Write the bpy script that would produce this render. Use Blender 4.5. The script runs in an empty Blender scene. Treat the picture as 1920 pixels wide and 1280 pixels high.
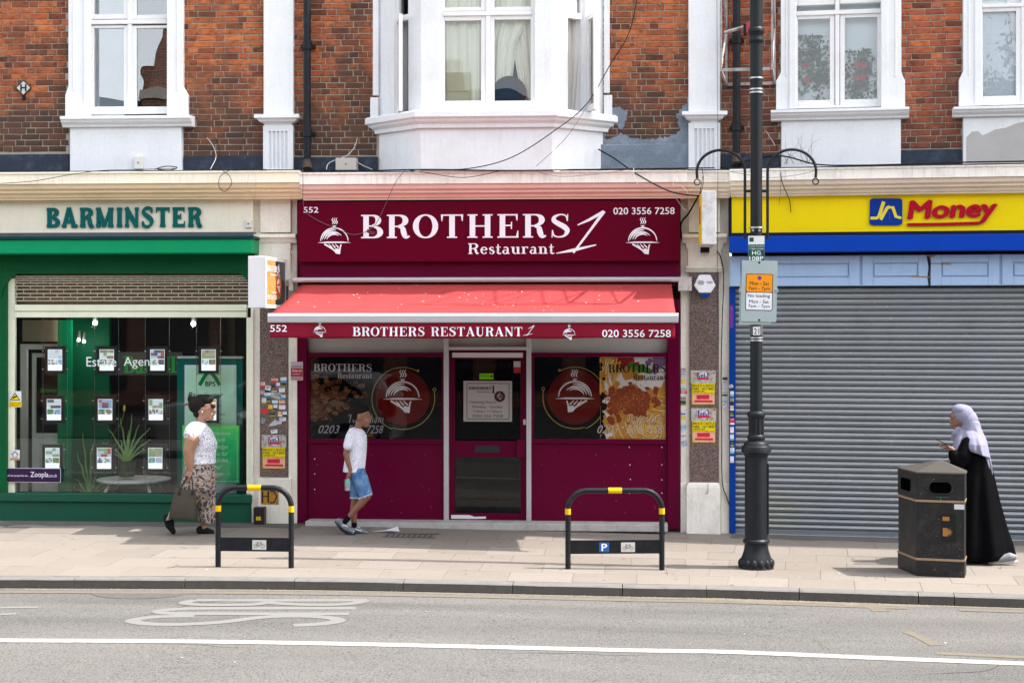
import bpy, bmesh, math, random
from math import sin, cos, tan, pi, radians, atan2, hypot
from mathutils import Vector, Matrix, noise
random.seed(7)
SC = bpy.context.scene
COL = SC.collection
# ---------------------------------------------------------------- camera
FPX, YAW, CH, CD, HZ = 3000.0, math.atan(221/3000), 2.45, 19.15, 600.0
cd = bpy.data.cameras.new('camera'); cam = bpy.data.objects.new('camera', cd); COL.objects.link(cam)
cam.location = (0, -CD, CH); cam.rotation_euler = (pi/2, 0, YAW)
cd.sensor_width = 36; cd.lens = 36*FPX/1920; cd.shift_y = (HZ-640)/1920
cd.clip_start = .1; cd.clip_end = 600
SC.camera = cam
# ---------------------------------------------------------------- light
SUN_EL, SUN_BACK = radians(57), radians(2.2)      # sun from the right, hardly behind the facade line
sdir = Vector((cos(SUN_EL)*cos(SUN_BACK), cos(SUN_EL)*sin(SUN_BACK), sin(SUN_EL)))
w = bpy.data.worlds.new('World'); SC.world = w; w.use_nodes = True
nt = w.node_tree; nt.nodes.clear()
sky = nt.nodes.new('ShaderNodeTexSky'); sky.sky_type = 'NISHITA'; sky.sun_disc = False
sky.sun_elevation = SUN_EL; sky.sun_rotation = atan2(sdir.x, sdir.y)
sky.air_density = 1.0; sky.dust_density = 2.5; sky.ozone_density = .6
bg = nt.nodes.new('ShaderNodeBackground'); bg.inputs[1].default_value = .15
wo = nt.nodes.new('ShaderNodeOutputWorld')
hs = nt.nodes.new('ShaderNodeHueSaturation'); hs.inputs['Saturation'].default_value = .32
nt.links.new(sky.outputs[0], hs.inputs['Color']); nt.links.new(hs.outputs[0], bg.inputs[0]); nt.links.new(bg.outputs[0], wo.inputs[0])
sl = bpy.data.lights.new('sun', 'SUN'); sl.energy = 2.05; sl.angle = radians(.6); sl.color = (1, .95, .88)
so = bpy.data.objects.new('sun', sl); COL.objects.link(so); so.rotation_euler = sdir.to_track_quat('Z', 'Y').to_euler()
SC.view_settings.view_transform = 'Standard'; SC.view_settings.look = 'None'
SC.view_settings.exposure = 2.06; SC.view_settings.gamma = 1
# ---------------------------------------------------------------- frames: main terrace and the terrace that bends at the right
BEND = radians(6.5)
class Frame:
    def __init__(s, ox, oy, a): s.o = Vector((ox, oy)); s.a = a; s.c, s.s = cos(a), sin(a)
    def w(s, x, y, z=0): return Vector((s.o.x+x*s.c-y*s.s, s.o.y+x*s.s+y*s.c, z))
    def l(s, X, Y): dx, dy = X-s.o.x, Y-s.o.y; return (dx*s.c+dy*s.s, -dx*s.s+dy*s.c)
    def p(s, px, py, y=0.0):               # pixel of the photograph on the plane local y -> local x, z
        u = (px-960)/FPX
        dx, dy = -sin(YAW)+u*cos(YAW), cos(YAW)+u*sin(YAW)
        lx, ly = s.l(0, -CD); ddx, ddy = dx*s.c+dy*s.s, -dx*s.s+dy*s.c
        t = (y-ly)/ddy
        return lx+ddx*t, CH-(py-HZ)/FPX*t
A = Frame(0, 0, 0)
HX = A.p(1325, 600)[0]
B = Frame(HX, 0, -BEND)
def ground(px, py, z=0.0):
    t = (CH-z)*FPX/(py-HZ); u = (px-960)/FPX
    return ((-sin(YAW)+u*cos(YAW))*t, -CD+(cos(YAW)+u*sin(YAW))*t)
def rect(F, x0, y0, x1, y1, y=0.0):        # pixel rectangle -> xa, xb, za, zb
    m = (x0+x1)/2
    return F.p(x0, y0, y)[0], F.p(x1, y0, y)[0], F.p(m, y1, y)[1], F.p(m, y0, y)[1]
# ---------------------------------------------------------------- materials
MATS = {}
def nodes(name):
    m = bpy.data.materials.new(name); m.use_nodes = True; n = m.node_tree
    return m, n, n.nodes['Principled BSDF']
def nn(n, t, **k):
    x = n.nodes.new('ShaderNode'+t)
    for a, b in k.items():
        if a in ('operation', 'blend_type', 'feature', 'wave_type', 'noise_dimensions', 'data_type', 'bands_direction', 'distance', 'invert'): setattr(x, a, b)
        else: x.inputs[a.replace('_', ' ')].default_value = b
    return x
def ramp(n, pts, fac):
    r = n.nodes.new('ShaderNodeValToRGB'); e = r.color_ramp.elements
    while len(e) > len(pts): e.remove(e[-1])
    while len(e) < len(pts): e.new(1)
    for i, (p, c) in enumerate(pts): e[i].position = p; e[i].color = (*c[:3], 1) if not isinstance(c, float) else (c, c, c, 1)
    n.links.new(fac, r.inputs[0]); return r.outputs[0]
def mix(n, a, b, fac, bt='MIX'):
    x = n.nodes.new('ShaderNodeMix'); x.data_type = 'RGBA'; x.blend_type = bt
    for s, v in ((x.inputs[0], fac), (x.inputs[6], a), (x.inputs[7], b)):
        if hasattr(v, 'is_linked'): n.links.new(v, s)
        else: s.default_value = v if isinstance(v, (int, float)) else (*v[:3], 1)
    return x.outputs[2]
def srgb(r, g, b): f = lambda c: ((c/255+.055)/1.055)**2.4 if c > 10 else c/255/12.92; return (f(r), f(g), f(b))
def coord(n): return n.nodes.new('ShaderNodeTexCoord').outputs['Object']
def noise_(n, co, sc, det=5, rough=.6, stretch=None):
    if stretch:
        mp = n.nodes.new('ShaderNodeMapping'); mp.inputs['Scale'].default_value = stretch; n.links.new(co, mp.inputs[0]); co = mp.outputs[0]
    t = nn(n, 'TexNoise', Scale=sc, Detail=det, Roughness=rough); n.links.new(co, t.inputs['Vector']); return t.outputs[0]
def bump(n, b, h, st=.3, d=.005):
    x = nn(n, 'Bump', Strength=st, Distance=d); n.links.new(h, x.inputs['Height']); n.links.new(x.outputs[0], b.inputs['Normal'])
def tone(c):
    m = max(c); f = .62+.33*max(0, min(1, (m-.25)/.5)); return tuple(x*f for x in c)
def paint(name, col, rough=.5, dirt=.25, dcol=None, metal=0, bmp=.15, sc=3.0, streak=0, spec=.15):
    if name in MATS: return MATS[name]
    m, n, b = nodes(name); co = coord(n); col = tone(col); dcol = tone(dcol) if dcol else None
    dcol = dcol or tuple(c*.45 for c in col)
    c = col
    if dirt:
        f = ramp(n, [(.48, 0.0), (.78, float(dirt))], noise_(n, co, sc, 8, .65))
        c = mix(n, col, dcol, f)
        f2 = ramp(n, [(.35, 0.0), (.7, float(dirt)*.5)], noise_(n, co, sc*14, 4))
        c = mix(n, c, dcol, f2)
    if streak:
        f3 = ramp(n, [(.52, 0.0), (.75, float(streak))], noise_(n, co, 6, 5, .6, (4, 4, .35)))
        c = mix(n, c, tuple(x*.4 for x in col), f3)
    if hasattr(c, 'is_linked'): n.links.new(c, b.inputs['Base Color'])
    else: b.inputs['Base Color'].default_value = (*c, 1)
    b.inputs['Roughness'].default_value = rough; b.inputs['Metallic'].default_value = metal
    b.inputs['Specular IOR Level'].default_value = spec
    if bmp: bump(n, b, noise_(n, co, sc*12, 5), bmp, .004)
    MATS[name] = m; return m
def flat(name, col, rough=.5, emit=0, metal=0):
    if name in MATS: return MATS[name]
    m, n, b = nodes(name); col = col if emit else tone(col); b.inputs['Base Color'].default_value = (*col, 1); b.inputs['Roughness'].default_value = rough; b.inputs['Metallic'].default_value = metal; b.inputs['Specular IOR Level'].default_value = 0 if rough >= .9 else (.12 if rough >= .45 else .4)
    if emit: b.inputs['Emission Color'].default_value = (*col, 1); b.inputs['Emission Strength'].default_value = emit
    MATS[name] = m; return m
def glass(name, tint=(.9, .95, .93), ior=1.5, rough=0.0, wav=.0):
    if name in MATS: return MATS[name]
    m = bpy.data.materials.new(name); m.use_nodes = True; n = m.node_tree; n.nodes.clear()
    o = n.nodes.new('ShaderNodeOutputMaterial'); t = n.nodes.new('ShaderNodeBsdfTransparent'); t.inputs[0].default_value = (*tint, 1)
    g = n.nodes.new('ShaderNodeBsdfGlossy'); g.inputs['Roughness'].default_value = rough; g.inputs[0].default_value = (1, 1, 1, 1)
    f = nn(n, 'Fresnel', IOR=ior); mx = n.nodes.new('ShaderNodeMixShader')
    if wav:
        bp = nn(n, 'Bump', Strength=wav, Distance=.02); n.links.new(noise_(n, coord(n), 2.2, 1), bp.inputs['Height'])
        n.links.new(bp.outputs[0], g.inputs['Normal']); n.links.new(bp.outputs[0], f.inputs['Normal'])
    n.links.new(f.outputs[0], mx.inputs[0]); n.links.new(t.outputs[0], mx.inputs[1]); n.links.new(g.outputs[0], mx.inputs[2]); n.links.new(mx.outputs[0], o.inputs[0])
    MATS[name] = m; return m
# ---------------------------------------------------------------- mesh builder
ORG = {}
class MB:
    def __init__(s): s.v = []; s.f = []; s.k = 0
    def add(s, vs, fs):
        b = len(s.v); s.v += [tuple(v) for v in vs]; s.f += [tuple(i+b for i in f) for f in fs]; return s
    def box(s, x0, x1, y0, y1, z0, z1):
        if x0 > x1: x0, x1 = x1, x0
        if y0 > y1: y0, y1 = y1, y0
        if z0 > z1: z0, z1 = z1, z0
        return s.add([(x0,y0,z0),(x1,y0,z0),(x1,y1,z0),(x0,y1,z0),(x0,y0,z1),(x1,y0,z1),(x1,y1,z1),(x0,y1,z1)],
                     [(0,3,2,1),(4,5,6,7),(0,1,5,4),(1,2,6,5),(2,3,7,6),(3,0,4,7)])
    def prism(s, poly, y0, y1):                 # poly in (x, z)
        n = len(poly); ar = sum(poly[i][0]*poly[(i+1) % n][1]-poly[(i+1) % n][0]*poly[i][1] for i in range(n))
        if ar < 0: poly = poly[::-1]
        return s.add([(x, y0, z) for x, z in poly]+[(x, y1, z) for x, z in poly],
                     [tuple(range(n)), tuple(range(2*n-1, n-1, -1))]+[(i, i+n, (i+1) % n+n, (i+1) % n) for i in range(n)])
    def slab(s, poly, z0, z1):                  # poly in (x, y)
        n = len(poly); ar = sum(poly[i][0]*poly[(i+1) % n][1]-poly[(i+1) % n][0]*poly[i][1] for i in range(n))
        if ar < 0: poly = poly[::-1]
        return s.add([(x, y, z1) for x, y in poly]+[(x, y, z0) for x, y in poly],
                     [tuple(range(n)), tuple(range(2*n-1, n-1, -1))]+[(i, i+n, (i+1) % n+n, (i+1) % n) for i in range(n)])
    def extr(s, prof, x0, x1):                  # profile in (y, z) swept along x
        n = len(prof)
        return s.add([(x0, y, z) for y, z in prof]+[(x1, y, z) for y, z in prof],
                     [tuple(range(n)), tuple(range(2*n-1, n-1, -1))]+[(i, i+n, (i+1) % n+n, (i+1) % n) for i in range(n)])
    def tube(s, pts, r, seg=8, cap=True):
        pts = [Vector(p) for p in pts]; n = len(pts); rr = r if isinstance(r, (list, tuple)) else [r]*n
        vs = []; fs = []; up = None
        for i, p in enumerate(pts):
            d = (pts[min(i+1, n-1)]-pts[max(i-1, 0)]).normalized()
            if up is None: up = Vector((0, 0, 1)) if abs(d.z) < .9 else Vector((0, 1, 0))
            a = d.cross(up)
            if a.length < 1e-4: a = d.cross(Vector((1, 0, 0)))
            a.normalize(); b = a.cross(d).normalized(); up = b
            for k in range(seg):
                t = 2*pi*k/seg; vs.append(p+(a*cos(t)+b*sin(t))*rr[i])
        for i in range(n-1):
            for k in range(seg): fs.append((i*seg+k, (i+1)*seg+k, (i+1)*seg+(k+1) % seg, i*seg+(k+1) % seg))
        if cap: fs += [tuple(range(seg)), tuple(range(n*seg-1, (n-1)*seg-1, -1))]
        return s.add(vs, fs)
    def lathe(s, prof, c=(0, 0), seg=24, flute=None):    # profile (r, z) about a vertical axis
        vs = []; n = len(prof)
        for r, z in prof:
            for k in range(seg): vs.append((c[0]+r*cos(2*pi*k/seg), c[1]+r*sin(2*pi*k/seg), z))
        fs = [(i*seg+k, i*seg+(k+1) % seg, (i+1)*seg+(k+1) % seg, (i+1)*seg+k) for i in range(n-1) for k in range(seg)]
        return s.add(vs, fs+[tuple(range(seg-1, -1, -1)), tuple(range((n-1)*seg, n*seg))])
    def ell(s, c, r, seg=12, rings=8, rot=None):
        vs = [Vector((0, 0, -1))]; R = rot or Matrix.Identity(3)
        for i in range(1, rings):
            t = -pi/2+pi*i/rings
            vs += [Vector((cos(t)*cos(2*pi*k/seg), cos(t)*sin(2*pi*k/seg), sin(t))) for k in range(seg)]
        vs.append(Vector((0, 0, 1))); L = len(vs)-1
        fs = [(0, 1+(k+1) % seg, 1+k) for k in range(seg)]
        for i in range(rings-2):
            a = 1+i*seg; fs += [(a+k, a+(k+1) % seg, a+seg+(k+1) % seg, a+seg+k) for k in range(seg)]
        a = 1+(rings-2)*seg; fs += [(a+k, a+(k+1) % seg, L) for k in range(seg)]
        r = r if isinstance(r, (tuple, list)) else (r, r, r)
        return s.add([Vector(c)+R@Vector((v.x*r[0], v.y*r[1], v.z*r[2])) for v in vs], fs)
    def loft(s, secs, seg=28, cap=True):         # secs: list of list of points of equal length
        n = len(secs[0]); vs = [p for q in secs for p in q]
        fs = [(i*n+k, i*n+(k+1) % n, (i+1)*n+(k+1) % n, (i+1)*n+k) for i in range(len(secs)-1) for k in range(n)]
        if cap: fs += [tuple(range(n-1, -1, -1)), tuple(range((len(secs)-1)*n, len(secs)*n))]
        return s.add(vs, fs)
    def ribbon(s, pts, wd, y, d=.0, map=None):   # flat stroke in (x, z) at plane y, thickness d towards the wall
        pts = [Vector(p) for p in pts]; n = len(pts); ww = wd if isinstance(wd, (list, tuple)) else [wd]*n
        y = y-s.k*.00025; s.k += 1
        L = []; R = []
        for i, p in enumerate(pts):
            t = (pts[min(i+1, n-1)]-pts[max(i-1, 0)]); t = t.normalized() if t.length else Vector((1, 0)); q = Vector((-t.y, t.x))*ww[i]/2
            L.append(p+q); R.append(p-q)
        f = map or (lambda x, z: (x, z))
        vs = []
        for a, b in zip(L, R): vs += [f(*a), f(*b)]
        if d:
            m = len(vs); b = [(x, y, z) for x, z in vs]+[(x, y+d, z) for x, z in vs]; fs = []
            for i in range(n-1):
                fs += [(2*i, 2*i+1, 2*i+3, 2*i+2), (2*i, 2*i+2, 2*i+2+m, 2*i+m), (2*i+1, 2*i+1+m, 2*i+3+m, 2*i+3)]
            fs += [(0, m, m+1, 1), (2*n-2, 2*n-1, 2*n-1+m, 2*n-2+m)]
            return s.add(b, fs)
        return s.add([(x, y, z) for x, z in vs], [(2*i, 2*i+1, 2*i+3, 2*i+2) for i in range(n-1)])
    def xf(s, fn): s.v = [tuple(fn(*v)) for v in s.v]; return s
    def build(s, name, mat, parent=None, bev=0, smooth=False, kind=None, label=None, org=None, seg=2):
        me = bpy.data.meshes.new(name)
        o = org or (ORG.get(parent.name, (0, 0, 0)) if parent else (0, 0, 0))
        me.from_pydata([(v[0]-o[0], v[1]-o[1], v[2]-o[2]) for v in s.v], [], s.f)
        for m in (mat if isinstance(mat, (list, tuple)) else [mat]): me.materials.append(m)
        if smooth:
            me.polygons.foreach_set('use_smooth', [True]*len(me.polygons))
            if smooth != 2: me.set_sharp_from_angle(angle=radians(40))
        ob = bpy.data.objects.new(name, me); COL.objects.link(ob)
        if parent: ob.parent = parent
        ORG[ob.name] = o
        if bev:
            b = ob.modifiers.new('bevel', 'BEVEL'); b.width = bev; b.segments = seg; b.limit_method = 'ANGLE'; b.angle_limit = radians(35)
        if kind: ob['kind'] = kind
        if label: ob['label'] = label
        return ob
def thing(name, label, cat, F, x, y, z=0, group=None):
    o = bpy.data.objects.new(name, None); COL.objects.link(o); o.empty_display_size = .1
    o.location = F.w(x, y, z); o.rotation_euler = (0, 0, F.a); o['label'] = label; o['category'] = cat
    if group: o['group'] = group
    ORG[o.name] = (x, y, z); return o
def struct(ob): ob['kind'] = 'structure'; return ob
# ---------------------------------------------------------------- lettering
def arc(cx, cy, rx, ry, a0, a1, n=14):
    return [(cx+rx*cos(radians(a0+(a1-a0)*i/n)), cy+ry*sin(radians(a0+(a1-a0)*i/n))) for i in range(n+1)]
def crom(P, n=6):
    out = []; Q = [P[0]]+list(P)+[P[-1]]
    for i in range(1, len(Q)-2):
        for k in range(n):
            t = k/n; out.append(tuple(.5*((2*b)+(-a+c)*t+(2*a-5*b+4*c-d)*t*t+(-a+3*b-3*c+d)*t**3) for a, b, c, d in zip(Q[i-1], Q[i], Q[i+1], Q[i+2])))
    return out+[tuple(P[-1])]
def serif_glyph(c, T=.2, t=.06, sf=.08):
    S = []; h = t*.95
    def stem(x, w=T, z0=0, z1=1, top=True, bot=True, lt=1, rt=1):
        S.append(([(x, z0), (x, z1)], w))
        if bot: S.append(([(x-w/2-sf, z0+h/2), (x+w/2+sf, z0+h/2)], h))
        if top: S.append(([(x-w/2-sf*lt, z1-h/2), (x+w/2+sf*rt, z1-h/2)], h))
    def bow(cx, cy, rx, ry, a0, a1, n=16):
        p = arc(cx, cy, rx-T*.35, ry-t/2, a0, a1, n)
        S.append((p, [t+(T*1.05-t)*abs(cos(radians(a0+(a1-a0)*i/n)))**1.6 for i in range(n+1)]))
    W = .8
    if c == 'B': stem(.2); S.append(([(.2, 1-t/2), (.42, 1-t/2)], t)); S.append(([(.2, .52), (.44, .52)], t)); S.append(([(.2, t/2), (.44, t/2)], t)); bow(.42, .76, .29, .24, 90, -90); bow(.44, .26, .34, .26, 90, -90); W = .84
    elif c == 'R': stem(.2); S.append(([(.2, 1-t/2), (.44, 1-t/2)], t)); S.append(([(.2, .5), (.46, .5)], t)); bow(.44, .75, .32, .25, 90, -90); p = crom([(.42, .5), (.58, .43), (.63, .22), (.7, .05), (.84, .08)]); S.append((p, [t+(T-t)*sin(pi*min(1, i/(len(p)-1)*1.05))**.8 for i in range(len(p))])); W = .9
    elif c == 'O': bow(.42, .5, .42, .51, 0, 360, 36); W = .88
    elif c == 'T': stem(.4, top=False); S.append(([(.02, 1-t/2), (.78, 1-t/2)], t)); S.append(([(.045, 1), (.035, .72)], [.09, .03])); S.append(([(.755, 1), (.765, .72)], [.09, .03])); W = .84
    elif c == 'H': stem(.2); stem(.74); S.append(([(.2, .5), (.74, .5)], t)); W = .98
    elif c == 'E': stem(.2); S.append(([(.2, 1-t/2), (.72, 1-t/2)], t)); S.append(([(.2, t/2), (.74, t/2)], t)); S.append(([(.2, .52), (.52, .52)], t)); S.append(([(.7, 1), (.72, .73)], [.09, .03])); S.append(([(.72, 0), (.75, .3)], [.1, .03])); S.append(([(.52, .67), (.52, .37)], .045)); W = .82
    elif c == 'S':
        P = [(.6, .75), (.55, .92), (.36, .975), (.16, .88), (.13, .72), (.3, .58), (.48, .46), (.6, .3), (.52, .1), (.33, .025), (.14, .08), (.08, .27)]
        w_ = [t*.8, t, t, T*.6, T*.85, T*1.0, T*1.05, T*.9, T*.5, t, t, t*.8]; p = crom([(a[0], a[1], b) for a, b in zip(P, w_)])
        S.append(([q[:2] for q in p], [q[2] for q in p])); S.append(([(.62, 1), (.6, .7)], [.03, .045])); S.append(([(.06, 0), (.08, .32)], [.03, .045])); W = .74
    elif c == 'A': S.append(([(.12, 0), (.42, 1)], t*1.3)); S.append(([(.74, 0), (.4, 1)], T)); S.append(([(.22, .3), (.62, .3)], t)); S.append(([(0, h/2), (.26, h/2)], h)); S.append(([(.56, h/2), (.92, h/2)], h)); W = .94
    elif c == 'U': stem(.18, bot=False, z0=.3); stem(.68, w=t, bot=False, z0=.3); p = arc(.43, .3, .25, .27, 180, 360); S.append((p, [T-(T-t)*i/14 for i in range(15)])); W = .88
    elif c == 'N': stem(.14, w=t); stem(.72, w=t, bot=False); S.append(([(.1, .98), (.72, .02)], T)); W = .9
    elif c == 'M': stem(.12, w=t*1.2); stem(.86); S.append(([(.13, .98), (.48, .04)], T)); S.append(([(.48, .04), (.84, .96)], t)); W = 1.08
    elif c == 'I': stem(.2); W = .4
    elif c == 'r': stem(.16, z1=.66, rt=0); p = arc(.36, .45, .17, .19, 160, 50, 8); S.append((p, [t*.8+i*.006 for i in range(9)])); S.append((arc(.46, .55, .03, .03, 0, 360, 8), .05)); W = .55
    elif c == 'n' or c == 'h' or c == 'm':
        stem(.16, z1=1.02 if c == 'h' else .66, rt=0)
        for q in range(2 if c == 'm' else 1):
            x = .16+q*.36; S.append((arc(x+.18, .44, .18, .2, 180, 0, 10), [t*.7+(T*.95-t)*max(0, (i-4)/6) for i in range(11)])); stem(x+.36, z1=.46, top=False, w=T*.95)
        W = .7 if c != 'm' else 1.06
    elif c == 'u': stem(.16, z1=.66, bot=False, rt=0, z0=.2); S.append((arc(.34, .2, .18, .18, 180, 360, 10), [T*.95-(T-t)*min(1, i/6) for i in range(11)])); stem(.52, z1=.66, rt=0); W = .72
    elif c == 't': S.append(([(.18, .9), (.18, .2)], [T*.5, T])); S.append(([(.02, .63), (.38, .63)], t)); S.append((arc(.3, .17, .13, .15, 180, 330, 8), [T-(T-t)*i/8 for i in range(9)])); W = .44
    elif c == 'o': p = arc(.27, .33, .2, .31, 0, 360, 24); S.append((p, [t+(T*.9-t)*abs(cos(2*pi*i/24))**1.6 for i in range(25)])); W = .56
    elif c == 'e': p = arc(.27, .33, .2, .31, 10, 325, 22); S.append((p, [t+(T*.9-t)*abs(cos(radians(10+315*i/22)))**1.6 for i in range(23)])); S.append(([(.1, .37), (.46, .37)], t)); W = .55
    elif c == 'a': stem(.4, z1=.45, top=False, w=T*.9); S.append((arc(.26, .46, .15, .17, 0, 160, 10), [T*.8-(T*.8-t)*i/10 for i in range(11)])); S.append((arc(.22, .19, .15, .17, 70, 330, 16), [t+(T*.8-t)*abs(cos(radians(70+260*i/16)))**1.5 for i in range(17)])); W = .6
    elif c == 's':
        P = [(.36, .5), (.3, .63), (.14, .6), (.1, .46), (.24, .34), (.38, .22), (.34, .05), (.16, .03), (.07, .18)]; w_ = [t*.6, t, t*1.3, T*.8, T*.9, T*.8, T*.5, t, t*.6]
        p = crom([(a[0], a[1], b) for a, b in zip(P, w_)]); S.append(([q[:2] for q in p], [q[2] for q in p])); W = .46
    elif c == ' ': W = .45
    return S, W
def serif(mb, txt, x0, x1, z0, z1, y, d=0, T=.2, t=.06, sf=.08, gap=.06, shear=0, slope=0, **k):
    gl = [serif_glyph(c, T, t, sf) for c in txt]; tot = sum(g[1] for g in gl)+gap*(len(gl)-1)
    sx = (x1-x0)/tot; sz = z1-z0; cur = 0
    for S, W in gl:
        for p, w_ in S:
            f = lambda a, b, cur=cur: (x0+(cur+a+shear*b)*sx, z0+b*sz+slope*(cur+a)*sx)
            mb.ribbon(p, w_, y, d, map=f)
        cur += W+gap
        mb.k = mb.k % 40
    return mb
TXT = {}
def text(mb, body, x0, x1, z0, z1, y, bold=0, shear=0, d=0, mirror=False, slope=0, sp=1.0):
    if bold:
        b_ = bold*(z1-z0)*.55; q = ((-b_, 0), (b_, 0), (0, 0), (0, b_*.6), (0, -b_*.6)) if bold > .018 else ((-b_, 0), (b_, 0))
        for i, (dx, dz) in enumerate(q): text(mb, body, x0+b_+dx, x1-b_+dx, z0+b_+dz, z1-b_+dz, y-i*.00015, 0, shear, d, mirror, slope, sp)
        return mb
    key = (body, bold, shear, sp)
    if key not in TXT:
        cu = bpy.data.curves.new('t', 'FONT'); cu.body = body; cu.size = 1; cu.offset = bold; cu.shear = shear; cu.resolution_u = 3; cu.space_character = sp
        ob = bpy.data.objects.new('t', cu); me = bpy.data.meshes.new_from_object(ob)
        TXT[key] = ([v.co.copy() for v in me.vertices], [tuple(p.vertices) for p in me.polygons])
        bpy.data.objects.remove(ob); bpy.data.curves.remove(cu); bpy.data.meshes.remove(me)
    V, Fc = TXT[key]
    a, b = min(v.x for v in V), max(v.x for v in V); e, f = min(v.y for v in V), max(v.y for v in V)
    fx = (x1-x0)/(b-a); fz = (z1-z0)/(f-e)
    P = [((x0+(v.x-a)*fx) if not mirror else x1-(v.x-a)*fx, z0+(v.y-e)*fz) for v in V]
    P = [(x, z+slope*(x-x0)) for x, z in P]
    if not d: return mb.add([(x, y, z) for x, z in P], Fc)
    n = len(P); ed = {}
    for q in Fc:
        for i in range(len(q)): ed[(q[i], q[(i+1) % len(q)])] = 1
    side = [(i, j, j+n, i+n) for (i, j) in ed if (j, i) not in ed]
    return mb.add([(x, y, z) for x, z in P]+[(x, y+d, z) for x, z in P], list(Fc)+side)
def ptext(F, mb, body, px0, py0, px1, py1, y, **k):
    xa, xb, za, zb = rect(F, px0, py0, px1, py1, y); return text(mb, body, xa, xb, za, zb, y, **k)
def pserif(F, mb, body, px0, py0, px1, py1, y, **k):
    xa, xb, za, zb = rect(F, px0, py0, px1, py1, y); return serif(mb, body, xa, xb, za, zb, y, **k)
def pbox(F, mb, px0, py0, px1, py1, y, d):      # box whose front face, at depth y, covers the pixel rectangle
    xa, xb, za, zb = rect(F, px0, py0, px1, py1, y); return mb.box(xa, xb, y, y+d, za, zb)
def disc(mb, cx, cz, r, y, n=40, rz=None):
    rz = rz or r
    return mb.add([(cx+r*cos(2*pi*i/n), y, cz+rz*sin(2*pi*i/n)) for i in range(n)], [tuple(range(n))])
def cloche(mb, cx, cz, s, y, flip=1):           # domed serving dish on a hand, s = half plate width
    R = lambda p, w_: mb.ribbon([(cx+flip*a*s, cz+b*s) for a, b in p], [q*s for q in w_] if isinstance(w_, list) else w_*s, y)
    R([(-1, .0), (-.5, .02), (.5, .02), (1, .0)], [.01, .09, .09, .01])
    R(arc(0, .08, .84, .8, 178, 2, 24), [.05+.04*sin(i/24*pi) for i in range(25)])
    for q, (a0, a1) in enumerate(((172, 80), (168, 60), (165, 50))):
        r = .72-q*.13; R(arc(-.02, .08, r, r*.95, a0, a1, 14), [.02+.09*sin(pi*i/14) for i in range(15)])
    R(arc(.05, .1, .5, .5, 110, 40, 10), [.02+.05*sin(pi*i/10) for i in range(11)])
    R([(0, .85), (0, .95)], .09); R([(-.1, .99), (.1, .99)], .07)
    for q in (-.1, .02, .14): R(crom([(q-.03, 1.1), (q+.04, 1.24), (q-.04, 1.38), (q+.03, 1.5)], 4), [.02, .03, .05, .06, .07, .06, .05, .05, .05, .04, .04, .03, .02])
    R(crom([(-.62, -.08), (-.4, -.2), (-.05, -.42), (.12, -.6)], 4), [.04]+[.1]*11+[.1])
    R(crom([(.42, -.1), (.36, -.28), (.34, -.45), (.32, -.62)], 4), [.05]+[.08]*11+[.1])
    R([(.05, -.45), (.36, -.5)], .22); R([(.1, -.6), (.36, -.64)], .12)
    for q in (-.3, -.1, .1): R([(q-.05, -.08), (q+.16, -.3)], [.03, .09])
    mb.k = mb.k % 40
# ================================================================ ground, kerb, road
def smooth(t): t = max(0, min(1, t)); return t*t*(3-2*t)
def zg(x): return -.075*smooth((x+4)/6)
def gp(px, py, dz=0.0):
    z = dz
    for _ in range(4): x, y = ground(px, py, z); z = zg(x)+dz
    return x, y, z
def bendp(s, t):      # s metres along the terrace, t metres out from it (towards the road)
    w_ = .5; k = max(0, min(1, (s-HX+w_)/(2*w_))); a = -BEND*k
    if s < HX-w_: x, y = s, 0
    elif s > HX+w_: x, y = HX+(s-HX)*cos(BEND), -(s-HX)*sin(BEND)
    else: x, y = s, -BEND*(s-HX+w_)**2/(4*w_)
    return x+sin(a)*t, y-cos(a)*t
def kerbd(s): return 4.36-.052*(s+6) if s < -1 else (4.10-.05*(s+1) if s < 2 else 3.95)
def gv(s, t, dz=0): x, y = bendp(s, t); return (x, y, zg(x)+dz)
def asphalt():
    m, n, b = nodes('asphalt'); co = coord(n)
    v = nn(n, 'TexVoronoi', Scale=62.0); n.links.new(co, v.inputs['Vector'])
    f = ramp(n, [(.0, (.175, .168, .160)), (.5, (.112, .108, .103)), (1, (.045, .045, .044))], v.outputs['Distance'])
    big = ramp(n, [(.3, (.78, .78, .78)), (.7, (1.08, 1.07, 1.05))], noise_(n, co, .8, 6, .6, (.35, 1.6, 1)))
    c2_ = ramp(n, [(.42, (.84, .84, .84)), (.5, (1, 1, 1)), (.6, (1.06, 1.05, 1.04))], noise_(n, co, .35, 3, .5, (.25, 2.2, 1)))
    big = mix(n, big, c2_, 1.0, 'MULTIPLY')
    c = mix(n, f, big, 1.0, 'MULTIPLY')
    c = mix(n, c, (.1, .1, .1), ramp(n, [(.62, 0.0), (.75, .35)], noise_(n, co, 3, 7, .7, (.6, 2, 1))))
    n.links.new(c, b.inputs['Base Color']); b.inputs['Roughness'].default_value = .8; b.inputs['Specular IOR Level'].default_value = .3
    bump(n, b, v.outputs['Distance'], .6, .006); return m
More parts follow.
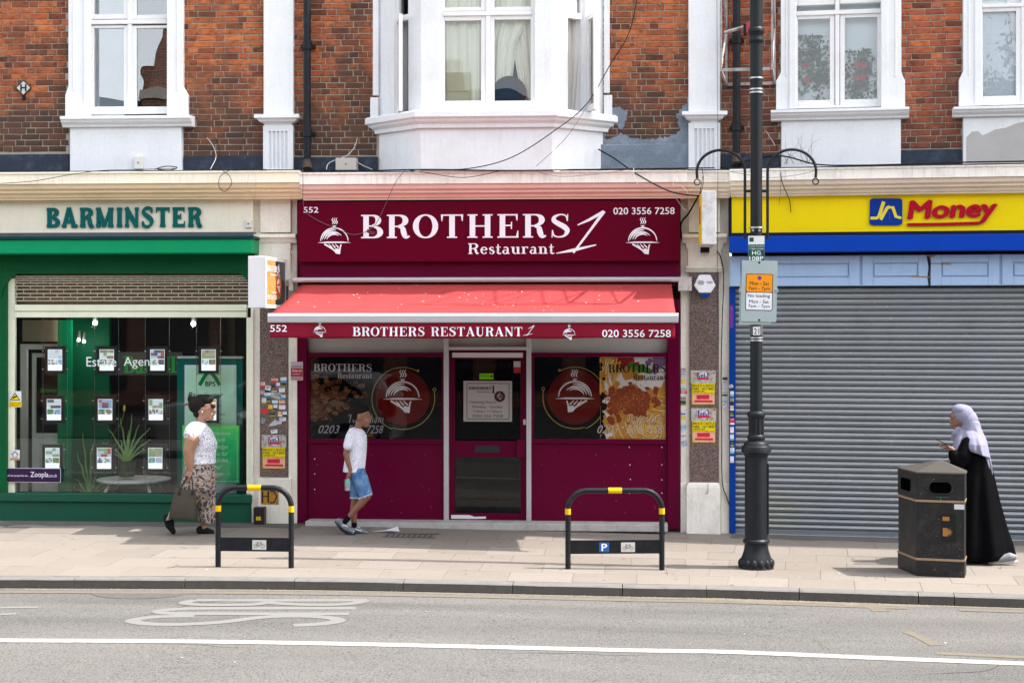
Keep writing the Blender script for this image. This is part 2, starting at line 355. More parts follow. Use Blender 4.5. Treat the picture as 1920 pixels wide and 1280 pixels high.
def slabmat():
    m, n, b = nodes('paving'); co = coord(n); oi = n.nodes.new('ShaderNodeObjectInfo')
    ge = n.nodes.new('ShaderNodeNewGeometry')
    base = ramp(n, [(0, (.170, .146, .122)), (.5, (.186, .161, .136)), (1, (.202, .177, .152))], oi.outputs['Random'])
    fine = ramp(n, [(.35, (.86, .86, .86)), (.65, (1.08, 1.08, 1.08))], noise_(n, ge.outputs['Position'], 60, 4))
    c = mix(n, base, fine, 1.0, 'MULTIPLY')
    c = mix(n, c, (.20, .18, .16), ramp(n, [(.5, 0.0), (.75, .55)], noise_(n, ge.outputs['Position'], 1.6, 8, .7)))
    c = mix(n, c, (.12, .11, .10), ramp(n, [(.66, 0.0), (.72, .6)], noise_(n, ge.outputs['Position'], 9, 3)))
    n.links.new(c, b.inputs['Base Color']); b.inputs['Roughness'].default_value = .8
    bump(n, b, noise_(n, ge.outputs['Position'], 90, 5), .35, .004); return m
M_asph = asphalt(); M_slab = slabmat()
M_kerbf = paint('kerb_face_shade', (.055, .052, .048), .9, .5, (.11, .10, .09), sc=9, bmp=.8, streak=.3)  # kerb fronts darkened: their shade put into the colour, along with grime
M_kerb = paint('kerb_granite', (.27, .255, .24), .7, .5, (.10, .095, .09), sc=7, bmp=.6)
M_joint = paint('joint_sand', (.23, .205, .18), .9, .3)
M_white = paint('road_white', (.44, .425, .39), .8, .9, (.25, .24, .23), sc=16, bmp=.3)
M_wornw = paint('road_white_worn', (.26, .25, .235), .8, .8, (.27, .265, .26), sc=8, bmp=.3)
M_yell = paint('road_yellow', (.24, .205, .145), .85, 1.0, (.17, .16, .15), sc=14, bmp=.3)
# road sheet
S0, S1 = -26.0, 26.0
def sheet(mb, s0, s1, f0, f1, dz, n=60):
    v = []; fs = []
    for i in range(n+1):
        s = s0+(s1-s0)*i/n; v += [gv(s, f0(s), dz), gv(s, f1(s), dz)]
    return mb.add(v, [(2*i, 2*i+1, 2*i+3, 2*i+2) for i in range(n)])
RD = -.092
m = MB(); N = 80
vs = []
for i in range(N+1):
    s = S0+(S1-S0)*i/N; vs += [gv(s, kerbd(s)-.02, RD), gv(s, 6.9, RD)]
    x, y = bendp(s, 6.9); vs.append((x*1.15 if abs(x) > 3 else x, -14.5, zg(x)+RD))
m.add(vs, [(3*i, 3*i+1, 3*i+4, 3*i+3) for i in range(N)]+[(3*i+1, 3*i+2, 3*i+5, 3*i+4) for i in range(N)])
road = struct(m.build('road', M_asph))
m = MB(); m.box(-45, 45, -90, -14.4, -.6, -.06); m.box(-45, -10, -14.5, -14.4, -.3, -.06)
struct(m.build('opposite_pavement', paint('reflection_dark', (.035, .035, .036), .9, .3)))  # unseen surface, made near black to keep the window reflections dark
m = MB(); m.box(-300, 300, -300, 300, -1.0, -.75); struct(m.build('ground', paint('earth', (.2, .18, .15), .9)))
# painted lines are thin sheets on the road
def line(name, s0, s1, d0, d1, mat, n=60):
    mb = MB(); sheet(mb, s0, s1, lambda s: kerbd(s)+d0, lambda s: kerbd(s)+d1, RD+.004, n); return mb.build(name, mat, road)
line('yellow_line', -24, 3.0, .17, .28, M_yell); line('yellow_line', 3.45, 20, .17, .28, M_yell)
line('white_line', -24, 22, 2.40, 2.55, M_white, 90)
def gribbon(pts, w_, name, mat, dz=RD+.003, mb=None):
    P = [Vector(gp(px, py, RD)[:2]) for px, py in pts]; mb = mb or MB(); n = len(P); vs = []
    for i, p in enumerate(P):
        t = (P[min(i+1, n-1)]-P[max(i-1, 0)]).normalized(); q = Vector((-t.y, t.x))*w_/2
        for s in (1, -1): a = p+q*s; vs.append((a.x, a.y, zg(a.x)+dz+mb.k*.0006))
    mb.k += 1
    mb.add(vs, [(2*i, 2*i+1, 2*i+3, 2*i+2) for i in range(n-1)]); return mb
def h(P): return [(x/2, 960+y/2) for x, y in P]
for body in ([(1100, 424), (1190, 420), (1262, 410), (1255, 399), (1180, 391), (1060, 390), (960, 396), (860, 409), (760, 417), (640, 421), (540, 417), (498, 408), (530, 398), (610, 391), (728, 389)],
             [(1335, 360), (1000, 360), (740, 361), (640, 365), (600, 371), (620, 378), (720, 380), (1000, 381), (1308, 381)]):
    gribbon(crom(h(body), 5), .13, '', None).build('road_letter', M_wornw, road)
mb = gribbon(h([(735, 330), (1375, 330)]) , .12, '', None)
gribbon(crom(h([(1372, 330), (1330, 341), (1240, 347), (1120, 346), (1030, 341), (1000, 336)]), 5) , .12, '', None, mb=mb)
gribbon(crom(h([(1010, 338), (950, 346), (840, 348), (740, 347), (692, 340), (735, 330)]), 5) , .12, '', None, mb=mb)
mb.build('road_letter', M_wornw, road)
for P in ([(-60, 358), (60, 357), (142, 356)], [(-60, 384), (0, 383), (60, 380)]): gribbon(h(P), .085, '', None).build('road_letter', M_wornw, road)
gribbon([(1614, 1124), (1628, 1132), (1655, 1146)], .16, '', None).build('yellow_dash', M_yell, road)
gribbon([(1700, 1184), (1722, 1192), (1755, 1210)], .10, '', None).build('yellow_dash', M_yell, road)
gribbon([(1755, 1224), (1920, 1232), (2050, 1240)], .1, '', None).build('yellow_dash', M_yell, road)
# dark oval patch on the road, cracks
mm = MB(); c = gp(255, 1115, RD); mm.add([(c[0]+.42*cos(a)*(1+.1*sin(3*a)), c[1]+.2*sin(a), c[2]+.003) for a in [2*pi*i/32 for i in range(32)]], [tuple(range(32))])
mm.build('dark_oval', paint('road_dark', (.15, .147, .14), .8, .5, sc=12), road)
# kerb stones
kerb = struct(MB().add([gv(s, t, z) for s in (-24, 24) for t in (0, .01) for z in (-.3, -.2)], [(0, 1, 3, 2)]).build('kerb', M_kerb))
cuts = [A.p(px, 600, -4.2)[0] for px in (0, 147, 350, 552, 755, 960, 1167, 1378, 1595, 1819)]
ss = [cuts[0]-1.03*i for i in range(5, 0, -1)]+cuts+[cuts[-1]+.32, cuts[-1]+1.35, cuts[-1]+2.4, cuts[-1]+3.4]
for a, b in zip(ss, ss[1:]):
    mb = MB(); q = 5; secs = []
    for i in range(q):
        s = a+.004+(b-a-.008)*i/(q-1); j = random.uniform(-.002, .002); K = kerbd(s)
        secs.append([gv(s, K-.16, .0+j), gv(s, K-.018, -.001+j), gv(s, K-.002, -.014+j), gv(s, K+.02, RD+.01), gv(s, K+.02, -.25), gv(s, K-.16, -.25)])
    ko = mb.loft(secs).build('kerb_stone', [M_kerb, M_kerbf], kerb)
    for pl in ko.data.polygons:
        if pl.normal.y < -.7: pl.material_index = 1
# joint sand and paving slabs
pav = MB(); sheet(pav, S0, S1, lambda s: -.6, lambda s: kerbd(s)-.14, -.006, 90); pav = struct(pav.build('pavement', M_joint))
rows = 7
for r in range(rows):
    off = (.31 if r % 2 else 0)+random.uniform(-.03, .03); s = -7.4+off
    while s < 6.4:
        ln = .62; a, b = s+.002, s+ln-.002
        v = [[gv(q, -.02+(kerbd(q)-.145)*f, random.uniform(-.0012, .0012)) for f in ((r+.0035)/rows, (r+.9965)/rows)] for q in (a, b)]
        P = [v[0][0], v[1][0], v[1][1], v[0][1]]
        mb = MB(); mb.add([p for p in P]+[(p[0], p[1], p[2]-.04) for p in P], [(3, 2, 1, 0), (0, 1, 5, 4), (1, 2, 6, 5), (2, 3, 7, 6), (3, 0, 4, 7)])
        mb.build('paving_slab', M_slab, pav); s += ln
for s0, s1 in ((-24, -7.42), (6.75, 24)): sheet(MB(), s0, s1, lambda s: 0, lambda s: kerbd(s)-.145, -.001, 20).build('far_paving', M_slab, pav)
sheet_ = MB(); n_ = 240; vs = []
for i in range(n_+1):
    s = -7+13.5*i/n_; w_ = .05+.05*noise.noise((s*2.1, 0, 0))+.03*noise.noise((s*9, 3, 0))+(.06 if .6 < s < 3.2 else 0); vs += [gv(s, kerbd(s)+.021, RD+.002), gv(s, kerbd(s)+.03+max(.005, w_), RD+.0015)]
sheet_.add(vs, [(2*i, 2*i+1, 2*i+3, 2*i+2) for i in range(n_)]).build('gutter_dirt', paint('gutter', (.27, .235, .185), .95, .6, (.17, .15, .13), sc=14, bmp=.8), road)
mb = MB(); R = random.Random(12)
for k in range(7):
    p = Vector(gp(R.uniform(100, 1850), R.uniform(1135, 1270), RD)[:2]); a = R.choice((R.uniform(-.3, .3), R.uniform(1.2, 1.9))); P = []
    for q in range(R.randint(10, 26)): P.append(p); a += R.uniform(-.5, .5)*.5; p = p+Vector((cos(a), sin(a)))*.06
    v = []
    for i, p in enumerate(P): w_ = .0035*sin(pi*(i+.5)/len(P))+.001; v += [(p.x, p.y+w_, zg(p.x)+RD+.0022), (p.x+w_, p.y-w_, zg(p.x)+RD+.0022)]
    mb.add(v, [(2*i, 2*i+1, 2*i+3, 2*i+2) for i in range(len(P)-1)])
mb.build('crack', flat('crackc', (.09, .088, .085), .95), road, kind='stuff')
# dark strips along the shop fronts, building shade painted in with dirt, an inspection cover and bits of litter
sheet(MB(), -7.6, -3.9, lambda s: -.02, lambda s: .5+.05*sin(9*s), .004, 40).build('shade_strip', paint('strip', (.19, .178, .165), .85, .5, sc=6, bmp=.5), pav)
sheet(MB(), 1.2, 6.4, lambda s: -.02, lambda s: .42+.03*sin(7*s), .004, 40).build('shade_strip', MATS['strip'], pav)
x, y, z = gp(770, 1004); mb = MB()
for i in range(9): mb.box(x-.28+i*.062, x-.25+i*.062, y-.14, y+.14, z+.003, z+.007)
mb.box(x-.31, x+.31, y-.17, y-.14, z+.003, z+.008); mb.box(x-.31, x+.31, y+.14, y+.17, z+.003, z+.008)
mb.build('drain_grating', flat('grate', (.15, .14, .13), .8), pav)
# yellow utility marks sprayed on the kerb
mb = MB()
for px, w_ in ((696, 2), (710, 4), (716, 2), (728, 2)):
    X, Y, Z = gp(px, 1096, -.05); mb.box(X, X+w_*.005, Y-.022+.0, Y-.018, Z-.035, Z+.035)
mb.build('spray_mark', flat('sprayyellow', (.75, .4, .03), .8), kerb)
# grit gathered along the foot of the kerb
mb = MB(); R = random.Random(3)
for i in range(900):
    s = R.uniform(-6, 5) if R.random() < .5 else R.gauss(1.7, .9); t = kerbd(s)+.02+abs(R.gauss(0, .03)); r = R.uniform(.003, .009); c = gv(s, t, RD)
    mb.add([(c[0]-r, c[1], c[2]), (c[0]+r, c[1]+r*.3, c[2]), (c[0], c[1]-r, c[2]), (c[0], c[1], c[2]+r)], [(0, 2, 3), (2, 1, 3), (1, 0, 3)])
mb.build('grit', flat('gritcol', (.35, .29, .2), .9), road, kind='stuff')
mb = MB(); R = random.Random(15)
for i in range(110):
    c = gv(R.uniform(-6.5, 5), R.uniform(.5, 3.9), .003); r = R.uniform(.008, .02); mb.add([(c[0]+r*cos(a), c[1]+r*sin(a)*R.uniform(.8, 1.1), c[2]) for a in [2*pi*k/8 for k in range(8)]], [tuple(range(8))])
mb.build('chewing_gum', paint('gum', (.20, .18, .16), .9, .6), pav, kind='stuff')
# leaves and scraps
mb = MB(); R = random.Random(5)
for i in range(60):
    if R.random() < .45: c = gv(R.uniform(-6.5, 5), R.uniform(4.8, 8), RD)
    else: c = gv(R.uniform(-6.5, 5), R.uniform(.5, 3.9), 0)
    r = R.uniform(.006, .02); a = R.uniform(0, 6)
    mb.add([(c[0]+r*cos(a), c[1]+r*sin(a), c[2]+.006), (c[0]-r*sin(a)*.6, c[1]+r*cos(a)*.6, c[2]+.01), (c[0]-r*cos(a), c[1]-r*sin(a), c[2]+.006), (c[0]+r*sin(a)*.6, c[1]-r*cos(a)*.6, c[2]+.005)], [(0, 1, 2, 3)])
mb.build('scraps', flat('scrap', (.6, .56, .5), .9), kind='stuff')
# ================================================================ building materials
def brickmat(name, cols, soot=.85):
    m, n, b = nodes(name); oi = n.nodes.new('ShaderNodeObjectInfo'); ge = n.nodes.new('ShaderNodeNewGeometry'); P = ge.outputs['Position']
    k = len(cols)-1
    base = ramp(n, [(i/k, (c[0]*.86, c[1]*.78, c[2]*.68)) for i, c in enumerate(cols)], oi.outputs['Random'])
    mot = ramp(n, [(.36, (.38, .34, .34)), (.48, (.92, .9, .9)), (.58, (1.05, 1.03, 1)), (.72, (1.45, 1.4, 1.3))], noise_(n, P, 17, 7, .75, (.7, 1, 1.6)))
    c = mix(n, base, mot, 1.0, 'MULTIPLY')
    # soot: big patches, more of it near the foot of the wall
    sx = n.nodes.new('ShaderNodeSeparateXYZ'); n.links.new(P, sx.inputs[0])
    mr = nn(n, 'MapRange'); n.links.new(sx.outputs[2], mr.inputs[0]); mr.inputs[1].default_value = 4.3; mr.inputs[2].default_value = 5.5; mr.inputs[3].default_value = .24; mr.inputs[4].default_value = -.02
    ad = nn(n, 'Math', operation='ADD'); n.links.new(noise_(n, P, 1.1, 8, .7), ad.inputs[0]); n.links.new(mr.outputs[0], ad.inputs[1])
    c = mix(n, c, (.055, .038, .03), ramp(n, [(.45, 0.0), (.62, float(soot))], ad.outputs[0]))
    c = mix(n, c, (.45, .40, .36), ramp(n, [(.66, 0.0), (.74, .35)], noise_(n, P, 5, 7, .7)))
    n.links.new(c, b.inputs['Base Color']); b.inputs['Roughness'].default_value = .85; b.inputs['Specular IOR Level'].default_value = .25
    bump(n, b, noise_(n, P, 120, 6, .7), .6, .006); return m
BR = [(.12, .052, .035), (.27, .085, .045), (.46, .145, .055), (.36, .11, .055), (.60, .20, .07), (.17, .065, .045), (.52, .165, .065), (.40, .115, .055)]
M_brick = brickmat('brick', BR)
M_brickr = brickmat('brick_red', [(.15, .06, .04), (.40, .11, .055), (.48, .13, .06), (.30, .09, .06), (.58, .18, .07), (.44, .16, .11)], .6)
M_mort = paint('mortar', (.50, .44, .34), .9, .5, (.22, .18, .14), sc=5)
M_stucco = paint('stucco_white', (.80, .81, .82), .6, .30, (.58, .55, .50), sc=2.2, bmp=.35, streak=.13)
M_stuccow = paint('stucco_warm', (.84, .79, .68), .65, .4, (.46, .40, .32), sc=3, bmp=.35, streak=.25)
M_corn_c = paint('cornice_cream', (.93, .86, .68), .6, .3, (.6, .5, .36), sc=3, bmp=.3, streak=.25)
M_corn_t = paint('cornice_top', (.93, .88, .80), .65, .45, (.52, .45, .38), sc=4, bmp=.5, streak=.45)
M_corn_o = paint('cornice_ochre', (.86, .70, .45), .6, .35, (.5, .38, .24), sc=3, bmp=.3)
M_corn_p = paint('cornice_pink', (.84, .62, .52), .6, .35, (.58, .42, .35), sc=3, bmp=.3)
M_corn_r = paint('cornice_tan', (.82, .70, .54), .6, .35, (.48, .4, .3), sc=3, bmp=.3)
M_glassl = glass('glass_left', (.985, .99, .995), 2.1, 0, .05)
M_frame = paint('window_paint', (.82, .81, .80), .4, .25, (.55, .53, .5), sc=4, bmp=.1)
M_lead = paint('lead', (.028, .038, .062), .4, .8, (.12, .15, .20), sc=9, bmp=1.0)
M_greyp = paint('grey_bitumen_paint', (.20, .25, .31), .5, .9, (.36, .42, .50), sc=4, bmp=1.2)
M_black = paint('black_paint', (.012, .013, .015), .4, .25, (.05, .05, .05), sc=9, bmp=.2)
M_pipe = paint('pipe_paint', (.014, .017, .022), .45, .3, (.07, .08, .09), sc=9, bmp=.3)
M_glass = glass('glass', (.97, .99, .98), 1.42, 0, .015)
M_glassu = glass('glass_upper', (.985, .99, .995), 1.5, 0, .04)
M_dark = flat('dark_room', (.02, .02, .02), .9)
M_curt = paint('curtain', (.93, .92, .78), .9, .15, (.7, .7, .6), sc=5)
M_blind = paint('pale_blind', (.84, .92, .96), .9, .15, sc=2, bmp=0)
M_green = paint('shop_green', (.0, .35, .125), .5, .2, (.0, .16, .08), sc=4, bmp=.1); M_greenh = paint('shop_green_shaded', (.0, .13, .04), .45, .3, (.0, .05, .02), sc=4, bmp=.1)  # second green is a copy darkened for the shade under the awning box
M_greend = paint('stall_green', (.015, .13, .075), .5, .5, (.03, .07, .05), sc=5, bmp=.2)
M_cream = paint('frame_cream', (.78, .80, .62), .5, .2, sc=4, bmp=.1)
M_board = paint('board_cream', (.88, .82, .66), .5, .2, (.5, .46, .38), sc=3, bmp=.08, streak=.12)
M_mar = paint('maroon', (.15, .0, .034), .30, .15, (.06, .01, .02), sc=3, bmp=.06, spec=.1)
M_marp = paint('maroon_panel', (.165, .0, .036), .34, .15, (.09, .006, .03), sc=2, bmp=.05, spec=.1)
M_marb = paint('maroon_board', (.155, .0, .020), .42, .15, (.07, .01, .015), sc=2, bmp=.04, spec=.05)
M_silver = paint('silver', (.62, .62, .64), .35, .2, metal=.5, bmp=.05)
M_whitep = flat('white_print', (.80, .80, .84), .5)
M_gran = None
def granite():
    m, n, b = nodes('granite'); co = coord(n)
    v = nn(n, 'TexVoronoi', Scale=110.0); n.links.new(co, v.inputs['Vector'])
    sp = nn(n, 'SeparateColor'); n.links.new(v.outputs['Color'], sp.inputs[0])
    c = ramp(n, [(0, (.03, .02, .018)), (.3, (.09, .058, .048)), (.6, (.15, .10, .085)), (.85, (.23, .17, .14)), (1, (.13, .09, .075))], sp.outputs[0])
    c = mix(n, c, (.10, .08, .07), ramp(n, [(.52, 0.0), (.7, .6)], noise_(n, co, 2.5, 6)))
    n.links.new(c, b.inputs['Base Color']); b.inputs['Roughness'].default_value = .38; return m
M_gran = granite()
def brickwall_mat():
    m, n, b = nodes('far_brick'); co = coord(n)
    mp = n.nodes.new('ShaderNodeMapping'); mp.inputs['Rotation'].default_value = (pi/2, 0, 0); n.links.new(co, mp.inputs[0])
    t = nn(n, 'TexBrick', Scale=1.0); n.links.new(mp.outputs[0], t.inputs['Vector'])
    for k, v in (('Color1', (.30, .10, .05, 1)), ('Color2', (.14, .06, .04, 1)), ('Mortar', (.35, .3, .24, 1)), ('Mortar Size', .006), ('Brick Width', .225), ('Row Height', .075)): t.inputs[k].default_value = v
    n.links.new(t.outputs[0], b.inputs['Base Color']); b.inputs['Roughness'].default_value = .9; return m
M_fbrick = brickwall_mat()
# ---------------------------------------------------------------- shared builders
def PB(F, par, name, mat, x0, y0, x1, y1, y, d, bev=.004, **k):
    return pbox(F, MB(), x0, y0, x1, y1, y, d).build(name, mat, par, bev=bev, **k)
def brick_mesh(L, H=.0630, D=.03):
    r = random.uniform; j = lambda: r(-.0028, .0028); b = .004
    o = [(0+j(), -b*0, 0+j()), (L+j(), 0, 0+j()), (L+j(), 0, H+j()), (0+j(), 0, H+j())]
    fr = [(x+(b if x < L/2 else -b), -.007+r(-.002, .002), z+(b if z < H/2 else -b)) for x, _, z in o]
    bk = [(x, D, z) for x, _, z in o]
    me = bpy.data.meshes.new('brick'); me.from_pydata(fr+o+bk, [], [(0, 1, 2, 3)]+[(i+4, (i+1) % 4+4, (i+1) % 4, i) for i in range(4)]+[(i+8, (i+1) % 4+8, (i+1) % 4+4, i+4) for i in range(4)])
    return me
SL, HL, CHT, JT = .214, .1015, .0738, .0118
BM = {}
def bricks(F, par, mat, x0, x1, z0, z1, keep=None, stuff=False):
    if mat.name not in BM:
        BM[mat.name] = ([brick_mesh(SL) for _ in range(5)], [brick_mesh(HL) for _ in range(5)])
        for g in BM[mat.name]:
            for me in g: me.materials.append(mat)
    ST, HD = BM[mat.name]; o = ORG[par.name]; r = math.floor((z0-4)/CHT); acc = MB()
    while 4+r*CHT < z1-.03:
        z = 4+r*CHT; r += 1
        if z < z0-.005: continue
        x = x0-(.0 if r % 2 else .17)+random.uniform(-.012, .012); k = r % 2
        while x < x1-.012:
            L = HL if k else SL; k ^= 1
            if random.random() < .12: L = SL if L == HL else HL
            a, b = max(x, x0), min(x+L, x1); x += L+JT
            if b-a < .03 or (keep and not keep((a+b)/2, z+.03)): continue
            if stuff: acc.box(a, b, -.005, .03, z, z+.0645); continue
            me = random.choice(ST if L == SL else HD); ob = bpy.data.objects.new('brick', me); COL.objects.link(ob); ob.parent = par
            ob.location = (a-o[0], random.uniform(-.0015, .0015)-o[1], z-o[2]); ob.scale = ((b-a)/L, 1, 1)
    if stuff: acc.build('brick', mat, par, kind='stuff')
def brickpanel(F, par, mat, px0, px1, pyb, keep=None, xa=None, xb=None, ztop=6.34):
    a = xa if xa is not None else F.p(px0, 600)[0]; b = xb if xb is not None else F.p(px1, 600)[0]
    z0 = F.p((px0+px1)/2, pyb)[1]
    wl = MB().box(a-.05, b+.05, .004, .25, 4.15, 7.3).build('wall', M_mort, par)
    bricks(F, wl, mat, a, b, z0, ztop, keep); bricks(F, wl, mat, a, b, ztop, 7.25, None, True); return wl
def ring(mb, o, i, y, d):   # frame between two (xa, xb, za, zb) rectangles, butted
    mb.box(o[0], i[0], y, y+d, o[2], o[3]); mb.box(i[1], o[1], y, y+d, o[2], o[3]); mb.box(i[0], i[1], y, y+d, o[2], i[2]); mb.box(i[0], i[1], y, y+d, i[3], o[3]); return mb
def window(F, par, ox0, ox1, yb, cas, top_y, y=.05, gl=None, toppane=None, mull=None):
    # cas: list of (outer px rect, pane px rect) casements
    xa, xb = F.p(ox0, 600, y)[0], F.p(ox1, 600, y)[0]; zb = F.p((ox0+ox1)/2, yb, y)[1]
    m = MB(); m.box(xa, xa+.035, y, y+.09, zb, 7.0); m.box(xb-.035, xb, y, y+.09, zb, 7.0); m.box(xa+.035, xb-.035, y, y+.09, zb, zb+.03); m.box(xa+.035, xb-.035, y, y+.09, 6.96, 7.0)
    z0, z1 = F.p((ox0+ox1)/2, top_y[1], y-.012)[1], F.p((ox0+ox1)/2, top_y[0], y-.012)[1]; m.box(xa+.035, xb-.035, y-.012, y+.08, z0, z1)
    if mull: a, b = F.p(mull[0], 600, y)[0], F.p(mull[1], 600, y)[0]; m.box(a, b, y-.004, y+.08, zb+.03, z0); m.box(a, b, y-.004, y+.08, z1, 6.96)
    wn = m.build('window', M_frame, par, bev=.004)
    for (o, i) in cas:
        ro, ri = rect(F, *o, y+.01), rect(F, *i, y+.01)
        up = o[1] < -50
        if up: ro = (ro[0], ro[1], ro[2], 6.94); ri = (ri[0], ri[1], ri[2], 6.86)
        c = ring(MB(), ro, ri, y+.012, .05).build('casement', M_frame, wn, bev=.005)
        MB().box(ri[0]-.003, ri[1]+.003, y+.035, y+.041, ri[2]-.003, ri[3]+.003).build('pane', gl or M_glassu, wn)
    return wn
def curtain(F, par, x0, x1, z0, z1, y, mat, fr=14, amp=.03, name='curtain', shape=None, n=70):
    m = MB(); rows = 10; vs = []; ph = random.uniform(0, 6)
    for r in range(rows+1):
        f = r/rows; z = z0+(z1-z0)*f
        for i in range(n+1):
            u = i/n; e0, e1 = (shape(f) if shape else (0, 1)); x = x0+(x1-x0)*(e0+(e1-e0)*u)
            vs.append((x, y+amp*sin(u*fr*2+ph+.4*sin(3*f+u*9))*(.6+.4*f)+amp*.4*sin(u*fr*5.3+ph), z))
    m.add(vs, [(r*(n+1)+i, r*(n+1)+i+1, (r+1)*(n+1)+i+1, (r+1)*(n+1)+i) for r in range(rows) for i in range(n)])
    return m.build(name, mat, par, smooth=2)
def surround(F, par, px, yk, ysill, y=-.07):   # px: outer l, r narrow; l, r wide; inner l, r ; yk = where it widens
    l, r, wl, wr, il, ir = px; m = MB()
    for (a, b, c, s) in ((l, wl, il, 1), (r, wr, ir, -1)):
        A_, B_, C_ = (F.p(q, 600, y)[0] for q in (a, b, c)); zk = F.p(a, yk, y)[1]; zs = F.p(a, ysill, y)[1]
        m.prism([(A_, zk+.1), (B_, zk), (B_, zs-.02), (C_, zs-.02), (C_, 7.0), (A_, 7.0)], y, .14)
        m.box(C_-s*.05, C_+s*.03, y-.018, y+.01, zs-.019, 7.0); m.box(A_+s*.055, A_+s*.075, y-.01, y+.01, zk+.05, 7.0)
    return m.build('window_surround', M_stucco, par, bev=.006)
def sillprof(z1, h, yo):   # moulded sill profile in (y, z), yo outermost
    return [(.1, z1), (yo, z1-.015), (yo, z1-h*.36), (yo+.02, z1-h*.42), (yo+.035, z1-h*.6), (yo+.075, z1-h*.82), (yo+.085, z1-h), (.1, z1-h)]
def sill(F, par, px0, py0, px1, py1, yo=-.22):
    xa, xb, za, zb = rect(F, px0, py0, px1, py1, yo); return MB().extr(sillprof(zb, zb-za, yo), xa, xb).build('window_sill', M_stucco, par, bev=.004)
def pilaster_up(F, par, x0, x1, cx0, cx1, yc0, yc1, yb):
    y = -.06; xa, xb = F.p(x0, 600, y)[0], F.p(x1, 600, y)[0]; zc1, zc0, zb = F.p(x0, yc0, -.2)[1], F.p(x0, yc1, -.1)[1], F.p(x0, yb, y)[1]
    p = MB().box(xa, xb, y, .2, zc1, 7.4).build('pilaster', M_stucco, par, bev=.006)
    ca, cb = F.p(cx0, 600, -.18)[0], F.p(cx1, 600, -.18)[0]; h = zc1-zc0; m = MB()
    secs = []
    for (k, zz) in ((0, 0), (0, -.35*h), (.03, -.42*h), (.05, -.65*h), (.10, -.85*h), (.11, -h)):
        a, b, yy = ca+k, cb-k, -.18+k*.9; secs.append([(a, .05, zc1+zz), (a, yy, zc1+zz), (b, yy, zc1+zz), (b, .05, zc1+zz)])
    m.loft(secs[::-1]).build('capital', M_stucco, p, bev=.003)
    m = MB(); ln = [(xa, .15)]; n = 5; W = xb-xa; P = [(xa, .1), (xa, y-.02), (xa+.06, y-.02)]
    for i in range(n):
        c = xa+.06+(W-.12)*(i+.5)/n; q = (W-.12)/n
        P += [(c-q*.36, y-.02), (c-q*.2, y+.004), (c+q*.2, y+.004), (c+q*.36, y-.02)]
    P += [(xb-.06, y-.02), (xb, y-.02), (xb, .1)]
    m.slab(P, zb+.02, zc0-.07); m.box(xa, xb, y-.022, .1, zc0-.07, zc0); m.box(xa, xb, y-.021, .1, zb-.05, zb+.02); m.build('fluted_base', M_stucco, p)
    return p
def cornice(F, par, xa, xb, mt, ml, yo=-.50, zt=None, zm=None, zb=None):
    p = MB().extr([(.1, zt), (yo-.02, zt-.012), (yo-.02, zt-.03), (yo, zt-.04), (yo, zm), (.1, zm)], xa, xb).build('cornice', mt, par, bev=.004)
    MB().box(xa+.01, xb-.01, yo+.03, -.05, zt-.004, zt+.006).build('bounce_cap', M_lead, p)  # dark unseen cap added to cut light bounced off the cornice top
    h = zm-zb
    MB().extr([(.05, zm-.001), (yo+.03, zm-.001), (yo+.05, zm-h*.3), (yo+.10, zm-h*.42), (yo+.10, zm-h*.55), (yo+.15, zm-h*.68), (yo+.17, zm-h*.85), (yo+.2, zm-h*.87), (yo+.2, zb), (.05, zb)], xa+.001, xb-.001).build('moulding', ml, p, bev=.003)
    return p
# ================================================================ LEFT BUILDING
LB = thing('terraced_building', 'left brick building over the green estate agent shop, with one white sash window', 'building', A, A.p(280, 600)[0], 0)
xL = A.p(0, 600)[0]
brickpanel(A, LB, M_brick, 0, 128, 292, xa=xL-.35)
brickpanel(A, LB, M_brick, 345, 495, 294)
bx = A.p(552, 600)[0]
MB().box(-15, bx, 0, .25, 7.25, 10.2).build('upper_wall', M_fbrick, LB)
MB().box(-15, xL-.4, 0, .25, -.3, 7.25).build('side_wall', M_fbrick, LB)
MB().box(-15, bx, .25, 9, 10.0, 10.2).build('roof', M_lead, LB)
MB().box(-15, bx, 8.8, 9, 0, 10).build('rear_wall', M_fbrick, LB)
MB().box(-8.5, -3.6, .6, .65, 4.1, 7.3).build('room_wall', flat('roomdark', (.05, .05, .055), .95), LB)
MB().box(-15, bx, .12, 8.8, 3.9, 4.1).build('floor_slab', M_dark, LB)
for a, b, c in ((-20, 129, 292), (344, 494, 294)): PB(A, LB, 'flashing', M_lead, a, c-3, b, 321, -.03, .1, .01)
surround(A, LB, (128, 343, 122, 352, 165, 318), 178, 216)
window(A, LB, 165, 318, 214, [((168, 48, 239, 213), (176, 53, 232, 200)), ((247, 48, 316, 213), (256, 53, 314, 200)), ((168, -99, 239, 36), (176, -99, 232, 27)), ((247, -99, 316, 36), (256, -99, 314, 28))], (37, 45), mull=(239, 247), gl=M_glassl)
MB().box(*[A.p(q, 600, .3)[0] for q in (160, 242)], .108, .115, 4.7, 7).build('blind', M_blind, LB)
sill(A, LB, 112, 215, 357, 236)
PB(A, LB, 'apron_panel', M_stucco, 131, 236, 340, 322, -.09, .3, .006)
pl = pilaster_up(A, LB, 494, 550, 476, 560, 214, 235, 321)
zt = lambda F, px, y=-.50: (F.p(px, 320, y)[1], F.p(px, 344, y)[1], F.p(px, 374, y+.2)[1])
a, b, c = zt(A, 280)
cornice(A, LB, -9.5, A.p(565, 600, -.4)[0], M_corn_c, M_corn_o, zt=a, zm=b, zb=c)
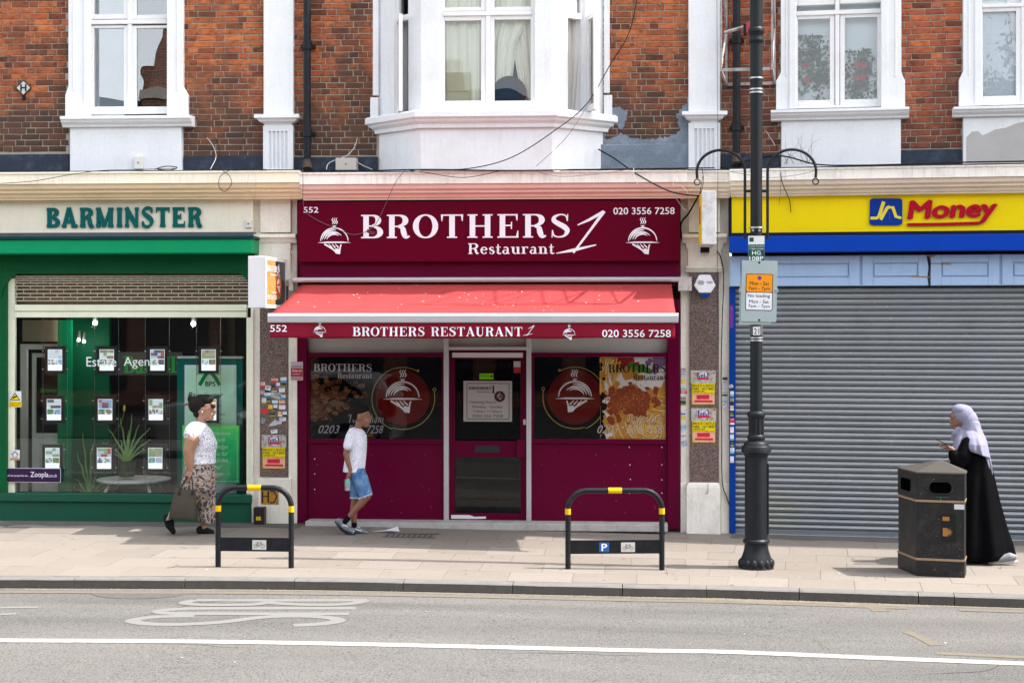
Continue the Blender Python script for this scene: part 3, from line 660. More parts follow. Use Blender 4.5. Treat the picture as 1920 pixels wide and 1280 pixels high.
# fascia with raised lettering
fb = PB(A, LB, 'fascia_board', M_board, -150, 371, 474, 437, -.15, .2, .004)
m = pserif(A, MB(), 'BARMINSTER', 86, 389, 380, 426, -.172, d=.02, T=.25, t=.16, sf=.03, gap=.1)
m.build('lettering', flat('teal_letter', (.0, .17, .16), .5), fb)
PB(A, LB, 'lead_ledge', paint('ledge_grey', (.16, .16, .19), .6, .5), -150, 436, 474, 446, -.24, .2, .004)
ab = PB(A, LB, 'awning_box', M_green, -150, 449, 472, 475, -.5, .42, .01)
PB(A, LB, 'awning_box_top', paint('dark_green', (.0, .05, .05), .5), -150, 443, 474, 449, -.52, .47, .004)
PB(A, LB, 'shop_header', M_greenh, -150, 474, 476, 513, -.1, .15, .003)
for s, x0, x1 in ((1, 3, 50), (-1, 474, 430)):
    xa, xb = A.p(x0, 600, -.11)[0], A.p(x1, 600, -.11)[0]; z1 = A.p(20, 508, -.11)[1]; z0 = z1-.34
    P = [(xa, z1)]+[(xb-(xb-xa)*(1-cos(t)) if 0 else xa+(xb-xa)*(1-sin(t))+0, z1-(z1-z0)*(1-cos(t))) for t in [pi/2*i/10 for i in range(11)]]
    MB().prism([(xa, z1), (xb, z1)]+[(xa+(xb-xa)*(1-sin(pi/2*i/10)), z1-(z1-z0)*(1-cos(pi/2*i/10))) for i in range(1, 11)], -.112, -.03).build('corner_bracket', M_greenh, LB)
PB(A, LB, 'door_post', M_greenh, -40, 513, 12, 930, -.1, .12, .006)
# shop window
fr = MB(); y = -.04
for q in ((12, 522, 27, 926), (462, 595, 471, 926)): pbox(A, fr, *q, y, .07)
pbox(A, fr, 27, 571, 462, 583, y-.02, .08); pbox(A, fr, 27, 584, 462, 595, y-.005, .07)
sw = fr.build('shop_window', M_cream, LB, bev=.004)
xa, xb, za, zb = rect(A, 27, 594, 463, 927, -.02); MB().box(xa, xb, -.02, -.012, za, zb).build('pane', M_glass, sw)
xa, xb, za, zb = rect(A, -140, 520, -40, 927, -.02); MB().box(xa, xb, -.02, -.012, za, zb).build('pane', M_glass, sw)
PB(A, LB, 'shop_sill', M_greend, -40, 926, 471, 941, -.14, .2, .006)
PB(A, LB, 'stall_riser', M_greend, -40, 941, 471, 990, -.10, .2, .004)
# roller grille: slim bars with staggered links, rolled up at the head of the window
rg = PB(A, LB, 'grille_backing', paint('grille_back', (.28, .18, .11), .6, .6, (.05, .04, .03), sc=9), 20, 513, 474, 572, .10, .03, 0)
yy = [517, 521, 525, 529.5, 535, 541.5, 549, 556, 562.5]
for i, q in enumerate(yy):
    xa, xb, za, zb = rect(A, 22, q, 472, q+1.7, -.03); br = MB().box(xa, xb, -.03, -.022, za, zb)
    if i < len(yy)-1:
        zz = A.p(240, yy[i+1], -.03)[1]
        for k in range(17):
            x = xa+.06+k*.168+(.084 if i % 2 else 0)
            if x < xb-.02: br.box(x, x+.008, -.027, -.021, zz+.004, za)
    br.build('grille_bar', paint('grille_metal', (.62, .58, .44), .4, .3, metal=.3), rg)
# pilaster between the two shops
pg = PB(A, LB, 'shop_pilaster', M_stuccow, 470, 373, 557, 985, -.06, .25, .006)
PB(A, LB, 'pilaster_block', M_stuccow, 488, 374, 545, 436, -.13, .1, .006)
xa, xb, za, zb = rect(A, 471, 437, 554, 455, -.2); MB().extr([(0, zb), (-.2, zb-.01), (-.2, zb-.05), (-.16, zb-.07), (-.13, za), (0, za)], xa, xb).build('ledge', M_stuccow, LB, bev=.003)
PB(A, LB, 'pilaster_neck', M_stuccow, 484, 455, 545, 522, -.12, .1, .01)
xa, xb, za, zb = rect(A, 480, 520, 552, 536, -.16); MB().extr([(0, zb), (-.14, zb-.01), (-.16, zb-.03), (-.14, zb-.06), (-.11, za), (0, za)], xa, xb).build('ledge', M_stuccow, LB, bev=.003)
gp1 = PB(A, LB, 'granite_facing', M_gran, 487, 534, 540, 893, -.09, .05, .003)
PB(A, LB, 'pilaster_base', M_stuccow, 484, 896, 546, 986, -.14, .12, .01)
PB(A, LB, 'frame_strip', M_stuccow, 541, 632, 557, 986, -.10, .06, .004)
def sticker_set(F, par, lst, y):
    R = random.Random(11)
    for (x0, y0, x1, y1, c, c2, rot) in lst:
        xa, xb, za, zb = rect(F, x0, y0, x1, y1, y); cx, cz = (xa+xb)/2, (za+zb)/2; ca, sa = cos(rot), sin(rot)
        q = lambda X, Y, Z: (cx+(X-cx)*ca-(Z-cz)*sa, Y, cz+(X-cx)*sa+(Z-cz)*ca)
        o = MB().box(xa, xb, y-.001, y+.002, za, zb).xf(q).build('sticker', flat('st%d%d%d' % tuple(int(v*99) for v in c), c, .5), par)
        m = MB(); w_ = xb-xa; hh = zb-za
        if c2: m.box(xa, xb, y-.0016, y-.001, za, za+hh*R.uniform(.3, .45))
        for k in range(R.randint(1, 3)): m.box(xa+w_*.12, xa+w_*R.uniform(.5, .9), y-.0018, y-.001, zb-hh*(.2+.16*k), zb-hh*(.12+.16*k))
        m.xf(q).build('sticker_print', flat('sp%d%d%d' % tuple(int(v*99) for v in (c2 or (.2, .2, .25))), c2 or (.2, .2, .25), .5), o)
W, RD_, BL, YL, DK, OR, TL = (.72, .73, .78), (.65, .04, .05), (.1, .35, .6), (.75, .6, .03), (.06, .06, .07), (.7, .3, .05), (.2, .5, .6)
sticker_set(A, gp1, [(509, 709, 521, 716, (.75, .5, .5), RD_, 0), (526, 707, 537, 717, W, BL, 0), (489, 716, 497, 726, (.75, .55, .55), RD_, 0), (497, 723, 507, 735, W, DK, -.2), (509, 719, 515, 726, DK, None, .1), (518, 717, 525, 726, W, (.3, .2, .6), 0), (526, 718, 535, 725, DK, (.4, .35, .05), 0), (488, 731, 496, 739, (.55, .35, .35), None, 0), (509, 732, 519, 739, (.6, .6, .2), W, 0), (523, 727, 534, 735, W, None, .05), (496, 736, 508, 744, W, BL, .05), (509, 735, 527, 747, (.5, .5, .48), None, -.3), (525, 740, 535, 748, W, BL, 0), (491, 746, 499, 756, W, (.5, .5, .1), 0), (500, 746, 507, 753, DK, (.4, .4, .1), 0), (510, 750, 521, 757, W, BL, 0), (523, 750, 534, 758, (.7, .6, .35), RD_, 0), (503, 759, 511, 767, YL, OR, .05), (513, 758, 520, 768, W, DK, 0), (523, 759, 535, 767, W, None, -.05), (490, 765, 503, 774, RD_, RD_, .05), (506, 773, 516, 781, DK, (.35, .35, .05), 0), (521, 771, 529, 780, OR, W, 0), (530, 771, 538, 781, W, DK, .05), (490, 783, 497, 794, (.3, .33, .4), None, -.3), (524, 782, 536, 789, W, None, 0), (516, 788, 528, 795, (.6, .6, .65), None, .1), (508, 805, 520, 812, W, None, .15)], -.092)
MB().prism([(A.p(a, b, -.093)[0], A.p(a, b, -.093)[1]) for a, b in ((502, 799), (517, 785), (519, 797))], -.0935, -.091).build('torn_paper', flat('paper', (.55, .56, .6), .8), gp1)
pm = PB(A, LB, 'edge_post', M_stuccow, 471, 580, 475, 985, -.085, .05, .002)
# ================================================================ MIDDLE BUILDING
MBD = thing('terraced_building', 'middle brick building with a white bay window over the maroon restaurant front', 'building', A, A.p(920, 600)[0], 0)
xE = A.p(1352, 600)[0]
brickpanel(A, MBD, M_brick, 552, 706, 296)
gp_poly = [(1120, 205), (1165, 203), (1176, 208), (1172, 232), (1166, 246), (1156, 236), (1150, 232), (1134, 233), (1134, 262), (1150, 258), (1165, 250), (1180, 258), (1200, 262), (1230, 261), (1262, 254), (1275, 246), (1268, 215), (1285, 195), (1296, 196), (1296, 322), (1112, 322), (1115, 290), (1122, 262), (1120, 240)]
GP = [A.p(*q) for q in gp_poly]
def inpoly(x, z, P):
    c = False
    for i in range(len(P)):
        (a, b), (d, e) = P[i], P[i-1]
        if (b > z) != (e > z) and x < (d-a)*(z-b)/(e-b)+a: c = not c
    return c
brickpanel(A, MBD, M_brick, 1131, 1293, 296)
def roughpoly(P, n=8, j=.016):
    out = []
    for i in range(len(P)):
        a, b = Vector(P[i]), Vector(P[(i+1) % len(P)])
        for k in range(n): out.append(tuple(a.lerp(b, k/n)+Vector((random.uniform(-j, j), random.uniform(-j, j)))))
    return out
MB().prism(roughpoly(GP), -.012, .02).build('painted_patch', M_greyp, MBD)
MB().box(bx, xE, 0, .25, 7.25, 10.2).build('upper_wall', M_fbrick, MBD)
MB().box(bx, xE, .25, 9, 10.0, 10.2).build('roof', M_lead, MBD)
MB().box(bx, xE, 8.8, 9, 0, 10).build('rear_wall', M_fbrick, MBD)
MB().box(bx, xE, .12, 8.8, 3.9, 4.1).build('floor_slab', M_dark, MBD)
MB().box(bx, bx+.1, .3, 8.8, 4.1, 10).build('party_wall', M_dark, MBD)
PB(A, MBD, 'flashing', M_lead, 550, 294, 708, 321, -.03, .1, .01)
PB(A, MBD, 'flashing', M_greyp, 1126, 270, 1293, 321, -.035, .1, .01)
pilaster_up(A, MBD, 1291, 1350, 1279, 1364, 208, 230, 321)
# the bay
O = [(-3.02, 0), (-2.44, -.54), (-.90, -.54), (-.31, 0)]
def off(P, d):       # offset the bay outline outwards
    out = []; n = len(P)
    for i, p in enumerate(P):
        es = []
        for a, b in ((i-1, i), (i, i+1)):
            if 0 <= a and b < n: v = (Vector(P[b])-Vector(P[a])).normalized(); es.append(Vector((v.y, -v.x)))
        nrm = sum(es, Vector((0, 0)))/len(es); nrm = nrm/nrm.length_squared if len(es) > 1 else nrm
        q = Vector(p)+nrm*d
        if i in (0, n-1): q = Vector((p[0]+(d*1.2 if i else -d*1.2), 0))
        out.append(tuple(q))
    return out
bz = lambda py, y=-.54: A.p(910, py, y)[1]
MB().slab(O+[(-.31, .2), (-3.02, .2)], bz(322), bz(236)).build('bay_base', M_stucco, MBD, bev=.006)
secs = []
for d, z in ((.05, bz(240)), (.055, bz(233)), (.10, bz(228)), (.115, bz(224)), (.15, bz(221)), (.15, bz(211)), (.13, bz(208)), (0, bz(205))):
    P = off(O, d); secs.append([(x, y, z) for x, y in P]+[(P[-1][0], .1, z), (P[0][0], .1, z)])
MB().loft(secs).build('bay_sill', M_stucco, MBD, bev=.003)
def lerp2(a, b, t): return (a[0]+(b[0]-a[0])*t, a[1]+(b[1]-a[1])*t)
I = off(O, -.20)
zs = bz(206)
xc0, xc1 = A.p(826, 600, -.5)[0], A.p(1003, 600, -.5)[0]
def pier(P, z0=None, z1=7.0, name='bay_pier'): return MB().slab(P, z0 or zs-.02, z1).build(name, M_stucco, MBD, bev=.005)
pier([O[0], lerp2(O[0], O[1], .36), lerp2(I[0], I[1], .30), (-2.85, .1), (O[0][0], .1)])
pier([lerp2(O[0], O[1], .70), O[1], (xc0, -.54), (xc0, -.36), (I[1][0]+.0, -.36), lerp2(I[0], I[1], .70)])
pier([(xc1, -.54), O[2], lerp2(O[3], O[2], .70), lerp2(I[3], I[2], .70), (I[2][0], -.36), (xc1, -.36)])
pier([lerp2(O[3], O[2], .36), O[3], (O[3][0], .1), (-.48, .1), lerp2(I[3], I[2], .30)])
for p, s in ((O[0], -1), (O[3], 1)):       # raised outer strip and its foot
    m = MB(); m.box(p[0]-s*.0, p[0]+s*.07, -.05, .12, bz(178, 0), 7.0); m.box(p[0], p[0]+s*.10, -.06, .12, zs-.05, bz(182, 0)); m.build('bay_edge', M_stucco, MBD, bev=.008)
MB().slab(O+[(-.31, .2), (-3.02, .2)], 7.0, 7.6).build('bay_head', M_stucco, MBD)
window(A, MBD, 826, 1003, 206, [((829, 30, 911, 205), (834, 39, 902, 189)), ((919, 28, 1001, 205), (927, 37, 995, 189)), ((829, -99, 911, 21), (834, -99, 902, 14)), ((919, -99, 1001, 20), (927, -99, 995, 13))], (21, 29), y=-.49, gl=glass('glass_bay', (.985, .995, .99), 1.4, 0, .03), mull=(911, 919))
# angled side lights of the bay
def sidelight(a, b, flip):
    P, Q = Vector(a), Vector(b); L = (Q-P).length; d = (Q-P)/L; nrm = Vector((d.y, -d.x)) if flip < 0 else Vector((d.y, -d.x))
    def T(x, y, z): v = P+d*x-nrm*(y); return (v.x, v.y, z)
    m = MB(); zt_ = bz(28, -.3); zt2 = bz(36, -.3)
    m.box(0, .03, .05, .11, zs, 7); m.box(L-.03, L, .05, .11, zs, 7); m.box(.03, L-.03, .04, .11, zt2, zt_+.02); m.box(.03, L-.03, .05, .11, zs, zs+.03)
    f = m.xf(T).build('window', M_frame, MBD); MB().box(.03, L-.03, .08, .085, zt_+.02, 6.9).xf(T).build('pane', M_glassu, f)
    return T, L, f
T, L, f = sidelight(lerp2(O[0], O[1], .36), lerp2(O[0], O[1], .70), -1)
def opencas(hx, hy, ang, w_, f, z0, z1):
    ca, sa = cos(ang), sin(ang); q = lambda x, y, z: (hx+x*ca-y*sa, hy+x*sa+y*ca, z)
    c = ring(MB(), (0, w_, z0, z1), (.055, w_-.055, z0+.08, z1-.06), 0, .045).xf(q).build('casement', M_frame, f, bev=.004)
    MB().box(.05, w_-.05, .02, .026, z0+.07, z1-.05).xf(q).build('pane', M_glassu, f)
p0 = lerp2(O[0], O[1], .34); opencas(p0[0]+.03, p0[1]+.02, radians(-76), .36, f, zs+.0, bz(30, -.3))
T2, L2, f2 = sidelight(lerp2(O[2], O[3], .30), lerp2(O[2], O[3], .64), 1)
p1 = lerp2(O[2], O[3], .66); opencas(p1[0]-.01, p1[1]+.01, radians(-72), .34, f2, zs+.0, bz(30, -.3))
# curtains and things left on the sill inside the bay
zc = 6.95; X = lambda px, y=0: A.p(px, 600, y)[0]
curtain(A, MBD, X(822, -.3), X(912, -.3), zs-.02, zc, -.37, M_curt, 9, .022)
curtain(A, MBD, X(905, -.3), X(985, -.3), zs-.02, zc, -.36, M_curt, 8, .022, shape=lambda f: (0, .62+.4*min(1, f*1.1)) if f < .5 else (0, 1))
curtain(A, MBD, X(950, -.25), X(1012, -.25), zs-.02, zc, -.33, paint('curtain2', (.85, .80, .66), .9, .2), 7, .02, shape=lambda f: (.55*(1-min(1, f*1.7)), 1))
curtain(A, MBD, X(1040, -.2), X(1098, -.2), zs-.02, zc, -.12, paint('curtain3', (.75, .72, .66), .9, .2), 7, .03, shape=lambda f: (0, .8+.2*sin(f*3)))
curtain(A, MBD, X(752, -.1), X(790, -.1), zs+.55, zc, -.06, paint('curtain3', (.5, .5, .5), .9, .2), 5, .02, shape=lambda f: (.55-.5*f, 1))
MB().box(-3.3, -.1, .5, .55, 4.1, 7.2).build('room_wall', paint('roomwall', (.06, .055, .05), .9), MBD)
MB().box(X(752, .05), X(795, .05), .06, .07, zs-.2, 7).build('dark_room_sheet', M_dark, MBD)  # black sheet standing in for the dark room behind the casement
bxx = thing('cardboard_box', 'pale cardboard box standing on the sill inside the bay window', 'box', A, X(858, -.36), -.38, zs)
m = MB(); xa, xb, za, zb = rect(A, 836, 136, 881, 190, -.40); m.box(xa, xb, -.40, -.32, zs-.0, zb); m.build('carton', paint('boxcream', (.66, .62, .44), .8, .1), bxx, bev=.004)
MB().box(xa+.02, xb-.02, -.402, -.399, (zs+zb)/2, (zs+zb)/2+.01).build('tape', flat('tape', (.5, .46, .3), .5), bxx)
bsk = thing('basket', 'dark blue and brown round tub tipped against the curtain inside the bay window', 'basket', A, X(958, -.36), -.38, zs)
c = (X(955, -.36), bz(172, -.36)); m = MB()
secs = [[(c[0]+r*cos(t), yq, c[1]-.03+r*sin(t)*1.0) for t in [2*pi*i/28 for i in range(28)]] for r, yq in ((.205, -.40), (.20, -.375), (.17, -.33), (.15, -.31))]
m.loft(secs).build('tub', paint('tub', (.10, .06, .07), .6, .3), bsk); disc(MB(), c[0]-.03, c[1]-.03, .155, -.402).build('tub_base', paint('tub_blue', (.03, .07, .13), .4, .4), bsk)
a, b, c = zt(A, 900); cornice(A, MBD, X(565, -.4), X(1288, -.4), M_corn_t, M_corn_p, zt=a, zm=b, zb=c)
cornice(A, MBD, X(1288, -.4)+.0, X(1370, -.42), paint('cornice_top2', (.78, .73, .64), .65, .5, (.4, .34, .26), sc=3, bmp=.4, streak=.4), M_corn_r, zt=A.p(1320, 318, -.50)[1], zm=A.p(1320, 342, -.50)[1], zb=A.p(1320, 371, -.30)[1])
# ---- restaurant front
MB().box(X(556, 0), X(1278, 0), -.05, .15, A.p(920, 535)[1], 4.12).build('header_wall', M_marp, MBD)
PB(A, MBD, 'header_panel', M_marp, 563, 490, 1275, 519, -.18, .15, .003)
for x0, x1 in ((557, 575), (1252, 1275)): PB(A, MBD, 'side_post', M_mar, x0, 560, x1, 988 if x0 < 600 else 992, -.09, .16, .005)
for x0, x1 in ((832, 841), (987, 996)): PB(A, MBD, 'mullion', M_silver, x0, 560, x1, 985, -.075, .1, .004)
for x0, x1 in ((575, 832), (841, 987), (996, 1252)):
    tl = MB(); pbox(A, tl, x0, 560, x1, 656 if x0 == 841 else 662, .02, .01); tl.build('top_light', paint('top_blind', (.47, .46, .43), .5, .25, sc=2, bmp=0), MBD)
win = {}
for nm, x0, x1 in (('l', 575, 832), ('r', 996, 1252)):
    fr = MB(); pbox(A, fr, x0, 661, x1, 669, -.06, .09); pbox(A, fr, x0, 823, x1, 832, -.06, .09); pbox(A, fr, x0, 669, x0+5, 823, -.05, .08); pbox(A, fr, x1-4, 669, x1, 823, -.05, .08)
    w_ = fr.build('shop_window', M_mar, MBD, bev=.003); win[nm] = w_
    PB(A, w_, 'vinyl', flat('vinyl_black', (.006, .005, .007), .95), x0+4, 668, x1-3, 825, .0, .01, 0)
    PB(A, w_, 'pane', glass('glass_shop', (.98, .98, .98), 1.36, 0, .01), x0+4, 668, x1-3, 825, -.02, .006, 0)
    PB(A, MBD, 'lower_panel', M_marp, x0-1, 832, x1+1, 981, -.035, .08, .003)
    m = MB(); R = random.Random(4)
    for (sx, sy) in ([(590, 860), (590, 888), (590, 917)] if nm == 'l' else [(1180, 838), (1241, 838), (1181, 871), (1241, 871), (1182, 898), (1241, 899), (1180, 924), (1241, 924)]):
        x_, z_ = A.p(sx, sy, -.037); disc(m, x_, z_, .007, -.037, 8)
    m.build('screw_head', flat('screw', (.7, .7, .72), .4), MBD)
    m = MB()
    for i in range(26): x_, z_ = A.p(R.uniform(x0+5, x1-5), R.uniform(840, 975), -.0365); disc(m, x_, z_, R.uniform(.002, .005), -.0365, 5)
    m.build('chipped_paint', flat('chip', (.45, .3, .35), .8), MBD)
PB(A, MBD, 'threshold', paint('threshold', (.55, .53, .50), .8, .7, (.25, .24, .22), sc=6, bmp=.6), 572, 980, 1252, 994, -.30, .35, .01)
# window graphics: dish logo in a disc with gold orbit lines
gd = flat('gold', (.55, .42, .06), .4); dr = flat('disc_red', (.21, .012, .010), .9)
def graphic(w_, cx, cy, fl, y=-.003):
    c = A.p(cx, cy, y); r = A.p(cx+51, cy, y)[0]-c[0]; disc(MB(), c[0], c[1], r, y-.001).build('disc', dr, w_)
    m = MB(); cloche(m, c[0], c[1]-.02, r*.72, y-.002, fl); m.build('dish_logo', M_whitep, w_)
    m = MB(); s = fl
    m.ribbon([(c[0]+x*s, c[1]+z) for x, z in arc(0, -.02, r*1.13, r*1.16, 62, 195, 40)], .008, y-.002)
    m.ribbon([(c[0]+x*s, c[1]+z) for x, z in arc(0, -.0, r*1.18, r*1.16, -108, 12, 40)], .008, y-.002)
    m.ribbon([(c[0]+x*s, c[1]+z) for x, z in arc(0, -.02, r*1.13, r*1.16, 195, 250, 20)], .008, y-.002)
    disc(m, c[0]+s*r*1.13*cos(radians(60)), c[1]+r*.98, .016, y-.0025, 16); m.ribbon([(c[0]+s*r*1.17+x, c[1]+r*.3+z) for x, z in arc(0, 0, .018, .018, 0, 360, 14)], .007, y-.0025)
    m.build('orbit_line', gd, w_)
graphic(win['l'], 755, 745, 1); graphic(win['r'], 1078, 744, -1)
m = MB(); pserif(A, m, 'BROTHERS', 588, 682, 698, 696, -.004); pserif(A, m, 'Restaurant', 633, 699, 698, 709, -.004, T=.17, t=.07)
m.build('lettering', flat('print_grey', (.62, .60, .62), .5), win['l'])
def italic_lines(w_, x, y_, mat):
    m = MB(); pserif(A, m, 'Tottenham', x, 777, x+68, 792, y_, T=.13, t=.06, sf=.04, shear=.3); ptext(A, m, '0203', x-54, 797, x-14, 812, y_, shear=.35); ptext(A, m, '556', x+0, 797, x+30, 812, y_, shear=.35); ptext(A, m, '7258', x+36, 797, x+68, 812, y_, shear=.35)
    m.build('lettering', mat, w_)
italic_lines(win['l'], 651, -.004, flat('print_grey2', (.5, .5, .52), .5))
# dark food photo on the left window
R = random.Random(9); m = MB(); m2 = MB()
for i in range(240):
    px = 580+abs(R.gauss(0, 42)); py = 750+R.gauss(0, 22)
    if px > 690 or py > 790 or py < 695: continue
    x_, z_ = A.p(px, py, -.002); r = R.uniform(.012, .05); a0 = R.uniform(0, 6)
    (m if R.random() < .6 else m2).add([(x_+r*cos(t+a0)*R.uniform(.7, 1.2), -.0012-i*.000004, z_+r*.6*sin(t+a0)) for t in [2*pi*k/8 for k in range(8)]], [tuple(range(8))])
m.build('food_photo', paint('food_dark', (.22, .065, .02), .7, .9, (.02, .01, .006), sc=16, bmp=0), win['l']); m2.build('food_photo', paint('food_dark2', (.34, .15, .06), .7, .9, (.04, .015, .008), sc=16, bmp=0), win['l'])
# pasta photo on the right window (flat print)
pr = rect(A, 1124, 669, 1249, 824, -.003)
def clipx(p): return (max(pr[0]+.012, min(pr[1]-.004, p[0])), max(pr[2]+.004, min(pr[3]-.004, p[1])))
def pastabg():
    m, n, b = nodes('pasta_bg'); co = coord(n); sx = n.nodes.new('ShaderNodeSeparateXYZ'); n.links.new(co, sx.inputs[0])
    c = mix(n, (.75, .72, .74), (.80, .72, .60), noise_(n, co, 3, 2)); c = mix(n, c, (.55, .03, .02), ramp(n, [(.52, 0.0), (.6, 1.0)], noise_(n, co, 2.4, 0, .5, (1, 1, 3))))
    n.links.new(c, b.inputs['Base Color']); return m
MB().box(pr[0]+.01, pr[1], -.0035, -.002, pr[2], pr[3]).build('food_photo', paint('pp_white', (.92, .88, .88), .6, 0, bmp=0), win['r'])
def blobs(n, cx, cy, sx_, sy_, r0, r1, mat, dy, seed, name='food_photo'):
    R = random.Random(seed); m = MB()
    for i in range(n):
        x_, z_ = clipx(A.p(R.gauss(cx, sx_), R.gauss(cy, sy_), -.003)); r = R.uniform(r0, r1); a0 = R.uniform(0, 6)
        P = [clipx((x_+r*cos(t)*R.uniform(.6, 1.2), z_+r*sin(t)*R.uniform(.6, 1.2))) for t in [2*pi*k/9 for k in range(9)]]
        m.add([(a, dy-i*.000002, b) for a, b in P], [tuple(range(9))])
    m.build(name, mat, win['r'])
def strands(n, cx, cy, sx_, sy_, dy, mats, seed, dirs=(0, 6.28), dk=None):
    R = random.Random(seed); M = [MB() for _ in mats]; D_ = MB()
    for i in range(n):
        p = Vector(A.p(R.gauss(cx, sx_), R.gauss(cy, sy_), -.003)); a = R.uniform(*dirs); P = []; k = R.uniform(-.12, .12)
        if dirs[0] == 0: q_ = p-Vector(A.p(1228, 800, -.003)); a = atan2(q_.y, q_.x)+pi/2+R.uniform(-.35, .35); k = .022/max(.04, q_.length)*.9; p = p-Vector((cos(a), sin(a)))*.08
        for q in range(10): P.append(clipx(p)); p = p+Vector((cos(a), sin(a)))*.022; a += k
        D_.k = 0; D_.ribbon(P, .024, dy-i*.00001); M[i % len(M)].k = 0; M[i % len(M)].ribbon(P, .017, dy-i*.00001-.000005)
    D_.build('food_photo', flat('pf_dark', (.50, .20, .03), .5), win['r'])
    for mb, mt in zip(M, mats): mb.build('food_photo', mt, win['r'])
blobs(14, 1160, 675, 22, 8, .05, .09, flat('pf_red', (.5, .02, .02), .5), -.0040, 1); blobs(14, 1190, 692, 20, 5, .03, .06, flat('pf_green', (.12, .45, .04), .5), -.0042, 2); blobs(14, 1228, 680, 12, 8, .03, .06, flat('pf_purple', (.35, .18, .42), .5), -.0043, 3)
blobs(240, 1196, 785, 38, 30, .03, .07, flat('pf_base', (.70, .34, .05), .5), -.0045, 4); blobs(40, 1138, 690, 7, 18, .03, .05, flat('pf_base', (.55, .2, .03), .5), -.0045, 5)
pm_ = [flat('pf_y%d' % i, c, .4) for i, c in enumerate([(.95, .58, .08), (.95, .66, .16), (.85, .40, .05), (.95, .78, .36)])]
strands(34, 1141, 700, 9, 22, -.0048, pm_, 6, (1.0, 2.4)); strands(110, 1212, 795, 28, 22, -.0048, pm_, 7)
blobs(170, 1182, 752, 21, 13, .02, .05, flat('pf_sauce', (.44, .085, .025), .5), -.0064, 8); blobs(170, 1182, 751, 21, 13, .006, .015, flat('pf_sauce2', (.56, .14, .045), .5), -.0072, 10); blobs(60, 1185, 748, 26, 19, .004, .01, flat('pf_sauce3', (.7, .35, .15), .5), -.0078, 12); blobs(26, 1126, 770, 4, 34, .02, .055, flat('vinyl_black', (.006, .005, .007), .95), -.0081, 14)
m = MB(); pserif(A, m, 'BROTHERS', 1141, 683, 1249, 698, -.0085); pserif(A, m, 'Restaurant', 1187, 701, 1249, 712, -.0085, T=.17, t=.07); m.build('lettering', flat('print_black', (.02, .015, .015), .5), win['r'])
italic_lines(win['r'], 1174, -.0095, flat('print_pale', (.72, .66, .62), .5))
# ---- door
fr = MB(); pbox(A, fr, 841, 656, 987, 662, -.05, .09); fr.build('door_head', M_mar, MBD); PB(A, MBD, 'door_track', M_silver, 841, 650, 987, 656, -.07, .1, .003)
dm = MB(); ri = rect(A, 853, 673, 976, 826, -.02); ro = rect(A, 841, 662, 987, 826, -.02); ring(dm, ro, (ri[0], ri[1], ri[2], ri[3]), -.02, .05)
r2 = rect(A, 853, 857, 976, 962, -.02); zlo = A.p(914, 982, -.02)[1]
dm.box(ro[0], ro[1], -.02, .03, r2[3], ri[2]) if 0 else None
dm = MB()
dm.box(ro[0], ri[0], -.02, .03, zlo, ro[3]); dm.box(ri[1], ro[1], -.02, .03, zlo, ro[3]); dm.box(ri[0], ri[1], -.02, .03, ri[3], ro[3]); dm.box(ri[0], ri[1], -.02, .03, r2[3], ri[2]); dm.box(ri[0], ri[1], -.02, .03, zlo, r2[2])
dr_ = dm.build('door', M_mar, MBD, bev=.004)
for q in (ri, r2): MB().box(q[0], q[1], .003, .009, q[2], q[3]).build('door_pane', glass('glass_door', (.6, .6, .6), 1.36), dr_)
PB(A, dr_, 'door_closer', flat('closer', (.62, .58, .60), .4), 848, 661, 980, 670, -.075, .05, .004)
PB(A, dr_, 'letter_box', flat('slot', (.02, .02, .025), .4), 890, 835, 937, 848, -.027, .01, .003)
PB(A, dr_, 'door_handle', M_marp, 969, 824, 985, 858, -.06, .04, .006)
PB(A, dr_, 'lock', flat('lock', (.6, .6, .62), .3), 981, 786, 986, 796, -.03, .01, .002)
xa, xb, za, zb = rect(A, 846, 965, 911, 972, -.023); MB().prism([(xa, za), (xa, zb), (xa+.22, zb), (xa+.28, zb-.02), (xb, zb-.015), (xb, za+.005), (xa+.3, za)], -.0235, -.02).build('kick_strip', flat('kick', (.72, .70, .73), .5), dr_)
MB().box(ro[0]-.3, ro[1]+.3, .1, 3.0, -.1, 2.6).xf(lambda x, y, z: (x, y, z)).build('dark_hall', flat('hall', (.012, .011, .011), .6), MBD)
hb = PB(A, dr_, 'hours_board', flat('hours', (.42, .38, .37), .8), 869, 714, 960, 790, -.012, .004, 0)
m = MB(); y = -.013; xa, xb, za, zb = rect(A, 875, 718, 955, 786, y); ring(m, (xa, xb, za, zb), (xa+.007, xb-.007, za+.007, zb-.007), y, .0005)
pserif(A, m, 'BROTHERS', 879, 725, 921, 730, y, T=.22, t=.1); ptext(A, m, 'Restaurant', 895, 733, 920, 736, y, bold=.01); pserif(A, m, 'I', 922, 723, 928, 737, y)
ptext(A, m, 'Opening Hours', 880, 751, 930, 757, y, bold=.015); ptext(A, m, 'Monday - Sunday', 886, 760, 942, 766, y, bold=.015); ptext(A, m, '7:00am 11:00pm', 887, 769, 941, 774, y, bold=.015); ptext(A, m, '0203 556 7258', 886, 777, 943, 782, y, bold=.015)
m.build('lettering', flat('print_brown', (.04, .02, .02), .6), hb)
c = A.p(937, 743, -.0135); disc(MB(), c[0], c[1], .066, -.0135).build('disc', flat('disc_brown', (.08, .02, .02), .6), hb); m = MB(); cloche(m, c[0], c[1]-.01, .042, -.014, 1); m.build('dish_logo', flat('hours', (.42, .38, .37), .8), hb)
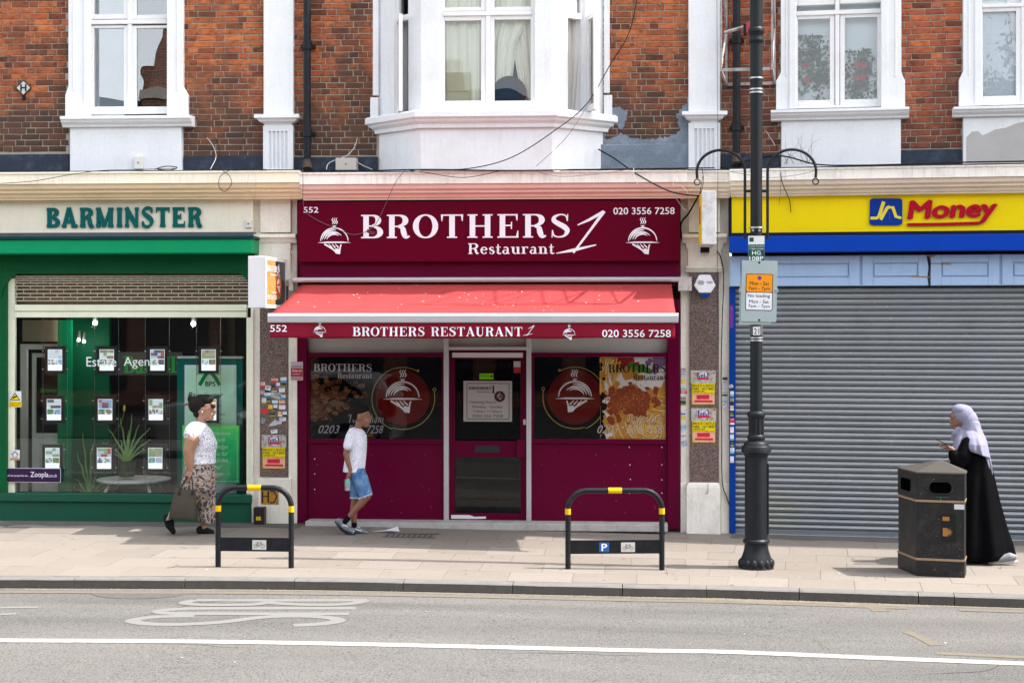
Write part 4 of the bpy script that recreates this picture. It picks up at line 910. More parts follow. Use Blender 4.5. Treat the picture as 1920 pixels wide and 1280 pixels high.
g_ = PB(A, dr_, 'rating_card', flat('ratinggreen', (.18, .5, .01), .5), 899, 700, 925, 711, -.012, .004, 0); m = MB(); ptext(A, m, 'OOOOO', 901, 703, 917, 706, -.0125, bold=.03); x_, z_ = A.p(921.5, 705, -.0125); disc(m, x_, z_, .015, -.0125, 12); m.build('lettering', flat('print_dkgreen', (.02, .06, .01), .5), g_)
PB(A, dr_, 'door_sticker', flat('dst1', (.5, .45, .45), .5), 963, 677, 976, 688, -.0245, .004, 0); PB(A, dr_, 'door_sticker', flat('dst2', (.4, .03, .04), .5), 963, 688, 976, 699, -.0245, .004, 0)
m = MB(); ptext(A, m, 'ME OF irresistible COFFEE', 856, 680, 962, 691, .03, mirror=True, bold=.015, shear=.2); m.build('lettering', flat('reflected_print', (.16, .16, .14), .6), dr_)  # reflection of a sign across the street, drawn as mirrored letters
# ---- right-hand shop pilaster
pr_ = PB(A, MBD, 'shop_pilaster', M_stuccow, 1276, 371, 1368, 1004, -.06, .25, .006)
PB(A, MBD, 'pilaster_block', M_stuccow, 1291, 372, 1350, 436, -.14, .1, .006)
xa, xb, za, zb = rect(A, 1279, 437, 1364, 455, -.2); MB().extr([(0, zb), (-.2, zb-.01), (-.2, zb-.05), (-.16, zb-.07), (-.13, za), (0, za)], xa, xb).build('ledge', M_stuccow, MBD, bev=.003)
xa, xb, za, zb = rect(A, 1290, 455, 1352, 500, -.13); MB().loft([[(xa+k, .0, z), (xa+k, -.12+k*.3, z), (xb-k, -.12+k*.3, z), (xb-k, 0, z)] for k, z in ((0, za-.05), (0, zb-.1), (-.02, zb-.05), (-.03, zb))]).build('pilaster_neck', M_stuccow, MBD, bev=.003)
xa, xb, za, zb = rect(A, 1286, 497, 1354, 510, -.17); MB().extr([(0, zb), (-.14, zb-.01), (-.17, zb-.03), (-.14, zb-.05), (-.11, za), (0, za)], xa, xb).build('ledge', M_stuccow, MBD, bev=.003)
gp2 = PB(A, MBD, 'granite_facing', M_gran, 1293, 508, 1348, 905, -.10, .05, .003)
pb_ = MB(); xa, xb, za, zb = rect(A, 1287, 905, 1351, 1003, -.17); pb_.box(xa, xb, -.17, 0, -.15, zb-.05); pb_.loft([[(xa+k, 0, z), (xa+k, -.17+k, z), (xb-k, -.17+k, z), (xb-k, 0, z)] for k, z in ((.001, zb-.055), (.01, zb-.02), (.03, zb))]); pb_.build('pilaster_base', paint('base_white', (.82, .79, .72), .7, .5, (.42, .38, .32), sc=4, bmp=.5, streak=.3), MBD, bev=.006)
PB(A, MBD, 'pilaster_foot', MATS['base_white'], 1276, 905, 1287, 1003, -.08, .1, .004); PB(A, MBD, 'pilaster_edge', M_stuccow, 1352, 905, 1368, 1003, -.08, .1, .004)
sticker_set(A, pr_, [(1277, 690, 1286, 698, (.6, .45, .55), None, 0), (1277, 699, 1285, 706, (.5, .6, .7), None, 0), (1278, 710, 1284, 718, YL, None, 0), (1277, 724, 1287, 730, W, TL, 0), (1276, 732, 1288, 741, RD_, W, 0), (1276, 744, 1286, 750, (.4, .4, .4), None, 0), (1276, 751, 1286, 759, DK, (.3, .3, .05), 0), (1277, 770, 1285, 777, W, (.1, .15, .6), 0), (1278, 780, 1285, 786, YL, None, 0), (1277, 797, 1287, 806, TL, (.5, .6, .7), 0), (1277, 810, 1285, 818, W, (.5, .3, .5), .2), (1278, 826, 1288, 836, (.4, .5, .65), None, .2), (1355, 707, 1364, 712, DK, None, 0), (1355, 714, 1363, 730, (.6, .62, .66), None, 0), (1354, 734, 1364, 742, (.6, .6, .4), DK, 0), (1355, 745, 1364, 753, W, TL, 0), (1355, 757, 1363, 764, (.7, .7, .75), None, 0)], -.065)
# ---- raised sill letters, fascia sign of the restaurant
FS = thing('shop_sign', 'wide maroon restaurant fascia sign with large white lettering and two dish logos', 'sign', A, X(917, -.3), -.3, A.p(917, 490, -.3)[1])
sb = MB(); pbox(A, sb, 559, 377, 1275, 490, -.30, .26); sb.build('board', M_marb, FS, bev=.004)
PB(A, FS, 'top_trim', flat('trimdark', (.03, .012, .012), .6), 565, 371, 1276, 377, -.26, .2, 0)
m = MB(); y = -.3035
pserif(A, m, 'BROTHERS', 676, 402, 1071, 446, y, gap=.09); pserif(A, m, 'Restaurant', 877, 456, 1040, 476, y, T=.17, t=.07)
ptext(A, m, '552', 569, 388, 597, 399, y, bold=.03); ptext(A, m, '020 3556 7258', 1150, 389, 1265, 402, y, bold=.025)
def one(F, m, y, P0, sc=1):
    K = lambda L: [F.p(P0[0]+(a-1043)*sc, P0[1]+(b-475)*sc, y) for a, b in L]
    k = (F.p(P0[0]+1, 600, y)[0]-F.p(P0[0], 600, y)[0])*sc
    m.ribbon(K([(1083, 422), (1105, 412), (1132, 397)]), [2*k, 5*k, 6*k], y); m.ribbon(K([(1133, 396), (1108, 430), (1075, 474)]), [6*k, 4.5*k, 4*k], y); m.ribbon(K([(1043, 475), (1075, 469), (1118, 459)]), [1.5*k, 6*k, 2*k], y)
one(A, m, y, (1043, 475))
for px in (627, 1205): c = A.p(px, 455, y); cloche(m, c[0], c[1], .197, y, 1)
m.build('lettering', M_whitep, FS)
MB().box(X(872.4, -.301), X(873.4, -.301), -.302, -.29, A.p(872, 490, -.3)[1], A.p(872, 378, -.3)[1]).build('panel_joint', flat('jointline', (.03, .004, .006), .5), FS)
m = MB(); xa, za = A.p(688, 437, -.304); m.ribbon([A.p(*q, -.304) for q in ((688, 432), (697, 437), (703, 436))], .04, -.3045); m.build('scuff', flat('scuff', (.20, .05, .09), .6), FS)
# ================================================================ RIGHT BUILDING (frame B)
RB = thing('terraced_building', 'right brick building over the closed grey roller shutter, with two white windows', 'building', B, B.p(1640, 600)[0], 0)
XB = lambda px, y=0: B.p(px, 600, y)[0]
brickpanel(B, RB, M_brickr, 1352, 1463, 296, xa=XB(1353))
brickpanel(B, RB, M_brickr, 1690, 1803, 284)
MB().box(.1, 14, 0, .25, 7.25, 10.2).build('upper_wall', M_fbrick, RB); MB().box(.1, 14, .25, 9, 10.0, 10.2).build('roof', M_lead, RB); MB().box(.1, 14, 8.8, 9, 0, 10).build('rear_wall', M_fbrick, RB)
MB().box(.1, 14, .12, 8.8, 3.9, 4.1).build('floor_slab', M_dark, RB); MB().box(13.9, 14, 0, 9, 0, 10).build('side_wall', M_fbrick, RB); MB().box(XB(2000), 14, 0, .3, 0, 7.25).build('side_wall', M_fbrick, RB)
PB(B, RB, 'flashing', M_lead, 1352, 288, 1462, 316, -.03, .1, .01); PB(B, RB, 'flashing', M_lead, 1689, 280, 1803, 310, -.03, .1, .01)
surround(B, RB, (1464, 1690, 1455, 1697, 1488, 1657), 152, 202)
window(B, RB, 1488, 1657, 202, [((1489, 28, 1565, 201), (1496, 36, 1556, 188)), ((1575, 25, 1655, 200), (1584, 33, 1645, 186)), ((1489, -99, 1565, 10), (1496, -99, 1556, 0)), ((1575, -99, 1655, 6), (1584, -99, 1645, -3))], (19, 27), mull=(1566, 1574))
MB().box(XB(1485, .3), XB(1660, .3), .205, .21, 4.7, 7).build('blind', paint('blind_grey', (.84, .92, .92), .9, .1, bmp=0), RB)
sill(B, RB, 1445, 201, 1705, 222); PB(B, RB, 'apron_panel', M_stucco, 1465, 222, 1689, 314, -.09, .3, .006)
surround(B, RB, (1806, 2040, 1798, 2050, 1836, 2010), 150, 196)
window(B, RB, 1836, 2010, 196, [((1837, 14, 1915, 194), (1843, 22, 1905, 180)), ((1925, 14, 2005, 194), (1932, 22, 1998, 180)), ((1837, -99, 1915, -6), (1843, -99, 1905, -14)), ((1925, -99, 2005, -6), (1932, -99, 1998, -14))], (6, 12), mull=(1915, 1925))
MB().box(XB(1830, .3), XB(2015, .3), .135, .14, 4.7, 7).build('blind', M_blind, RB)
curtain(B, RB, XB(1860, .2), XB(1912, .2), B.p(1880, 180, .2)[1], 6.9, .118, paint('curtain_pale', (.85, .88, .90), .9, .1, bmp=0), 5, .006, shape=lambda f: (.95-.8*f, 1))
sill(B, RB, 1788, 195, 2058, 215); PB(B, RB, 'apron_panel', M_stucco, 1806, 215, 2040, 308, -.09, .3, .006)
P = [(1812, 306), (1812, 258), (1822, 247), (1834, 246), (1842, 254), (1852, 250), (1866, 243), (1885, 240), (1905, 232), (1930, 226), (2035, 222), (2035, 306)]
MB().prism([B.p(a, b, -.094) for a, b in P], -.0945, -.08).build('bare_render', paint('bare_render', (.55, .52, .49), .9, .4, (.42, .40, .38), sc=3, bmp=.4), RB)
MB().box(XB(2040), XB(2110), .0, .25, 4.15, 7.3).build('wall', M_fbrick, RB)
cornice(B, RB, XB(1368, -.50), 9, M_corn_t, M_corn_r, zt=B.p(1640, 311, -.50)[1], zm=B.p(1640, 335, -.50)[1], zb=B.p(1640, 365, -.30)[1])
# flowers inside the window; the leaves stand in for a tree reflection
fl = thing('flower_plant', 'red flowers and leaves imitating a tree reflection behind the window above the yellow sign', 'plant', B, XB(1570, .2), .2, B.p(1570, 190, .2)[1])
R = random.Random(21)
zsill = B.p(1570, 190, .2)[1]; MB().lathe([(.07, zsill-.12), (.09, zsill+.02), (.08, zsill+.03)], (XB(1570, .2), .2), 14).build('pot', flat('potc', (.3, .12, .07), .8), fl)
mg = [MB(), MB(), MB()]; ms = MB()
for (cx, cy, sx_, sy_, n) in ((1528, 130, 17, 34, 420), (1612, 145, 16, 26, 380), (1520, 95, 12, 14, 90), (1625, 120, 6, 14, 80)):
    for i in range(n):
        px = cx+max(-1.8, min(1.8, R.gauss(0, 1)))*sx_; py = cy+max(-1.8, min(1.8, R.gauss(0, 1)))*sy_
        x, z = B.p(px, py, .2); yy_ = .165+R.uniform(-.015, .03); r = R.uniform(.012, .04); a = R.uniform(0, pi); b_ = R.uniform(-.6, .6)
        d = Vector((cos(a), b_, sin(a)))*r; e = Vector((-sin(a), 0, cos(a)))*r*.4; c = Vector((x, yy_, z))
        mg[i % 3].add([c-d, c+e, c+d, c-e], [(0, 1, 2, 3)])
for mb, c in zip(mg, ((.03, .09, .03), (.06, .14, .05), (.14, .2, .12))): mb.build('reflected_leaves', flat('leaf%d' % int(c[1]*100), c, .6), fl, kind='stuff')
for (cx, cy) in ((1509, 124), (1513, 150), (1608, 122), (1620, 124), (1607, 146), (1618, 145)):
    x, z = B.p(cx, cy, .14); m = MB()
    for k in range(26):
        a = 2*pi*k/13+R.uniform(-.1, .1); rr = R.uniform(.035, .06)*(1 if k < 13 else .6); c = Vector((x, .14-.01*(k > 12), z)); d = Vector((cos(a), -.15, sin(a)))*rr; e = Vector((-sin(a), 0, cos(a)))*.009
        m.add([c+e*.4, c+d*.7+e, c+d, c+d*.7-e], [(0, 1, 2, 3)])
    m.build('flower', flat('petal', (.50, .02, .02), .6), fl)
# shop: yellow fascia, blue box, worn pale blue panels, shutter
MB().box(XB(1372), 9, -.02, .12, B.p(1640, 540)[1], 4.12).build('header_wall', M_dark, RB)
YS = thing('shop_sign', 'long yellow money shop sign with a blue logo tile and raised red letters', 'sign', B, XB(1700, -.2), -.2, B.p(1700, 436, -.2)[1])
m = MB(); xa = XB(1372, -.2); xb = 9; ztt = B.p(1640, 362.5, -.2)[1]; zbb = B.p(1640, 434.5, -.2)[1]; m.box(xa, xb, -.2, -.05, zbb, ztt); m.build('board', paint('sign_yellow', (.93, .70, .0), .45, .12, (.5, .4, .0), sc=2, bmp=.03), YS, bev=.003)
MB().box(xa-.04, xa-.001, -.18, -.04, zbb, ztt).build('end_cap', flat('navy', (.01, .02, .06), .5), YS)
y = -.225; Q = lambda L, yy=y: [B.p(a, b, yy) for a, b in L]
c = MB(); r = 6; P = []
for (cx, cy, a0) in ((1686, 378, 0), (1637, 378, 90), (1636, 416, 180), (1686, 416, 270)):
    for k in range(6): t = radians(a0+90*k/5); P.append((cx+r*cos(t), cy-r*sin(t)))
c.prism(Q(P), y, -.2).build('logo_tile', paint('logo_blue', (.0, .045, .36), .4, .1, bmp=0), YS)
c = MB(); k = .006; y2 = y-.002
def pr2(L, w_): c.ribbon([B.p(a, b, y2) for a, b in L], [q*k for q in w_], y2-.001)
pr2([(1632, 409), (1644, 409), (1649, 404), (1657, 378)], [5.5, 5.5, 6.5, 7]); pr2([(1651, 412), (1664, 389), (1668, 387)], [6, 6, 5]); pr2([(1665, 389), (1674, 389), (1680, 406), (1690, 409)], [5, 6.5, 6, 5])
pr2([(1637, 409), (1646, 409)], [5, 5]); pr2([(1668, 412), (1668, 397)], [.1, .1]); c.build('logo_mark', flat('sign_yel2', (.78, .62, .05), .5), YS)
m = MB(); xa_, xb_, za_, zb_ = rect(B, 1701, 374, 1871, 422, -.23); text(m, 'Money', xa_, xb_, za_, zb_, -.235, bold=.09, shear=.12, d=.03, slope=.018); m.build('lettering', paint('sign_red', (.52, .0, .025), .35, .1, bmp=0), YS)
m = MB(); m.ribbon([B.p(a, b, -.228) for a, b in ((1701, 421), (1770, 420), (1838, 418))], .032, -.23, .02); m.build('underline', MATS['sign_red'], YS)
zc = lambda a: B.p(1640, a, -.2)[1]
MB().box(XB(1368), 9, -.26, 0, zc(442), zc(434.6)).build('ledge', flat('navy', (.01, .02, .06), .5), RB); MB().box(XB(1367, -.4), 9, -.42, -.0, B.p(1640, 471, -.4)[1], B.p(1640, 441, -.4)[1]).build('shutter_box', paint('royal_blue', (.0, .055, .46), .35, .15, (.0, .03, .2), bmp=.03), RB, bev=.006)
MBL = paint('pale_blue', (.36, .50, .70), .55, .5, (.42, .56, .78), sc=5, bmp=.4, streak=.25); LBX = [1367, 1474, 1615, 1742, 1877, 1990, 2100]
y = -.16; zt1, zb1 = B.p(1640, 478, y)[1], B.p(1640, 536, y)[1]
hp = MB().box(XB(1367, y), 9, y+.02, 0, zb1, zt1).build('fascia_panel', MBL, RB)
for a, b in ((1369, 1612), (1617, 1742), (1745, 1874), (1879, 2100)):
    xa, xb = XB(a, y), XB(b, y); k = .055; m = MB(); ring(m, (xa, xb, zb1+.005, zt1-.004), (xa+.12, xb-.12, zb1+.10, zt1-.09), y-.004, .03); m.box(xa+.135, xb-.135, y+.002, y+.03, zb1+.115, zt1-.105)
    m.build('timber_panel', MBL, hp, bev=.005)
P = [B.p(a, b, y-.006) for a, b in ((1737, 478), (1741, 500), (1739, 520), (1741, 537), (1744, 537), (1743, 515), (1745, 495), (1742, 478))]; MB().prism(P, y-.0065, y).build('split', flat('split', (.03, .035, .05), .9), hp)
for L in ([(1745, 493), (1783, 494), (1783, 496), (1745, 495)], [(1709, 517), (1742, 518), (1742, 521), (1709, 519)], [(1735, 478), (1755, 479), (1750, 482), (1738, 481)]): MB().prism([B.p(a, b, y-.006) for a, b in L], y-.0068, y).build('bare_timber', flat('rawwood', (.42, .24, .14), .8), hp)
PB(B, RB, 'blue_post', paint('post_blue', (.0, .055, .36), .4, .25, (.0, .03, .16), sc=5), 1367, 537, 1379, 998, -.09, .1, .004)
sticker_set(B, RB, [(1368, 721, 1375, 730, W, DK, .4), (1369, 733, 1376, 743, W, TL, 0), (1369, 746, 1376, 756, (.5, .5, .35), DK, 0), (1369, 760, 1376, 769, (.6, .35, .3), W, 0), (1369, 772, 1375, 780, DK, (.4, .4, .05), 0), (1369, 784, 1377, 796, RD_, W, 0), (1369, 800, 1376, 811, W, None, 0), (1369, 814, 1376, 825, W, TL, 0), (1370, 828, 1376, 837, DK, (.4, .4, .05), 0), (1369, 839, 1377, 850, W, TL, 0), (1369, 855, 1376, 867, W, (.7, .6, .65), 0), (1368, 572, 1375, 615, (.20, .05, .40), None, 0)], -.093)
# roller shutter of curved slats
ys = -.03; sx0, sx1 = XB(1377, ys), XB(2100, ys); z1 = B.p(1640, 538, ys)[1]; z0 = B.p(1640, 996, ys)[1]; NS = 42; hs_ = (z1-z0)/NS
def shutmat():
    m, n, b = nodes('shutter_metal'); ge = n.nodes.new('ShaderNodeNewGeometry'); P = ge.outputs['Position']
    oi = n.nodes.new('ShaderNodeObjectInfo'); c = mix(n, (.25, .268, .282), (.32, .335, .35), noise_(n, P, 1.0, 4)); c = mix(n, c, ramp(n, [(0, (.86, .87, .88)), (1, (1.06, 1.05, 1.04))], oi.outputs['Random']), 1.0, 'MULTIPLY'); c = mix(n, c, (.55, .55, .52), ramp(n, [(.70, 0.0), (.72, .6)], noise_(n, P, 22, 2, .5, (1, 1, 2)))); c = mix(n, c, (.20, .19, .18), ramp(n, [(.5, 0.0), (.75, .4)], noise_(n, P, 3, 8, .7, (1, 1, .5))))
    c = mix(n, c, (.30, .30, .20), ramp(n, [(.62, 0.0), (.72, .35)], noise_(n, P, .9, 2)))
    n.links.new(c, b.inputs['Base Color']); b.inputs['Roughness'].default_value = .42; b.inputs['Metallic'].default_value = .35; return m
M_sh = shutmat(); sh = MB().box(sx0, sx1, ys+.02, ys+.03, z0, z1).build('roller_shutter', flat('shutter_back', (.02, .02, .025), .7), RB)
o = ORG[sh.name]; prof = [(ys+.012, 0.002), (ys-.004, .004), (ys-.008, .010)]+[(ys-.008-.021*sin(pi*t/8), .010+(hs_-.020)*t/8) for t in range(1, 8)]+[(ys-.008, hs_-.010), (ys-.002, hs_-.006), (ys+.012, hs_-.005)]
sm = MB().extr(prof, sx0, sx1).build('slat', M_sh, sh, smooth=True)
for i in range(NS):
    ob = sm if i == 0 else sm.copy()
    if i: COL.objects.link(ob)
    ob.location = (0, random.uniform(-.001, .001), z0+i*hs_)
MB().box(sx0, sx1, ys-.02, ys+.03, zg(3)-.03, z0).build('bottom_rail', paint('rail', (.30, .34, .38), .4, .4, metal=.4), sh, bev=.004)
MB().box(XB(1367), 9, -.06, .2, -.3, zg(3)-.0+.01).build('threshold', MATS['threshold'], RB)
# ================================================================ AWNING
AW = thing('awning', 'red fabric awning with white bar and lettered valance over the restaurant door', 'awning', A, X(917), -.15, A.p(917, 523, -.15)[1])
M_awn = paint('awning_red_lit', (.42, .050, .052), .85, .12, (.48, .13, .12), sc=3, bmp=.08)  # canopy copy of the red, paler with the sunlight put into its colour
yb_, yf = -.20, -1.92
xa, xb = X(548, -.3), X(1272, -.3); za, zb = A.p(910, 528.5, -.3)[1], A.p(910, 519.5, -.3)[1]
MB().extr([(-.14, za), (-.30, za), (-.31, za+.02), (-.31, zb-.015), (-.29, zb), (-.14, zb)], xa, xb).build('cassette', M_silver, AW, bev=.004)
z_t = A.p(910, 531, yb_)[1]; zf1, zf0 = A.p(890, 587, yf)[1], A.p(890, 605, yf)[1]; fa, fb_ = X(502, yf), X(1272, yf); ta, tb = fa+.03, fb_-.03
# sagging fabric
m = MB(); nx, ny = 48, 12; vs = []
for j in range(ny+1):
    v = j/ny
    for i in range(nx+1):
        u = i/nx; x = ta+(tb-ta)*u; yy_ = yb_+(yf+.03-yb_)*v; z = z_t+(zf1-.002-z_t)*v-.035*sin(pi*v)*(1-.35*abs(2*u-1))+.004*sin(u*60)*sin(pi*v)
        vs.append((x, yy_, z))
m.add(vs, [(j*(nx+1)+i, j*(nx+1)+i+1, (j+1)*(nx+1)+i+1, (j+1)*(nx+1)+i) for j in range(ny) for i in range(nx)])
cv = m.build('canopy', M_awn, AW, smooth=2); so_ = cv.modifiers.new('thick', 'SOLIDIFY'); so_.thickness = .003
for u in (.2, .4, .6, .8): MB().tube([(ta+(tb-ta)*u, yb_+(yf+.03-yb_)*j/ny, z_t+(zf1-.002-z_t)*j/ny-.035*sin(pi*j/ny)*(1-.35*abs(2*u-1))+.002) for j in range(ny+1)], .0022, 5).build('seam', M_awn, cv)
m = MB(); R = random.Random(8)
for i in range(70):
    u, v = R.uniform(.03, .97), R.uniform(.05, .95)
    if R.random() < .6: u = R.gauss(.42, .14); v = R.gauss(.5, .2)
    if not (.02 < u < .98 and .04 < v < .97): continue
    x = ta+(tb-ta)*u; yy_ = yb_+(yf+.03-yb_)*v; z = z_t+(zf1-.002-z_t)*v-.035*sin(pi*v)*(1-.35*abs(2*u-1))+.008; r = R.uniform(.003, .013)
    m.add([(x+r*cos(a)*R.uniform(.6, 1.3), yy_+r*sin(a)*R.uniform(.6, 1.8), z+r*sin(a)*.35) for a in [2*pi*k/7 for k in range(7)]], [tuple(range(7))])
m.build('bird_dropping', flat('dropping', (.62, .45, .43), .9), cv, kind='stuff')
MB().extr([(yf+.06, zf0+.01), (yf, zf0), (yf-.012, zf0+.015), (yf-.012, zf1-.03), (yf+.0, zf1), (yf+.06, zf1-.0)], fa, fb_).build('front_bar', M_silver, AW, bev=.004)
zv1, zv0 = zf0+.002, A.p(890, 634, yf)[1]; va, vb = X(505, yf), X(1266, yf)
def valy(x, f): return yf+.02+.014*sin(x*5.3)*f+.010*sin(x*11+1)*f
m = MB(); nx, ny = 90, 5; vs = []
for j in range(ny+1):
    for i in range(nx+1):
        x = va+(vb-va)*i/nx; f = j/ny; vs.append((x, valy(x, f), zv1+(zv0-zv1)*f+(-.006*sin(x*5.3) if j == ny else 0)))
m.add(vs, [(j*(nx+1)+i, j*(nx+1)+i+1, (j+1)*(nx+1)+i+1, (j+1)*(nx+1)+i) for j in range(ny) for i in range(nx)])
vl = m.build('valance', paint('valance_red_shade', (.30, .006, .03), .8, .12, (.3, .04, .06), sc=3, bmp=.08), AW, smooth=2); s_ = vl.modifiers.new('thick', 'SOLIDIFY'); s_.thickness = .003; s_.offset = 1  # valance copy of the red, darkened with its shade in the colour
m = MB(); y = yf
ptext(A, m, '552', 506, 609, 538, 622, y, bold=.03); pserif(A, m, 'BROTHERS RESTAURANT', 661, 613, 980, 630, y, gap=.08); ptext(A, m, '020 3556 7258', 1129, 618, 1258, 632, y, bold=.03)
one(A, m, y, (980, 629), .24)
for px, py in ((599, 623), (1067, 628)): c = A.p(px, py, y); cloche(m, c[0], c[1], .075, y, 1)
nv = []
for (x, yy_, z) in m.v:
    f = (z-zv1)/(zv0-zv1); nv.append((x, valy(x, f)-.008+(yy_-y)*.5, z))
m.v = nv; m.build('lettering', M_whitep, vl)
for s, px in ((1, 640), (-1, 1150)):
    x0 = X(px, -.3); mid = (x0-s*.55, -1.05, z_t-.30); MB().tube([(x0, -.24, z_t-.16), mid, (x0+s*.15, yf+.06, zf0+.02)], .022, 8).build('folding_arm', M_silver, AW)
for px0, px1, c in ((1272, 1291, M_whitep), (1291, 1297, M_marp)): PB(A, AW, 'end_bracket', paint('bracket', (.6, .55, .52), .6, .5, (.2, .02, .05), sc=20), px0, 519, px1, 545, -.28, .15, .004)
PB(A, AW, 'end_bracket', paint('bracket', (.6, .55, .52), .6), 541, 521, 549, 545, -.28, .15, .004)
# ================================================================ projecting signs
SG = thing('projecting_sign', 'white box sign with a pasta photo on its side at the awning left end', 'sign', A, X(515, -.5), -.3, A.p(515, 578, -.5)[1])
y0, y1 = -1.20, -.12; xa = X(465, y0); xb = X(497, y0); za, zb = A.p(480, 577, y0)[1], A.p(480, 480, y0)[1]
MB().box(xa, xb, y0, y1, za, zb).build('box', paint('sign_box_white', (.70, .70, .71), .35, .15, bmp=.02), SG, bev=.006)
def side_map(mb): return mb.xf(lambda x, y, z: (xb+.003-(y)*1.0, x, z))
W_ = y1-y0; H_ = zb-za
MB().box(xb+.001, xb+.004, y0+.05, y1-.04, za+.04, zb-.04).build('face', flat('sign_black', (.03, .03, .03), .35), SG)
MB().box(xb+.004, xb+.006, y0+.05, y0+.05+.42*W_, za+.04, zb-.04).build('food_photo', paint('sign_food', (.62, .17, .03), .5, 1, (.80, .42, .16), sc=12, bmp=0), SG)
def sidetext(mb, fn):   # draw in (u, z) where u runs from the front edge towards the wall
    t = MB(); fn(t); base = len(mb.v); mb.add([(xb+.0075-(v[1])*1.0, y0+v[0], v[2]) for v in t.v], t.f)
m = MB(); sidetext(m, lambda t: serif(t, 'BROTHERS', .08, .60*W_+.08, zb-.17, zb-.10, 0)); sidetext(m, lambda t: t.ribbon([(.62, zb-.12), (.70, zb-.06), (.60, zb-.2)], .02, 0)); sidetext(m, lambda t: text(t, 'Restaurant', .25, .56, zb-.215, zb-.185, 0, bold=.02)); sidetext(m, lambda t: text(t, '0203 556 7258', .08, .58, za+.10, za+.15, 0, bold=.02)); sidetext(m, lambda t: text(t, 'Tottenham', .30, .56, za+.17, za+.20, 0, bold=.02))
m.build('lettering', M_whitep, SG)
m = MB(); sidetext(m, lambda t: disc(t, .66, za+.26, .155, 0)); m.xf(lambda x, y, z: (x-.001, y, z)).build('disc', flat('orb_gold', (.55, .35, .05), .5), SG); m = MB(); sidetext(m, lambda t: disc(t, .66, za+.26, .14, 0)); m.build('disc', flat('disc_orange', (.50, .05, .01), .5), SG)
m = MB(); sidetext(m, lambda t: cloche(t, .66, za+.25, .10, -.002)); m.build('dish_logo', M_whitep, SG)
ring(MB(), (y0+.0, y1, za, zb), (y0+.05, y1-.04, za+.04, zb-.04), 0, .008).xf(lambda x, y, z: (xb+.008-y, x, z)).build('rim', MATS['sign_box_white'], SG); MB().box((xa+xb)/2-.02, (xa+xb)/2+.02, y1, -.06, za+.1, za+.14).build('bracket', M_black, SG)
MS = thing('projecting_sign', 'white weathered box sign with a yellow side hanging high on the right pilaster', 'sign', A, X(1328, -.5), -.3, A.p(1328, 470, -.5)[1])
y0 = -1.0; xa, xb, za, zb = rect(A, 1316, 358, 1343, 458, y0)
wb = paint('weathered_white', (.72, .72, .72), .5, .6, (.35, .3, .24), sc=9, bmp=.2, streak=.3)
MB().box(xa, xb, y0, -.2, za, zb).build('box', wb, MS, bev=.006); MB().box(xa-.004, xa-.0005, y0+.03, -.22, za+.02, zb-.02).build('face', MATS['sign_yellow'], MS); MB().box(xa-.006, xa-.004, -.75, -.45, za+.25, za+.45).build('logo', flat('logo_orange', (.5, .12, .02), .5), MS)
MB().box(xa+.02, xb-.04, -.26, -.1, za-.06, za).build('bracket', M_black, MS)
# alarm bell box (hexagonal)
AL = thing('alarm_box', 'white hexagonal alarm box with a blue lower tip on the granite pilaster', 'alarm box', A, X(1322, -.1), -.1, A.p(1322, 558, -.1)[1])
P = [A.p(*q, -.2) for q in ((1311, 515), (1332, 515), (1342, 535), (1333, 549), (1311, 549), (1301, 535))]; MB().prism(P, -.2, -.1).build('housing', paint('alarm_white', (.80, .80, .82), .35, .1, bmp=.02), AL, bev=.012)
MB().prism([A.p(*q, -.197) for q in ((1311, 549.5), (1333, 549.5), (1328, 557), (1316, 557))], -.197, -.1).build('blue_lens', flat('alarm_blue', (.0, .07, .32), .2), AL, bev=.005)
m = MB()
for i in range(5): pbox(A, m, 1307+abs(i-2)*1.2, 526+i*1.7, 1321-abs(i-2)*1.2, 526.8+i*1.7, -.2015, .001)
ptext(A, m, 'GBS', 1325, 527, 1336, 531.5, -.2015, bold=.02); m.build('lettering', flat('print_grey3', (.12, .12, .14), .5), AL)
# alarm notice, hydrant plates, small boxes
AN = thing('alarm_notice', 'small pink and red alarm notice on the cream strip left of the restaurant', 'sign', A, X(557, -.11), -.11, A.p(557, 713, -.11)[1])
PB(A, AN, 'plate', flat('an_grey', (.55, .42, .45), .4), 545, 678, 568, 713, -.112, .006, .001); PB(A, AN, 'band', flat('an_red', (.42, .02, .03), .4), 545.5, 690, 567.5, 706, -.1135, .002, 0)
m = MB(); ptext(A, m, 'Alarm', 547, 692, 566, 697, -.115, bold=.03); ptext(A, m, 'system', 549, 700, 563, 703, -.115, bold=.02); m.build('lettering', flat('an_print', (.75, .6, .6), .5), AN); m = MB(); ptext(A, m, 'INSTALLER', 547, 685, 566, 688.5, -.1145); ptext(A, m, 'INSTALLER', 547, 708, 566, 711, -.1145); m.build('lettering', flat('an_print2', (.1, .05, .1), .5), AN)
HY = thing('hydrant_plate', 'worn orange hydrant plate low on the cream pilaster behind the left bike stand', 'sign', A, X(506, -.15), -.15, A.p(506, 944, -.15)[1])
PB(A, HY, 'plate', paint('hyd_orange', (.55, .25, .02), .5, .7, (.2, .12, .05), sc=18), 489, 916, 522, 945, -.152, .01, .004)
m = MB(); y = -.1535; k = .006
m.ribbon([A.p(492, 920, y), A.p(492, 942, y)], .02, y); m.ribbon([A.p(492, 930, y), A.p(503, 930, y)], .012, y); m.ribbon([A.p(503, 920, y), A.p(503, 942, y)], .02, y); m.ribbon([A.p(q[0], q[1], y) for q in ((506, 920), (514, 921), (519, 931), (514, 941), (506, 942))], .016, y); m.build('lettering', flat('hyd_black', (.03, .03, .03), .6), HY)
UB = thing('cable_box', 'small dark box with a yellow sticker at the foot of the cream pilaster', 'utility box', A, X(485, -.2), -.2, A.p(485, 985, -.2)[1])
